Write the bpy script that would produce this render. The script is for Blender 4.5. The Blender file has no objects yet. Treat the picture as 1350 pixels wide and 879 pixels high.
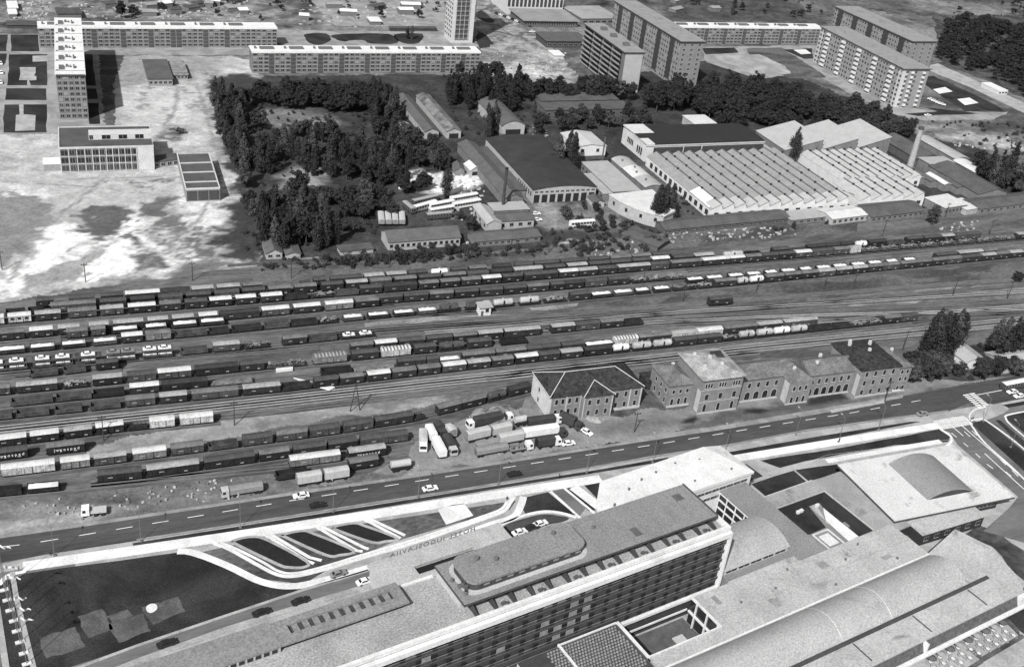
import bpy, math, random
from math import radians, sin, cos, pi, hypot, atan2
random.seed(11)
SC = bpy.context.scene
COL = SC.collection

# ------------------------------------------------------------------ camera
CH = 200.0                      # metres above the ground
FPX, PITCH, ROLL = 1455.0, radians(29.68), radians(6.84)
PCX, PCY = 675.0, 439.5
Fv = (0.0, cos(PITCH), -sin(PITCH))
u0 = (0.0, sin(PITCH), cos(PITCH))
Rv = (cos(ROLL), u0[1]*sin(ROLL), u0[2]*sin(ROLL))
Uv = (-sin(ROLL), u0[1]*cos(ROLL), u0[2]*cos(ROLL))
cam = bpy.data.cameras.new('camera')
camo = bpy.data.objects.new('camera', cam); COL.objects.link(camo)
import mathutils
from mathutils import Vector, Matrix
camo.matrix_world = Matrix(((Rv[0], Uv[0], -Fv[0], 0), (Rv[1], Uv[1], -Fv[1], 0), (Rv[2], Uv[2], -Fv[2], CH), (0, 0, 0, 1)))
cam.sensor_fit = 'HORIZONTAL'; cam.sensor_width = 36.0; cam.lens = 36.0*FPX/1350.0
cam.clip_start = 1.0; cam.clip_end = 20000.0
SC.camera = camo

# ------------------------------------------------------------------ light
SUN_AZ, SUN_EL = radians(199.0), radians(43.0)      # clockwise from +y
w = bpy.data.worlds.new('World'); SC.world = w; w.use_nodes = True
nt = w.node_tree; nt.nodes.clear()
sky = nt.nodes.new('ShaderNodeTexSky'); sky.sky_type = 'NISHITA'; sky.sun_disc = False
sky.sun_elevation = SUN_EL; sky.sun_rotation = SUN_AZ
sky.air_density = 1.0; sky.dust_density = 2.5; sky.ozone_density = 1.0
bw = nt.nodes.new('ShaderNodeRGBToBW'); bg = nt.nodes.new('ShaderNodeBackground'); wo = nt.nodes.new('ShaderNodeOutputWorld')
bg.inputs[1].default_value = 0.095
nt.links.new(sky.outputs[0], bw.inputs[0]); nt.links.new(bw.outputs[0], bg.inputs[0]); nt.links.new(bg.outputs[0], wo.inputs[0])
sl = bpy.data.lights.new('sun', 'SUN'); sl.energy = 4.6; sl.angle = radians(1.2); sl.color = (1.0, 0.998, 0.995)
so = bpy.data.objects.new('sun', sl); COL.objects.link(so)
sd = Vector((sin(SUN_AZ)*cos(SUN_EL), cos(SUN_AZ)*cos(SUN_EL), sin(SUN_EL)))
so.rotation_euler = sd.to_track_quat('Z', 'Y').to_euler(); so.location = (0, 0, 400)
SC.view_settings.view_transform = 'Standard'; SC.view_settings.look = 'None'
SC.view_settings.exposure = 0.22; SC.view_settings.gamma = 1.0; SC.view_settings.use_curve_mapping = False
SC.render.engine = 'CYCLES'
SC.cycles.max_bounces = 5; SC.cycles.diffuse_bounces = 3; SC.cycles.glossy_bounces = 2; SC.cycles.transparent_max_bounces = 8

# ------------------------------------------------------------------ survey helpers
def G(px, py, z=0.0):
    """the point at height z that a pixel of the survey photograph lies on (only used to measure the plan)"""
    a, b = (px-PCX)/FPX, -(py-PCY)/FPX
    d = [Fv[i]+Rv[i]*a+Uv[i]*b for i in range(3)]
    t = (z-CH)/d[2]
    return (d[0]*t, d[1]*t)
def pix(x, y, z=0.0):
    v = (x, y, z-CH)
    f = sum(v[i]*Fv[i] for i in range(3)); r = sum(v[i]*Rv[i] for i in range(3)); u = sum(v[i]*Uv[i] for i in range(3))
    return (PCX+FPX*r/f, PCY-FPX*u/f)
def az_of(a, b): return math.degrees(atan2(b[0]-a[0], b[1]-a[1]))
class Fr:
    """local frame: x along the azimuth, y to its left (away from the camera), z up"""
    def __init__(s, o, az):
        s.o = o; s.az = az; a = radians(az)
        s.X = (sin(a), cos(a)); s.Y = (-cos(a), sin(a)); s.rz = radians(90-az)
    def w(s, x, y): return (s.o[0]+s.X[0]*x+s.Y[0]*y, s.o[1]+s.X[1]*x+s.Y[1]*y)
    def l(s, px, py, z=0.0):
        p = G(px, py, z); d = (p[0]-s.o[0], p[1]-s.o[1])
        return (d[0]*s.X[0]+d[1]*s.X[1], d[0]*s.Y[0]+d[1]*s.Y[1])
    def sub(s, x, y, daz=0): return Fr(s.w(x, y), s.az+daz)
def fit(pts, z, az):
    """rectangle (frame at its front left corner, length, depth) for four roof corners: front left, front right, back right, back left"""
    f = Fr((0, 0), az); q = [f.l(p[0], p[1], z) for p in pts]
    x0 = (q[0][0]+q[3][0])/2; x1 = (q[1][0]+q[2][0])/2; y0 = (q[0][1]+q[1][1])/2; y1 = (q[2][1]+q[3][1])/2
    return Fr(f.w(x0, y0), az), x1-x0, y1-y0
HF = Fr((59.59, 218.52), 55.0)       # hotel
SF = Fr((13.46, 300.56), 66.0)       # old station
FF = Fr((85.40, 482.0), 66.0)        # factory

# ------------------------------------------------------------------ materials (all grey: a monochrome place)
MATS = {}
def mat(name, v, var=0.15, scale=0.6, rough=0.85, fine=0.17, spec=0.25, metal=0.0, stain=0.0, sscale=0.09):
    key = (name, v, var, scale, rough, fine, stain)
    if key in MATS: return MATS[key]
    m = bpy.data.materials.new(name); m.use_nodes = True; n = m.node_tree; L = n.links
    b = n.nodes['Principled BSDF']; b.inputs['Roughness'].default_value = rough
    b.inputs['Specular IOR Level'].default_value = spec; b.inputs['Metallic'].default_value = metal
    tc = n.nodes.new('ShaderNodeTexCoord'); oi = n.nodes.new('ShaderNodeObjectInfo')
    n1 = n.nodes.new('ShaderNodeTexNoise'); n1.noise_dimensions = '4D'
    n1.inputs['Scale'].default_value = scale; n1.inputs['Detail'].default_value = 4; n1.inputs['Roughness'].default_value = 0.62
    mw = n.nodes.new('ShaderNodeMath'); mw.operation = 'MULTIPLY'; mw.inputs[1].default_value = 37.0
    L.new(oi.outputs['Random'], mw.inputs[0]); L.new(mw.outputs[0], n1.inputs['W']); L.new(tc.outputs['Object'], n1.inputs['Vector'])
    r1 = n.nodes.new('ShaderNodeMapRange'); r1.inputs[1].default_value = 0.3; r1.inputs[2].default_value = 0.7
    r1.inputs[3].default_value = v*(1-var); r1.inputs[4].default_value = v*(1+var); L.new(n1.outputs['Fac'], r1.inputs[0])
    n2 = n.nodes.new('ShaderNodeTexNoise'); n2.inputs['Scale'].default_value = max(scale*6, 2.2); n2.inputs['Detail'].default_value = 2
    L.new(tc.outputs['Object'], n2.inputs['Vector'])
    r2 = n.nodes.new('ShaderNodeMapRange'); r2.inputs[1].default_value = 0.3; r2.inputs[2].default_value = 0.7
    r2.inputs[3].default_value = 1-fine; r2.inputs[4].default_value = 1+fine; L.new(n2.outputs['Fac'], r2.inputs[0])
    mu = n.nodes.new('ShaderNodeMath'); mu.operation = 'MULTIPLY'; L.new(r1.outputs[0], mu.inputs[0]); L.new(r2.outputs[0], mu.inputs[1])
    out = mu.outputs[0]
    if stain:      # weather stains: dark blotches with streaky edges
        n3 = n.nodes.new('ShaderNodeTexNoise'); n3.noise_dimensions = '4D'; n3.inputs['Scale'].default_value = sscale; n3.inputs['Detail'].default_value = 6; n3.inputs['Roughness'].default_value = 0.65; n3.inputs['Distortion'].default_value = 1.2
        L.new(mw.outputs[0], n3.inputs['W']); L.new(tc.outputs['Object'], n3.inputs['Vector'])
        r3 = n.nodes.new('ShaderNodeMapRange'); r3.interpolation_type = 'SMOOTHSTEP'
        for i, q in enumerate((0.55, 0.72, 1.0, 1.0-stain)): r3.inputs[i+1].default_value = q
        L.new(n3.outputs['Fac'], r3.inputs[0]); m3 = n.nodes.new('ShaderNodeMath'); m3.operation = 'MULTIPLY'; L.new(out, m3.inputs[0]); L.new(r3.outputs[0], m3.inputs[1]); out = m3.outputs[0]
    L.new(out, b.inputs['Base Color'])
    MATS[key] = m; return m
def tmat(name, scale=0.5, fine=0.25, broad=0.2):
    """ground whose tone comes from a mesh attribute, roughened by two noises"""
    m = bpy.data.materials.new(name); m.use_nodes = True; n = m.node_tree; L = n.links
    bs = n.nodes['Principled BSDF']; bs.inputs['Roughness'].default_value = 0.95; bs.inputs['Specular IOR Level'].default_value = 0.1
    at = n.nodes.new('ShaderNodeAttribute'); at.attribute_name = 'tone'; tc = n.nodes.new('ShaderNodeTexCoord'); out = at.outputs['Fac']
    for sc, am, dt in ((scale, fine, 6), (scale*0.16, broad, 4)):
        n1 = n.nodes.new('ShaderNodeTexNoise'); n1.inputs['Scale'].default_value = sc; n1.inputs['Detail'].default_value = dt; n1.inputs['Roughness'].default_value = 0.7; L.new(tc.outputs['Object'], n1.inputs['Vector'])
        r = n.nodes.new('ShaderNodeMapRange'); r.inputs[1].default_value = 0.3; r.inputs[2].default_value = 0.7; r.inputs[3].default_value = 1-am; r.inputs[4].default_value = 1+am; L.new(n1.outputs['Fac'], r.inputs[0])
        mu = n.nodes.new('ShaderNodeMath'); mu.operation = 'MULTIPLY'; L.new(out, mu.inputs[0]); L.new(r.outputs[0], mu.inputs[1]); out = mu.outputs[0]
    L.new(out, bs.inputs['Base Color']); return m
def gmat(name, lo, hi, scale, a=0.38, b=0.62, fine_scale=1.2, fine=0.2, stretch=None, detail=8, rough=0.95, dist=0.6):
    """ground: two tones mixed by a broad uneven noise, with a fine gritty one on top"""
    m = bpy.data.materials.new(name); m.use_nodes = True; n = m.node_tree; L = n.links
    bs = n.nodes['Principled BSDF']; bs.inputs['Roughness'].default_value = rough; bs.inputs['Specular IOR Level'].default_value = 0.12
    tc = n.nodes.new('ShaderNodeTexCoord'); src = tc.outputs['Object']
    if stretch:
        mp2 = n.nodes.new('ShaderNodeVectorRotate'); mp2.rotation_type = 'Z_AXIS'; mp2.inputs['Angle'].default_value = -radians(90-stretch[0])
        L.new(src, mp2.inputs[0])
        mp3 = n.nodes.new('ShaderNodeVectorMath'); mp3.operation = 'MULTIPLY'; mp3.inputs[1].default_value = (stretch[1], 1, 1)
        L.new(mp2.outputs[0], mp3.inputs[0]); src = mp3.outputs[0]
    n1 = n.nodes.new('ShaderNodeTexNoise'); n1.inputs['Scale'].default_value = scale; n1.inputs['Detail'].default_value = detail
    n1.inputs['Roughness'].default_value = 0.6; n1.inputs['Distortion'].default_value = dist; L.new(src, n1.inputs['Vector'])
    r1 = n.nodes.new('ShaderNodeMapRange'); r1.interpolation_type = 'SMOOTHSTEP'
    for i, q in enumerate((a, b, lo, hi)): r1.inputs[i+1].default_value = q
    L.new(n1.outputs['Fac'], r1.inputs[0])
    n2 = n.nodes.new('ShaderNodeTexNoise'); n2.inputs['Scale'].default_value = fine_scale; n2.inputs['Detail'].default_value = 5
    n2.inputs['Roughness'].default_value = 0.7
    L.new(src, n2.inputs['Vector'])
    r2 = n.nodes.new('ShaderNodeMapRange'); r2.inputs[1].default_value = 0.3; r2.inputs[2].default_value = 0.7
    r2.inputs[3].default_value = 1-fine; r2.inputs[4].default_value = 1+fine; L.new(n2.outputs['Fac'], r2.inputs[0])
    mu = n.nodes.new('ShaderNodeMath'); mu.operation = 'MULTIPLY'; L.new(r1.outputs[0], mu.inputs[0]); L.new(r2.outputs[0], mu.inputs[1])
    L.new(mu.outputs[0], bs.inputs['Base Color'])
    return m
def glass(name, v=0.02, rough=0.15):
    key = ('glass', name, v)
    if key in MATS: return MATS[key]
    m = bpy.data.materials.new(name); m.use_nodes = True; b = m.node_tree.nodes['Principled BSDF']
    b.inputs['Base Color'].default_value = (v, v, v, 1); b.inputs['Roughness'].default_value = rough
    MATS[key] = m; return m
PANE = glass('window glass', 0.018)
PANE2 = glass('window glass grey', 0.05)
BLACK = mat('black rubber', 0.02, 0.1, 1.0)

# ------------------------------------------------------------------ mesh builder
class MB:
    def __init__(s): s.v = []; s.f = []; s.m = []
    def add(s, vs, fs, mi=0):
        o = len(s.v); s.v += [tuple(p) for p in vs]
        for f in fs: s.f.append(tuple(i+o for i in f)); s.m.append(mi)
        return s
    def box(s, x0, x1, y0, y1, z0, z1, mi=0):
        return s.add([(x0, y0, z0), (x1, y0, z0), (x1, y1, z0), (x0, y1, z0), (x0, y0, z1), (x1, y0, z1), (x1, y1, z1), (x0, y1, z1)],
                     [(0, 3, 2, 1), (4, 5, 6, 7), (0, 1, 5, 4), (1, 2, 6, 5), (2, 3, 7, 6), (3, 0, 4, 7)], mi)
    def prism(s, poly, z0, z1, mi=0):
        A = sum(poly[i][0]*poly[(i+1) % len(poly)][1]-poly[(i+1) % len(poly)][0]*poly[i][1] for i in range(len(poly)))
        if A < 0: poly = poly[::-1]
        n = len(poly)
        zt = z1 if isinstance(z1, (list, tuple)) else [z1]*n
        if A < 0 and isinstance(z1, (list, tuple)): zt = list(z1)[::-1]
        vs = [(p[0], p[1], z0) for p in poly]+[(p[0], p[1], zt[i]) for i, p in enumerate(poly)]
        fs = [tuple(range(n-1, -1, -1)), tuple(range(n, 2*n))]+[(i, (i+1) % n, n+(i+1) % n, n+i) for i in range(n)]
        return s.add(vs, fs, mi)
    def sheet(s, poly, z, mi=0):
        A = sum(poly[i][0]*poly[(i+1) % len(poly)][1]-poly[(i+1) % len(poly)][0]*poly[i][1] for i in range(len(poly)))
        if A < 0: poly = poly[::-1]
        return s.add([(p[0], p[1], z) for p in poly], [tuple(range(len(poly)))], mi)
    def extr(s, prof, x0, x1, mi=0):
        """closed profile of (y, z), swept along x; counter-clockwise seen from +x"""
        n = len(prof)
        vs = [(x0, p[0], p[1]) for p in prof]+[(x1, p[0], p[1]) for p in prof]
        fs = [tuple(range(n-1, -1, -1)), tuple(range(n, 2*n))]+[(i, (i+1) % n, n+(i+1) % n, n+i) for i in range(n)]
        return s.add(vs, fs, mi)
    def extry(s, prof, y0, y1, mi=0):
        """closed profile of (x, z), swept along y"""
        n = len(prof)
        vs = [(p[0], y0, p[1]) for p in prof]+[(p[0], y1, p[1]) for p in prof]
        fs = [tuple(range(n)), tuple(range(2*n-1, n-1, -1))]+[(i, n+i, n+(i+1) % n, (i+1) % n) for i in range(n)]
        return s.add(vs, fs, mi)
    def cyl(s, p, q, r0, r1=None, n=8, mi=0):
        r1 = r0 if r1 is None else r1
        p, q = Vector(p), Vector(q); d = (q-p).normalized()
        a = d.orthogonal().normalized(); b = d.cross(a)
        vs = []
        for c, r in ((p, r0), (q, r1)):
            for i in range(n):
                t = 2*pi*i/n; vs.append(c+a*cos(t)*r+b*sin(t)*r)
        fs = [tuple(range(n-1, -1, -1)), tuple(range(n, 2*n))]+[(i, (i+1) % n, n+(i+1) % n, n+i) for i in range(n)]
        return s.add(vs, fs, mi)
    def mesh(s, name, mats):
        me = bpy.data.meshes.new(name); me.from_pydata(s.v, [], s.f)
        for m in (mats if isinstance(mats, (list, tuple)) else [mats]): me.materials.append(m)
        if any(s.m): me.polygons.foreach_set('material_index', s.m)
        me.update(); return me
    def build(s, name, mats, parent=None, loc=None, rz=0.0):
        return link(name, s.mesh(name, mats), parent, loc, rz)
def link(name, me, parent=None, loc=None, rz=0.0, m=None):
    o = bpy.data.objects.new(name, me); COL.objects.link(o)
    if parent is not None: o.parent = parent
    if loc is not None: o.location = loc
    if rz: o.rotation_euler = (0, 0, rz)
    if m is not None: o.material_slots[0].link = 'OBJECT'; o.material_slots[0].material = m
    return o
def tag(o, label=None, cat=None, group=None, kind=None):
    if label: o['label'] = label
    if cat: o['category'] = cat
    if group: o['group'] = group
    if kind: o['kind'] = kind
    return o
def thing(name, label, cat, fr=None, loc=None, rz=0.0, group=None, z=0.0):
    o = bpy.data.objects.new(name, None); COL.objects.link(o); o.empty_display_size = 0.5
    if fr is not None: o.location = (fr.o[0], fr.o[1], z); o.rotation_euler = (0, 0, fr.rz)
    else: o.location = loc; o.rotation_euler = (0, 0, rz)
    return tag(o, label, cat, group)
def copy_tree(o, parent=None):
    c = o.copy(); COL.objects.link(c)
    if parent is not None: c.parent = parent
    for ch in o.children: copy_tree(ch, c)
    return c
_u = ['zeroth', 'first', 'second', 'third', 'fourth', 'fifth', 'sixth', 'seventh', 'eighth', 'ninth', 'tenth', 'eleventh', 'twelfth', 'thirteenth',
      'fourteenth', 'fifteenth', 'sixteenth', 'seventeenth', 'eighteenth', 'nineteenth']
ORD = _u+[q if k == 0 else p+'-'+_u[k] for p, q in (('twenty', 'twentieth'), ('thirty', 'thirtieth'), ('forty', 'fortieth'), ('fifty', 'fiftieth'), ('sixty', 'sixtieth'), ('seventy', 'seventieth')) for k in range(10)]

# windows on a facade: the first hundred are parts of their own, the rest one part
WMESH = {}
def win_mesh(w, h, fm, pm, sill=True):
    key = (round(w, 2), round(h, 2), fm.name, pm.name, sill)
    if key not in WMESH:
        b = MB()
        t = 0.12
        b.box(-w/2-t, w/2+t, -0.05, 0, -t, h+t, 0)
        b.box(-w/2, w/2, -0.08, -0.052, 0, h, 1)
        if w > 1.3: b.box(-0.04, 0.04, -0.1, -0.082, 0, h, 0)
        if sill: b.box(-w/2-t-0.1, w/2+t+0.1, -0.16, -0.054, -t-0.1, -t, 0)
        WMESH[key] = b.mesh('window', [fm, pm])
    return WMESH[key]
class Facade:
    """collects windows for a thing; side: 'front' (faces -y), 'left' (faces -x), 'right', 'back'"""
    def __init__(s, parent, limit=100): s.p = parent; s.n = 0; s.lim = limit; s.rest = []
    def win(s, side, a, off, z, w, h, fm, pm=PANE, sill=True):
        rz = {'front': 0, 'right': pi/2, 'back': pi, 'left': -pi/2}[side]
        x, y = {'front': (a, off), 'back': (a, off), 'left': (off, a), 'right': (off, a)}[side]
        me = win_mesh(w, h, fm, pm, sill)
        if s.n < s.lim:
            link('window', me, s.p, (x, y, z), rz); s.n += 1
        else: s.rest.append((me, x, y, z, rz, fm, pm))
    def done(s):
        if not s.rest: return
        b = MB(); mats = []
        for me, x, y, z, rz, fm, pm in s.rest:
            for m in (fm, pm):
                if m not in mats: mats.append(m)
            c, d = cos(rz), sin(rz); o = len(b.v)
            b.v += [(x+v.co.x*c-v.co.y*d, y+v.co.x*d+v.co.y*c, z+v.co.z) for v in me.vertices]
            for p in me.polygons:
                b.f.append(tuple(i+o for i in p.vertices)); b.m.append(mats.index(me.materials[p.material_index]))
        o = b.build('window', mats, s.p); o['kind'] = 'stuff'
# ------------------------------------------------------------------ ground sheets (each a few millimetres to centimetres above the one below)
def jag(pts, amp, step=6.0, seed=0):
    """world outline made uneven"""
    rr = random.Random(seed); out = []
    for i in range(len(pts)):
        a, b = pts[i], pts[(i+1) % len(pts)]; L = hypot(b[0]-a[0], b[1]-a[1]); n = max(1, int(L/step))
        nx, ny = -(b[1]-a[1])/max(L, 1e-6), (b[0]-a[0])/max(L, 1e-6)
        for k in range(n):
            t = k/n; e = rr.uniform(-amp, amp)
            out.append((a[0]+(b[0]-a[0])*t+nx*e, a[1]+(b[1]-a[1])*t+ny*e))
    return out
def ground(name, px, z, m, amp=0.0, step=6.0, seed=1):
    pts = [G(*p) for p in px]
    if amp: pts = jag(pts, amp, step, seed)
    o = MB().sheet(pts, z).build(name, m); o['kind'] = 'structure'; return o
def smooth(px, n=4, closed=False):
    """Catmull-Rom through the points"""
    out = []; N = len(px)
    for i in range(N if closed else N-1):
        p = [px[(i+k) % N] if closed else px[min(max(i+k, 0), N-1)] for k in (-1, 0, 1, 2)]
        for j in range(n):
            t = j/n
            out.append(tuple(0.5*(2*p[1][c]+(p[2][c]-p[0][c])*t+(2*p[0][c]-5*p[1][c]+4*p[2][c]-p[3][c])*t*t+(3*p[1][c]-p[0][c]-3*p[2][c]+p[3][c])*t**3) for c in (0, 1)))
    if not closed: out.append(tuple(px[-1]))
    return out
def band(b, pts, wd, z, mi=0, z0=None):
    """strip of constant width along world points"""
    n = len(pts); L = []; R = []
    for i in range(n):
        a, c = pts[max(i-1, 0)], pts[min(i+1, n-1)]; d = (c[0]-a[0], c[1]-a[1]); q = hypot(*d) or 1
        nx, ny = -d[1]/q*wd/2, d[0]/q*wd/2
        L.append((pts[i][0]+nx, pts[i][1]+ny)); R.append((pts[i][0]-nx, pts[i][1]-ny))
    for i in range(n-1):
        if z0 is None: b.add([(*R[i], z), (*R[i+1], z), (*L[i+1], z), (*L[i], z)], [(0, 1, 2, 3)], mi)
        else:
            b.add([(*R[i], z0), (*R[i+1], z0), (*L[i+1], z0), (*L[i], z0), (*R[i], z), (*R[i+1], z), (*L[i+1], z), (*L[i], z)],
                  [(4, 5, 6, 7), (0, 1, 5, 4), (2, 3, 7, 6)]+([(3, 0, 4, 7)] if i == 0 else [])+([(1, 2, 6, 5)] if i == n-2 else []), mi)

def inside(p, poly):
    c = False; j = len(poly)-1
    for i in range(len(poly)):
        a, b = poly[i], poly[j]
        if (a[1] > p[1]) != (b[1] > p[1]) and p[0] < (b[0]-a[0])*(p[1]-a[1])/(b[1]-a[1])+a[0]: c = not c
        j = i
    return c
def sdist(p, poly):
    d = 1e9; j = len(poly)-1
    for i in range(len(poly)):
        a, b = poly[j], poly[i]; ex, ey = b[0]-a[0], b[1]-a[1]; t = ((p[0]-a[0])*ex+(p[1]-a[1])*ey)/(ex*ex+ey*ey+1e-9); t = min(1, max(0, t))
        d = min(d, hypot(p[0]-a[0]-ex*t, p[1]-a[1]-ey*t)); j = i
    return d if inside(p, poly) else -d
from mathutils import noise as NZ
def toned(name, px, z, base, patches, step, m, warp=5.0, wl=14.0, mott=0.0, ml=20.0, edge=3.0):
    """ground mesh with patches of other earth: (outline, tone, softness, roughness of its edge)"""
    w = [G(*p) for p in px]; x0, x1 = min(p[0] for p in w), max(p[0] for p in w); y0, y1 = min(p[1] for p in w), max(p[1] for p in w)
    P = []
    for q in patches:
        pl = [G(*p) for p in q[0]]; r = warp*(q[3] if len(q) > 3 else 1)+q[2]
        P.append((pl, q[1], q[2], min(p[0] for p in pl)-r, max(p[0] for p in pl)+r, min(p[1] for p in pl)-r, max(p[1] for p in pl)+r, q[3] if len(q) > 3 else 1))
    nx, ny = int((x1-x0)/step)+1, int((y1-y0)/step)+1; idx = {}; V = []; T = []; F = []
    ok = {}
    for i in range(nx):
        for j in range(ny):
            c = (x0+(i+0.5)*step, y0+(j+0.5)*step); h = NZ.noise_vector((c[0]/9, c[1]/9, 3.3))*edge
            if inside((c[0]+h[0], c[1]+h[1]), w): ok[(i, j)] = 1
    def vert(i, j):
        if (i, j) in idx: return idx[(i, j)]
        x, y = x0+i*step, y0+j*step; n1 = NZ.noise_vector((x/wl, y/wl, 0.7)); n2 = NZ.noise_vector((x/wl*3.1, y/wl*3.1, 5.2)); n3 = NZ.noise_vector((x/wl*8.3, y/wl*8.3, 8.1)); wx, wy = (n1[0]+0.5*n2[0]+0.25*n3[0])*warp, (n1[1]+0.5*n2[1]+0.25*n3[1])*warp
        t = base*(1+mott*(NZ.noise((x/ml, y/ml, 1.5))+0.6*NZ.noise((x/ml*2.7, y/ml*2.7, 4.1))))
        for pl, tn, so, a, b, c, d, wk in P:
            if a < x < b and c < y < d:
                s = sdist((x+wx*wk, y+wy*wk), pl); k = min(1, max(0, s/so*0.5+0.5)); k = k*k*(3-2*k); t += (tn*(1+0.6*mott*NZ.noise((x/ml*2, y/ml*2, 9.5)))-t)*k
        idx[(i, j)] = len(V); V.append((x, y, z)); T.append(max(0.012, t)); return idx[(i, j)]
    for (i, j) in ok: F.append((vert(i, j), vert(i+1, j), vert(i+1, j+1), vert(i, j+1)))
    me = bpy.data.meshes.new(name); me.from_pydata(V, [], F); a = me.attributes.new('tone', 'FLOAT', 'POINT'); a.data.foreach_set('value', T); me.materials.append(m); me.update()
    o = link(name, me); o['kind'] = 'structure'; return o
g_field = gmat('field ground', 0.06, 0.20, 0.016, 0.36, 0.64, 0.25, 0.5)
g_yard = gmat('rail yard ballast', 0.070, 0.15, 0.09, 0.35, 0.65, 1.3, 0.5, stretch=(65, 0.18))
g_yardgrass = gmat('weedy yard earth', 0.055, 0.12, 0.07, 0.38, 0.62, 1.0, 0.5, stretch=(65, 0.5))
g_park = gmat('rough park ground', 0.025, 0.085, 0.035, 0.36, 0.64, 0.5, 0.4)
g_sand = gmat('pale sand', 0.33, 0.55, 0.022, 0.36, 0.64, 0.5, 0.20)
g_white = gmat('white sand', 0.50, 0.74, 0.09, 0.35, 0.65, 0.6, 0.14)
g_mud = gmat('damp grey sand', 0.14, 0.25, 0.05, 0.36, 0.62, 0.5, 0.25)
g_lawn = gmat('mown lawn', 0.018, 0.042, 0.06, 0.34, 0.66, 2.4, 0.55)
g_lawn2 = gmat('bare patch of lawn', 0.065, 0.11, 0.15, 0.36, 0.64, 2.4, 0.4)
g_dirt = gmat('dusty dirt', 0.13, 0.26, 0.06, 0.36, 0.64, 0.9, 0.35)
g_pale = gmat('pale worn earth', 0.24, 0.36, 0.08, 0.36, 0.64, 0.8, 0.25)
g_pave = gmat('paving', 0.20, 0.30, 0.10, 0.36, 0.64, 1.5, 0.15)
g_slab = gmat('white concrete slabs', 0.56, 0.70, 0.12, 0.34, 0.66, 1.8, 0.22)
g_conc = gmat('concrete strip', 0.26, 0.37, 0.15, 0.35, 0.65, 2.2, 0.26); g_kerb = gmat('gritty kerb strip', 0.19, 0.27, 0.2, 0.35, 0.65, 1.8, 0.16)
g_asph = gmat('asphalt', 0.048, 0.078, 0.10, 0.36, 0.64, 2.4, 0.32, stretch=(64, 0.12))
g_asph2 = gmat('worn asphalt', 0.10, 0.15, 0.09, 0.36, 0.64, 1.6, 0.18, stretch=(64, 0.2))
g_far = gmat('built up ground', 0.09, 0.27, 0.10, 0.36, 0.64, 0.3, 0.6)
g_wild = gmat('wild growth', 0.030, 0.095, 0.06, 0.36, 0.64, 0.5, 0.4)
g_white_line = mat('road paint', 0.72, 0.12, 0.8, 0.7)

base = MB().sheet([(-4000, -600), (4000, -600), (4000, 6000), (-4000, 6000)], 0.0).build('ground', g_field); base['kind'] = 'structure'

# --- left: estate lawns, sand site
ground('estate_paving', [(-30, 45), (72, 45), (372, 66), (372, 73), (160, 73), (162, 180), (60, 182), (-30, 182)], 0.02, g_pave, 1.5)
for i, q in enumerate([[(14, 46), (50, 46), (52, 68), (15, 68)], [(12, 72), (62, 72), (62, 113), (10, 113)], [(8, 117), (62, 117), (61.5, 132), (7, 132)],
          [(6, 138), (62, 138), (61.5, 175), (4, 175)], [(-14, 46), (11, 46), (8.5, 68), (-14, 68)], [(-14, 71), (8.5, 71), (7, 84), (-14, 84)],
          [(111, 72), (121.5, 72), (126.5, 113), (114, 113)], [(114.5, 117), (127, 117), (129, 131), (115.5, 131)], [(116, 136), (129.5, 136), (132, 164), (117.5, 164)]]):
    ground('lawn', q, 0.04, g_lawn, 0.4, 8, i)
ground('lawn', [(130, 72), (164, 73), (158, 90), (148, 112), (152, 130), (150, 150), (152, 165), (138, 165)], 0.04, g_yardgrass, 0.8, 2, 3)
ground('playground', [(26, 89), (47, 89), (47, 96), (45, 100), (48, 101), (48, 106), (38, 106.5), (41, 113), (36, 113), (36, 106), (25, 106), (27, 98)], 0.06, g_conc)
ground('playground', [(43, 74), (63, 73.5), (63, 81), (43, 82)], 0.06, g_conc)
ground('playground', [(25, 138), (31, 138), (31, 151), (47, 152), (46, 172), (20, 173), (21, 152), (26, 151)], 0.06, g_conc)
W = [[(62, 298), (80, 294), (100, 300), (104, 318), (92, 332), (62, 350), (36, 370), (40, 348), (60, 325)],
     [(120, 320), (140, 317), (162, 320), (180, 328), (184, 345), (178, 358), (150, 364), (110, 368), (60, 378), (38, 380), (70, 356), (100, 338)],
     [(170, 272), (178, 268), (184, 300), (200, 312), (214, 330), (212, 340), (196, 320), (184, 312), (160, 318), (148, 308), (165, 296)],
     [(240, 295), (285, 268), (284, 300), (285, 328), (268, 345), (235, 352), (205, 372), (196, 368), (230, 340), (250, 326), (256, 306)],
     [(0, 352), (20, 352), (36, 372), (30, 388), (0, 394)], [(232, 262), (282, 245), (300, 225), (306, 240), (290, 270), (262, 284)],
     [(0, 240), (30, 246), (80, 258), (60, 262), (20, 262)], [(150, 120), (200, 112), (250, 120), (262, 160), (220, 170), (170, 160), (152, 140)]]
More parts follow.
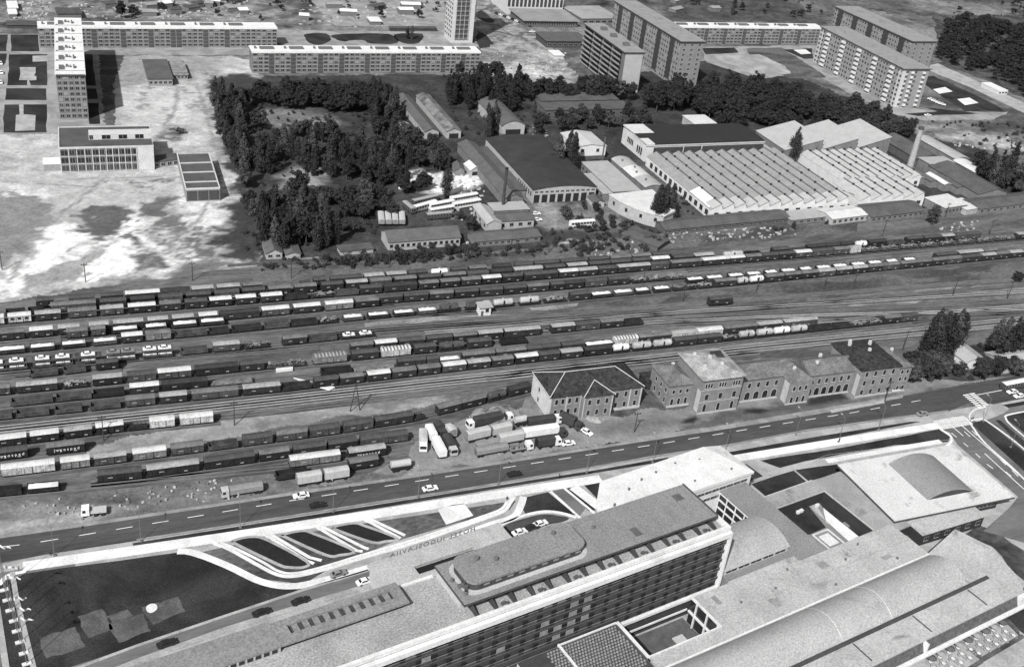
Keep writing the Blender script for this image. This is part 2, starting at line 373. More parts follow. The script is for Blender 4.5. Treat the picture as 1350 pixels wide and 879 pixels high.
Dk = [[(108, 282), (130, 274), (150, 268), (172, 272), (176, 290), (160, 298), (150, 312), (128, 320), (108, 316), (104, 300)],
      [(184, 270), (200, 262), (216, 258), (234, 262), (232, 272), (214, 282), (196, 284), (186, 280)],
      [(214, 286), (226, 281), (248, 282), (250, 296), (234, 312), (224, 310), (226, 298), (212, 300)], [(164, 306), (178, 302), (184, 318), (176, 328), (160, 316)],
      [(238, 326), (252, 308), (264, 300), (268, 302), (258, 316), (248, 326)], [(252, 336), (260, 316), (274, 304), (282, 312), (280, 328), (270, 342)],
      [(186, 340), (202, 330), (212, 344), (200, 356), (184, 356)], [(-20, 256), (16, 252), (52, 262), (66, 282), (60, 300), (36, 322), (20, 350), (-20, 350)],
      [(216, 332), (228, 328), (224, 346), (206, 352)], [(34, 372), (60, 358), (86, 338), (100, 330), (90, 340), (60, 364), (40, 377)]]
toned('sand', [(-60, 178), (135, 178), (152, 165), (150, 130), (150, 100), (165, 74), (300, 74), (330, 80), (345, 100), (345, 356), (300, 358), (150, 376), (0, 400), (-60, 410)], 0.03, 0.385,
      [([(146, 72), (300, 72), (300, 88), (250, 110), (200, 112), (150, 130), (140, 110)], 0.26, 10), ([(150, 150), (180, 146), (190, 156), (160, 160)], 0.2, 3), ([(225, 150), (240, 146), (252, 160), (250, 178), (236, 172)], 0.2, 4),
       ([(215, 172), (236, 172), (238, 182), (222, 182)], 0.07, 3), ([(-60, 232), (60, 228), (200, 236), (230, 250), (180, 262), (80, 268), (-60, 262)], 0.38, 8),
       ([(-60, 262), (60, 262), (100, 280), (60, 330), (0, 360), (-60, 370)], 0.32, 8)]
      +[(q, 0.68 if i in (0, 1, 2, 4) else 0.54 if i < 7 else 0.44, 1.8 if i < 7 else 5, 1) for i, q in enumerate(W)]+[(q, (0.10, 0.12, 0.14, 0.10, 0.11, 0.13, 0.11, 0.20, 0.11, 0.12)[i], 1.3, 1) for i, q in enumerate(Dk)]
      +[([(174, 262), (190, 284), (200, 300), (216, 322), (218, 336), (210, 334), (194, 310), (180, 294), (168, 268)], 0.5, 2), ([(200, 368), (240, 352), (270, 346), (284, 332), (302, 343), (330, 346), (330, 356), (200, 380), (60, 399), (70, 386)], 0.13, 5), ([(276, 100), (360, 98), (360, 345), (320, 346), (300, 342), (286, 326), (292, 300), (306, 262), (312, 240), (298, 215), (290, 190), (278, 150)], 0.045, 3.5), ([(298, 340), (322, 343), (322, 354), (300, 358)], 0.34, 2)]
      +[([(20+k*9, 384-k*2), (60+k*11, 356-k*5), (64+k*11, 357-k*5), (28+k*9, 386-k*2)], 0.26, 0.9, 0.6) for k in range(9)]+[([(150+k*16, 236+(k%3)*4), (164+k*16, 234+(k%3)*4), (166+k*16, 239+(k%3)*4), (152+k*16, 241+(k%3)*3)], 0.13, 1.2, 1.3) for k in range(8)]
      +[([(q[0][0]-2, q[0][1]), (q[1][0]-2, q[1][1]), (q[2][0]-2, q[2][1]), (q[2][0]+2, q[2][1]+1.5), (q[1][0]+2, q[1][1]+1.5), (q[0][0]+2, q[0][1]+1.5)], 0.22, 0.8, 0.25) for q in (((-20, 200), (90, 236), (210, 232)), ((210, 236), (286, 226), (296, 170)), ((205, 190), (228, 150), (236, 100)), ((290, 230), (262, 290), (190, 350)), ((140, 232), (60, 300), (10, 372)), ((0, 238), (120, 246), (240, 262)), ((260, 110), (276, 170), (288, 210)), ((160, 84), (210, 96), (290, 92)))]
      +[([(200+k*12, 300+(k*7)%40), (208+k*12, 297+(k*7)%40), (212+k*12, 306+(k*7)%40), (203+k*12, 310+(k*7)%40)], 0.15, 1.0, 1.5) for k in range(7)]+[([(10+k*26, 200+(k*5)%22), (30+k*26, 198+(k*5)%22), (34+k*26, 203+(k*5)%22), (12+k*26, 205+(k*5)%22)], 0.34, 2.0, 1.5) for k in range(10)]
      +[([(160+k*11, 100+(k*13)%70), (170+k*11, 98+(k*13)%70), (176+k*11, 104+(k*13)%70), (164+k*11, 107+(k*13)%70)], 0.22, 1.5, 1.6) for k in range(10)],
      1.25, tmat('sand and earth', 0.7, 0.30, 0.16), 7.5, 9.0, 0.42, 6.0)

toned('plots', [(-80, -40), (640, -40), (636, 30), (440, 32), (380, 44), (330, 30), (110, 24), (52, 34), (-80, 44)], 0.012, 0.13, [([(380, -20), (470, -20), (478, 8), (410, 12)], 0.06, 8), ([(500, -10), (560, -10), (566, 16), (500, 18)], 0.08, 8), ([(420, 10), (478, 8), (482, 36), (425, 37)], 0.2, 4), ([(20, 0), (70, 0), (70, 26), (50, 34), (14, 28)], 0.2, 4, 1.5), ([(110, 10), (330, 4), (340, 28), (110, 24)], 0.2, 6, 1.5)], 3.0, tmat('plot earth', 0.3, 0.5, 0.4), 8, 14, 1.1, 9.0)
toned('plots', [(640, -60), (1400, -60), (1400, 60), (1240, 40), (1110, 0), (1085, 34), (930, 30), (800, 30), (640, 10)], 0.012, 0.10, [([(860, -30), (990, -30), (1075, 26), (1040, 30), (880, 28)], 0.065, 8), ([(1160, -10), (1300, 6), (1400, 30), (1400, 44), (1240, 20)], 0.16, 8, 1.5), ([(1100, -40), (1300, -40), (1380, 0), (1300, 6), (1160, -20)], 0.06, 8)], 4.0, tmat('field earth', 0.25, 0.45, 0.35), 10, 18, 0.8, 14.0)
toned('building_site', [(634, 64), (700, 44), (735, 70), (768, 108), (735, 114), (640, 108)], 0.05, 0.24, [([(650, 90), (700, 84), (740, 104), (660, 106)], 0.4, 3, 1.5), ([(640, 70), (680, 70), (690, 80), (640, 82)], 0.15, 3), ([(690, 60), (720, 66), (730, 80), (700, 80)], 0.3, 3)], 1.8, tmat('site earth', 0.5, 0.45, 0.3), 5, 8, 0.8, 5.0)

# --- top: boulevard, plots
ground('boulevard', [(640, -40), (690, -40), (735, 20), (700, 40), (735, 70), (760, 108), (735, 112), (650, 106), (640, 66), (628, 56), (630, 10)], 0.02, g_far, 1.5)
ground('boulevard', [(380, -30), (640, -30), (600, 50), (640, 62), (640, 72), (630, 62), (380, 62), (330, 44), (360, 40), (560, 42), (570, 36), (440, 34)], 0.025, g_pave, 1)
for i, q in enumerate([[(405, 45), (430, 44.5), (436, 53), (425, 59), (410, 58), (402, 50)], [(440, 46), (512, 45), (524, 57), (490, 58), (478, 53), (462, 54), (452, 55), (442, 52)],
          [(520, 46), (556, 45), (552, 57), (530, 57)], [(628, 46), (640, 46), (656, 66), (634, 66)], [(634, 84), (644, 79), (652, 82), (640, 86)], [(706, 44), (720, 48), (726, 56), (712, 58)], [(634, 14), (652, 28), (642, 30), (628, 22)]]):
    ground('lawn', smooth(q, 3, True), 0.045, g_lawn, 0.5, 4, i)
ground('verge', [(925, 62), (1086, 60), (1076, 86), (1130, 112), (1140, 104), (1200, 142), (1240, 148), (1330, 148), (1310, 158), (1200, 160), (1130, 128), (1070, 96), (1000, 104), (930, 82)], 0.03, g_pave, 1)
for i, q in enumerate([[(926, 64), (968, 63), (974, 70), (930, 72)], [(984, 64), (1030, 63), (1076, 92), (1090, 103), (1040, 104), (990, 78)], [(1034, 66), (1070, 64), (1072, 78), (1060, 78)],
          [(1208, 104), (1230, 100), (1308, 136), (1324, 146), (1272, 147), (1246, 130)], [(1192, 150), (1236, 147), (1220, 142), (1296, 150), (1210, 153)]]):
    ground('lawn', q, 0.05, g_yardgrass if i in (1,) else g_lawn, 0.6, 5, i)
ground('bare_earth', [(940, 74), (1000, 72), (1030, 84), (1044, 98), (1000, 100), (960, 84)], 0.06, g_pale, 1.5)
for q in [[(1230, 118), (1246, 115), (1256, 121), (1238, 124)], [(1262, 131), (1278, 129), (1290, 136), (1272, 139)], [(1046, 66), (1062, 65.5), (1070, 71), (1056, 72)]]: ground('playground', q, 0.07, g_slab)
ground('estate_road', [(1226, 86), (1236, 84), (1290, 108), (1372, 146), (1372, 160), (1330, 140), (1280, 116), (1226, 94)], 0.06, g_conc, 0.4)
toned('wasteland', [(1190, 160), (1320, 158), (1390, 160), (1390, 224), (1330, 206), (1290, 194), (1250, 188), (1206, 176)], 0.035, 0.13, [([(1230, 180), (1280, 176), (1340, 188), (1372, 196), (1372, 206), (1300, 192)], 0.32, 5, 1.4), ([(1200, 164), (1250, 163), (1256, 172), (1210, 174)], 0.24, 4, 1.4), ([(1290, 160), (1372, 160), (1372, 176), (1300, 172)], 0.06, 4)], 2.0, tmat('waste earth', 0.4, 0.4, 0.3), 7, 12, 0.5, 8.0)
ground('meadow', [(1230, 20), (1372, 20), (1372, 140), (1300, 106), (1240, 84)], 0.03, g_wild, 2)

# --- depot and park
toned('park_ground', [(274, 100), (330, 100), (640, 98), (780, 108), (930, 80), (1050, 100), (1120, 130), (1210, 160), (1300, 200), (1372, 236), (1372, 262), (1150, 285), (1000, 298), (880, 312),
        (640, 338), (420, 350), (322, 352), (292, 342), (284, 310), (306, 255), (294, 215), (276, 150)], 0.02, 0.042,
      [([(330, 146), (380, 140), (425, 148), (460, 165), (400, 172), (350, 166), (322, 162)], 0.15, 5), ([(368, 232), (400, 222), (428, 226), (430, 244), (400, 252), (370, 250)], 0.24, 4),
          ([(548, 232), (585, 226), (632, 232), (636, 246), (600, 256), (560, 258), (552, 246)], 0.6, 3), ([(520, 236), (556, 226), (560, 230), (530, 243)], 0.6, 3),
          ([(430, 250), (470, 270), (520, 276), (530, 290), (480, 300), (440, 290)], 0.03, 4), ([(700, 270), (790, 268), (830, 290), (840, 300), (760, 306), (710, 300), (690, 282)], 0.15, 5),
          ([(700, 268), (728, 270), (750, 300), (722, 302)], 0.24, 4), ([(712, 335), (760, 320), (770, 322), (740, 332), (716, 340)], 0.5, 2), ([(880, 316), (1060, 298), (1064, 306), (960, 318), (890, 326)], 0.15, 5),
          ([(800, 316), (850, 308), (870, 326), (850, 338), (800, 338)], 0.15, 5), ([(1230, 288), (1280, 282), (1284, 300), (1240, 304)], 0.24, 4), ([(300, 345), (420, 335), (500, 332), (500, 345), (330, 358)], 0.08, 5),
          ([(618, 210), (690, 262), (700, 268), (690, 276), (640, 240), (612, 216)], 0.15, 5), ([(760, 210), (800, 250), (826, 290), (800, 285), (770, 250)], 0.15, 5), ([(836, 210), (862, 216), (930, 290), (900, 292), (868, 246)], 0.08, 5), ([(640, 100), (700, 100), (720, 130), (660, 128)], 0.12, 5), ([(500, 255), (600, 258), (620, 300), (520, 300)], 0.06, 5), ([(700, 165), (716, 170), (660, 215), (640, 190)], 0.09, 4)], 1.8, tmat('park earth', 0.5, 0.45, 0.3), 6.0, 12.0, 0.5, 9.0)

# --- the railway yard
YARD = [(-300, 446), (-60, 410), (0, 400), (150, 376), (322, 352), (420, 345), (640, 333), (880, 308), (1000, 297), (1150, 282), (1372, 258), (1560, 236), (1560, 438), (1372, 470), (1215, 492), (1100, 470), (860, 478),
        (700, 508), (690, 540), (560, 600), (380, 650), (120, 690), (-60, 726), (-300, 770)]
ground('rail_yard', YARD, 0.05, g_yard, 1.0)
for i, (q, m) in enumerate([          
          ([(330, 356), (640, 336), (880, 312), (1000, 300), (1130, 290), (1130, 306), (880, 330), (760, 340), (500, 362), (330, 376)], g_yardgrass),
          ([(920, 384), (1100, 368), (1360, 345), (1372, 362), (1250, 374), (1100, 392), (1000, 404), (900, 402), (780, 402)], g_yardgrass),
          ([(1060, 408), (1240, 380), (1372, 372), (1372, 380), (1250, 394), (1100, 412)], g_dirt),
          ([(-20, 452), (240, 424), (470, 412), (470, 416), (240, 432), (-20, 462)], g_yardgrass), ([(480, 424), (620, 412), (760, 398), (760, 404), (640, 418), (480, 432)], g_dirt)]):
    ground('yard_patch', q, 0.07+0.012*i, m, 1.2, 6, 90+i)

toned('yard_dirt', [(-60, 664), (80, 652), (200, 640), (340, 622), (420, 640), (520, 622), (600, 606), (624, 612), (560, 630), (380, 655), (120, 692), (-60, 720)], 0.16, 0.12,
      [([(-60, 694), (120, 672), (180, 668), (120, 690), (0, 706), (-60, 716)], 0.27, 3, 0.6), ([(0, 670), (60, 664), (90, 672), (40, 680)], 0.2, 3), ([(180, 660), (300, 640), (350, 655), (240, 672)], 0.15, 3), ([(130, 658), (150, 654), (190, 660), (160, 668)], 0.06, 2), ([(380, 652), (480, 636), (600, 614), (610, 618), (480, 641), (380, 658)], 0.25, 1.5, 0.5)], 0.8, tmat('yard earth', 0.9, 0.35, 0.25), 3.0, 6.0, 0.35, 5.0)
toned('pale_strip', [(240, 560), (320, 540), (480, 522), (610, 502), (696, 496), (694, 512), (610, 526), (540, 540), (440, 552), (330, 572), (180, 596), (100, 606), (110, 592)], 0.17, 0.24,
      [([(560, 524), (600, 516), (690, 505), (690, 512), (610, 526)], 0.11, 2), ([(330, 555), (420, 545), (450, 550), (340, 570)], 0.18, 2), ([(150, 585), (230, 575), (220, 588), (150, 598)], 0.19, 2), ([(466, 530), (520, 524), (560, 528), (500, 540)], 0.15, 2)], 0.8, tmat('pale strip earth', 0.9, 0.25, 0.2), 3.0, 6.0, 0.3, 6.0)

# --- station forecourt and lorry park
toned('forecourt', [(690, 540), (720, 552), (800, 548), (900, 538), (1040, 520), (1180, 498), (1215, 492), (1390, 466), (1390, 496), (1240, 509), (1100, 537), (960, 561), (860, 577), (700, 601), (540, 626),
        (536, 612), (548, 580), (610, 552), (640, 545)], 0.18, 0.20,
      [([(780, 560), (860, 548), (930, 545), (900, 560), (800, 575)], 0.13, 4), ([(540, 590), (620, 570), (640, 600), (560, 618)], 0.19, 4), ([(640, 560), (700, 556), (760, 560), (700, 590)], 0.15, 4), ([(540, 612), (700, 588), (740, 588), (700, 600), (540, 625)], 0.23, 2, 0.4), ([(950, 541), (1060, 527), (1100, 517), (1125, 530), (1050, 545), (960, 558), (930, 560)], 0.075, 2.5),
       ([(902, 552), (916, 549), (924, 553), (914, 559), (900, 558)], 0.02, 1.2, 0.4), ([(984, 541), (1002, 538), (1012, 540), (1000, 546), (982, 546)], 0.022, 1.2, 0.4), ([(1066, 524), (1100, 516), (1116, 524), (1090, 533), (1066, 535)], 0.03, 1.2, 0.4),
       ([(900, 562), (1000, 546), (1100, 530), (1180, 515), (1180, 520), (1000, 554), (900, 570)], 0.10, 1.5, 0.5), ([(630, 540), (650, 534), (676, 534), (690, 546), (660, 556), (626, 552)], 0.12, 2)], 0.8, tmat('forecourt earth', 0.9, 0.22, 0.15), 3.0, 7.0, 0.25, 6.0)
for i, (q, m) in enumerate([([(1210, 470), (1260, 460), (1372, 440), (1372, 486), (1300, 500), (1250, 502), (1200, 494)], g_wild)]):
    ground('verge', smooth(q, 3, True), 0.20+0.012*i, m, 0.5, 3, 110+i)
ground('kerb_strip', [(838, 577), (960, 560), (1100, 536), (1190, 521), (1190, 525), (1100, 541), (960, 565.5), (840, 584)], 0.26, g_kerb)
ground('pavement', [(1094, 541), (1165, 528), (1166, 532), (1096, 545)], 0.28, g_conc)

# --- the main road
ROADN = [(-300, 752), (-60, 716), (0, 707), (120, 690), (380, 651), (540, 628), (700, 603), (860, 578), (960, 563), (1100, 540), (1240, 513), (1372, 490), (1560, 456)]
ROADS = [(-300, 797), (-60, 753), (0, 742), (60, 731), (180, 713), (330, 690), (480, 666), (600, 648), (700, 631), (800, 614), (860, 603), (960, 588), (1060, 569), (1180, 552), (1250, 543), (1280, 530), (1310, 533), (1372, 521), (1560, 487)]
ground('road', ROADN+ROADS[::-1], 0.21, g_asph)
ground('road_wear', [(0, 711), (380, 655), (860, 582), (1240, 517), (1240, 522), (860, 589), (380, 662), (0, 718)], 0.215, g_asph)
b = MB()
CL = [(14, 720), (40, 717), (380, 661), (600, 627), (860, 587), (1000, 564), (1120, 545), (1220, 527)]
cw = [G(*p) for p in CL]
def walk(pts, step):
    out = []; d0 = 0.0
    for i in range(len(pts)-1):
        a, c = pts[i], pts[i+1]; L = hypot(c[0]-a[0], c[1]-a[1]); t = d0
        while t < L:
            out.append((a[0]+(c[0]-a[0])*t/L, a[1]+(c[1]-a[1])*t/L, atan2(c[1]-a[1], c[0]-a[0]))); t += step
        d0 = t-L
    return out
for x, y, a in walk(cw, 9.2): band(b, [(x-2.1*cos(a), y-2.1*sin(a)), (x+2.1*cos(a), y+2.1*sin(a))], 0.24, 0.235)
band(b, [G(1288, 521), G(1372, 505)], 0.3, 0.235)
o = None
kb = MB(); band(kb, [G(p[0], p[1]+1.0) for p in ROADN[:10]], 1.3, 0.225); band(kb, [G(p[0], p[1]-1.0) for p in ROADS[4:15]], 0.7, 0.225); o = kb.build('kerb', g_kerb); o['kind'] = 'structure'
# zebra crossing on the main road, zebra on the side street
za, zb = G(1272, 520), G(1293, 538); zc, zd = G(1280, 518.5), G(1300, 535)
for k in range(8):
    t = (k+0.5)/8
    for (p, q, sh) in ((za, zb, 0), (zc, zd, 0)):
        x, y = p[0]+(q[0]-p[0])*t, p[1]+(q[1]-p[1])*t; a = radians(90-65)
        band(b, [(x-1.3*cos(a), y-1.3*sin(a)), (x+1.3*cos(a), y+1.3*sin(a))], 0.62, 0.24)
band(b, [G(1290, 539), G(1299, 536.5)], 0.8, 0.24)
for (p, q) in (((1233, 558.5), (1274, 551.5)), ((1238, 563.5), (1279, 556.5))):
    p, q = G(*p), G(*q)
    for k in range(17):
        t = (k+0.5)/17; x, y = p[0]+(q[0]-p[0])*t, p[1]+(q[1]-p[1])*t; a = radians(90-150)
        band(b, [(x-1.5*cos(a), y-1.5*sin(a)), (x+1.5*cos(a), y+1.5*sin(a))], 0.55, 0.225)
# lane lines on the side street
for q in ([(1256, 563), (1270, 575)], [(1267, 560.5), (1306, 594), (1350, 632)], [(1254, 571), (1261, 576.5)], [(1270, 584), (1276, 589)], [(1298, 598), (1320, 618), (1352, 647)], [(1286, 598), (1292, 603.5)],
          [(1271, 569), (1279, 576)], [(1281, 568), (1288, 574.5)], [(1301, 612), (1309, 618)], [(1319, 606), (1326, 613)], [(1334, 620), (1342, 628)], [(1326, 622), (1333, 628)]):
    band(b, [G(*p) for p in q], 0.34, 0.165)
o = b.build('road_marking', g_white_line); o['kind'] = 'structure'

# --- south of the road: verge, white walk, lawns
ground('hotel_ground', [(-300, 800), (-60, 756), (60, 731), (330, 690), (600, 648), (860, 603), (1060, 569), (1240, 543), (1372, 521), (1560, 487), (1560, 1150), (-300, 1150)], 0.06, g_conc)
ground('grass_strip', [(175, 716), (186, 714), (480, 668), (700, 633), (790, 619), (880, 603), (884, 607), (800, 621), (700, 637), (480, 673), (176, 721)], 0.10, g_lawn)
ground('grass_strip', [(955, 597), (1080, 575), (1200, 556), (1214, 556), (1100, 578), (960, 601)], 0.10, g_lawn)
b = MB()
band(b, [G(*p) for p in [(30, 747), (120, 734), (330, 703), (480, 680), (600, 661), (700, 645), (792, 631)]], 3.5, 0.2, 0, 0.06)
band(b, [G(*p) for p in [(960, 606), (1100, 583), (1236, 561)]], 3.2, 0.2, 0, 0.06)
o = b.build('white_walk', g_slab); o['kind'] = 'structure'
def lawn(q, sm=0, z=0.12, m=None): ground('lawn', smooth(q, sm, True) if sm else q, z, m or g_lawn, 0.15, 6)
ground('asphalt_apron', [(-30, 760), (16, 752), (40, 748), (100, 742), (60, 900), (60, 1000), (-30, 1000)], 0.08, g_asph2)
lawn([(34, 755.5), (120, 744), (232, 728.5), (250, 732), (300, 748), (350, 768), (390, 776), (402, 776), (378, 786), (300, 810), (180, 850), (92, 879), (40, 900), (26, 830), (12, 765)])
ground('lawn', [(-10, 768), (12, 764), (42, 879), (50, 905), (10, 905), (0, 840)], 0.11, g_lawn)
for q in ([(52, 840), (100, 826), (114, 854), (60, 868)], [(102, 812), (136, 802), (150, 830), (116, 842), (108, 826)], [(143, 822), (190, 808), (199, 832), (155, 848)], [(187, 800), (236, 786), (245, 806), (200, 824)], [(140, 812), (170, 803), (176, 812), (148, 822)]):
    ground('lawn', q, 0.15, g_lawn2, 0.35, 1.5, 7)
ground('sand_spot', smooth([(193, 800), (199, 796), (206, 797), (207, 803), (200, 808), (194, 806)], 3, True), 0.18, g_slab)
ground('path_edge', smooth([(0, 765), (8, 758), (20, 754), (32, 752), (34, 755), (20, 758), (10, 763), (1, 772)], 3, True), 0.17, g_slab)
ground('service_road', [(402, 776), (490, 752), (510, 752), (500, 768), (470, 776), (250, 845), (120, 890), (60, 908), (80, 884), (180, 850), (300, 811), (378, 787)], 0.10, g_asph2)
ground('service_road', [(440, 766), (575, 728), (600, 740), (500, 765), (470, 776)], 0.11, g_asph2)
# white kerbed paths on the lawn: the long curved promenade and the four diagonal walks
ground('lawn', [(250, 731), (330, 714), (480, 690), (600, 672), (680, 660), (672, 672), (600, 690), (520, 714), (440, 746), (400, 770), (350, 764), (300, 744)], 0.13, g_yardgrass)
b = MB()
def path(pts, wd, sm=5): band(b, [G(*p) for p in (smooth(pts, sm) if sm else pts)], wd, 0.22, 0, 0.06)
path([(234, 727), (256, 729), (300, 746), (345, 767), (385, 773), (430, 764), (480, 750), (560, 725), (640, 694), (676, 682), (686, 668), (690, 655)], 2.1)
path([(283, 716), (306, 726), (340, 745), (364, 757), (385, 760), (420, 753), (480, 735), (560, 711), (640, 683), (664, 674), (672, 664), (678, 655)], 1.1)
path([(289, 715), (312, 724), (346, 741), (366, 752.5), (386, 756), (420, 749), (480, 731), (560, 707), (640, 679.5), (661, 671), (668, 662), (673, 655)], 0.8)
for q in ([(350, 705), (405, 740), (414, 743)], [(356, 704), (408, 735), (424, 739)], [(418, 695), (470, 726), (478, 727)], [(424, 694), (480, 722), (486, 724)], [(481, 685), (528, 710)], [(487, 684), (534, 706)]):
    path(q, 0.95, 0)
o = b.build('white_path', g_slab); o['kind'] = 'structure'
b = MB()
for q in ([(308, 713), (330, 708), (352, 712), (404, 740), (400, 748), (380, 748), (366, 744), (312, 718)], [(374, 705), (398, 700), (414, 704), (466, 726), (448, 732), (430, 732), (378, 709)], [(440, 695), (466, 690), (482, 694), (524, 710), (508, 714), (490, 715), (444, 699)]):
    c = smooth(q, 4, True); band(b, [G(*p) for p in c+[c[0]]], 0.9, 0.24, 0, 0.06)
o = b.build('bed_kerb', g_conc); o['kind'] = 'structure'
for q in ([(308, 713), (330, 708), (352, 712), (404, 740), (400, 748), (380, 748), (366, 744), (312, 718)], [(374, 705), (398, 700), (414, 704), (466, 726), (448, 732), (430, 732), (378, 709)], [(440, 695), (466, 690), (482, 694), (524, 710), (508, 714), (490, 715), (444, 699)]):
    ground('planting_bed', smooth(q, 4, True), 0.20, mat('dark bed', 0.016, 0.3, 0.5, fine=0.3), 0.1, 5)
ground('white_slab', [(577, 672), (596, 666), (612, 664), (624, 680), (588, 692)], 0.20, g_slab)
lawn([(690, 656), (722, 649), (760, 680), (734, 674), (716, 673), (694, 679), (690, 672)], 0, 0.16)
ground('drive', [(726, 648), (745, 644), (772, 670), (764, 680)], 0.17, g_asph2)
lawn([(746, 644), (752, 643), (786, 672), (776, 674)], 0, 0.18); lawn([(770, 640), (792, 636), (790, 660)], 0, 0.18)
ground('drive', smooth([(664, 694), (690, 684), (716, 678), (736, 680), (750, 683), (742, 688), (722, 692), (690, 704), (672, 706)], 3, True), 0.19, g_asph)
b = MB(); path([(660, 692), (690, 680), (716, 674.5), (738, 676), (760, 682)], 0.9); path([(726, 648), (768, 686)], 0.8, 0); path([(744, 644), (790, 682)], 0.8, 0); path([(756, 642.5), (800, 676)], 3.4, 0)
o = b.build('white_kerb', g_slab); o['kind'] = 'structure'
# service road kerbs by the hotel, edge of the lawn
b = MB(); path([(60, 896), (180, 851.5), (300, 811), (402, 777), (486, 752)], 0.8, 0); path([(110, 900), (180, 872), (300, 829), (420, 792), (500, 768)], 1.6, 0); path([(16, 754), (22, 790), (44, 879), (50, 905)], 1.2, 0); path([(-4, 800), (8, 879), (14, 915)], 1.4, 0)
o = b.build('kerb', g_conc); o['kind'] = 'structure'
# right: lawns behind the white walk, side street, central reserve
lawn([(1002, 607), (1100, 592), (1238, 566), (1252, 576), (1250, 583), (1180, 587), (1060, 608), (1028, 617), (1014, 612)], 0, 0.15)
lawn([(988, 634), (975, 612), (984, 612), (1006, 628)], 0, 0.15)
lawn([(990, 638), (1046, 620.5), (1064, 636), (1010, 655)], 0, 0.15); lawn([(1048, 619.5), (1105, 612), (1112, 622), (1066, 634.5)], 0, 0.15)
ground('side_street', [(1236, 566), (1280, 551), (1310, 536), (1372, 526), (1560, 492), (1560, 780), (1372, 720), (1352, 716), (1296, 700), (1330, 670), (1342, 655), (1262, 586), (1252, 570)], 0.145, g_asph2)
ground('pavement', smooth([(1284, 548), (1292, 540), (1300, 537), (1318, 534), (1330, 540), (1314, 549), (1294, 556), (1286, 556)], 3, True), 0.2, g_conc)
ground('central_reserve', smooth([(1283, 558), (1292, 555.5), (1300, 556), (1330, 580), (1372, 616), (1372, 640), (1340, 612), (1300, 576), (1284, 562)], 3, True), 0.2, g_lawn)
ground('central_reserve', [(1312, 554), (1318, 554), (1360, 590), (1372, 600), (1372, 610), (1340, 582)], 0.19, g_lawn); ground('grass_strip', [(1312, 536), (1372, 525), (1372, 530), (1316, 540)], 0.19, g_lawn)
ground('lawn', smooth([(1326, 550), (1332, 547), (1372, 540), (1372, 590), (1352, 572), (1330, 555)], 3, True), 0.2, g_lawn)
b = MB(); path([(1372, 655), (1340, 622), (1300, 586), (1284, 566), (1279, 556), (1290, 553), (1300, 555), (1340, 584), (1372, 612)], 0.7); path([(1372, 594), (1334, 562), (1326, 552), (1330, 547), (1372, 539)], 0.7)
path([(1279, 556), (1278, 548), (1284, 541), (1292, 538)], 0.5); path([(1238, 565), (1252, 574), (1254, 582), (1248, 588)], 0.8); path([(1090, 608), (1180, 592), (1240, 582)], 2.0, 0); path([(1060, 612), (1090, 600), (1250, 580)], 0.01, 0)
o = b.build('kerb', g_slab); o['kind'] = 'structure'
ground('verge', [(1288, 690), (1310, 700), (1372, 740), (1372, 800), (1345, 790), (1352, 768), (1308, 722), (1275, 705)], 0.12, g_wild, 0.5, 3)
ground('terrace_verge', [(1290, 800), (1345, 790), (1372, 800), (1372, 850), (1340, 832), (1310, 812)], 0.1, g_lawn); ground('drive', [(1200, 900), (1300, 872), (1372, 842), (1372, 950), (1200, 950)], 0.11, g_asph2)
# ------------------------------------------------------------------ housing estate
w_block = mat('pale render', 0.24, 0.12, 0.3); w_grey = mat('grey render', 0.135, 0.15, 0.3); w_light = mat('white render', 0.48, 0.10, 0.3)
r_white = mat('white roof coating', 0.62, 0.08, 0.25); r_grey = mat('grey roof felt', 0.24, 0.14, 0.25); r_dark = mat('dark roof felt', 0.055, 0.25, 0.25)
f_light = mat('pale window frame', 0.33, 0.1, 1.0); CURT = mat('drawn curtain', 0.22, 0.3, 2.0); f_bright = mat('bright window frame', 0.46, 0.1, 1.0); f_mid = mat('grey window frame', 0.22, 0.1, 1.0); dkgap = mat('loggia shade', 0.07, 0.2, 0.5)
m_vent = mat('roof vent', 0.12, 0.2, 1.0); balc = mat('balcony front', 0.27, 0.2, 0.4); balc2 = mat('white balcony front', 0.58, 0.08, 0.4)

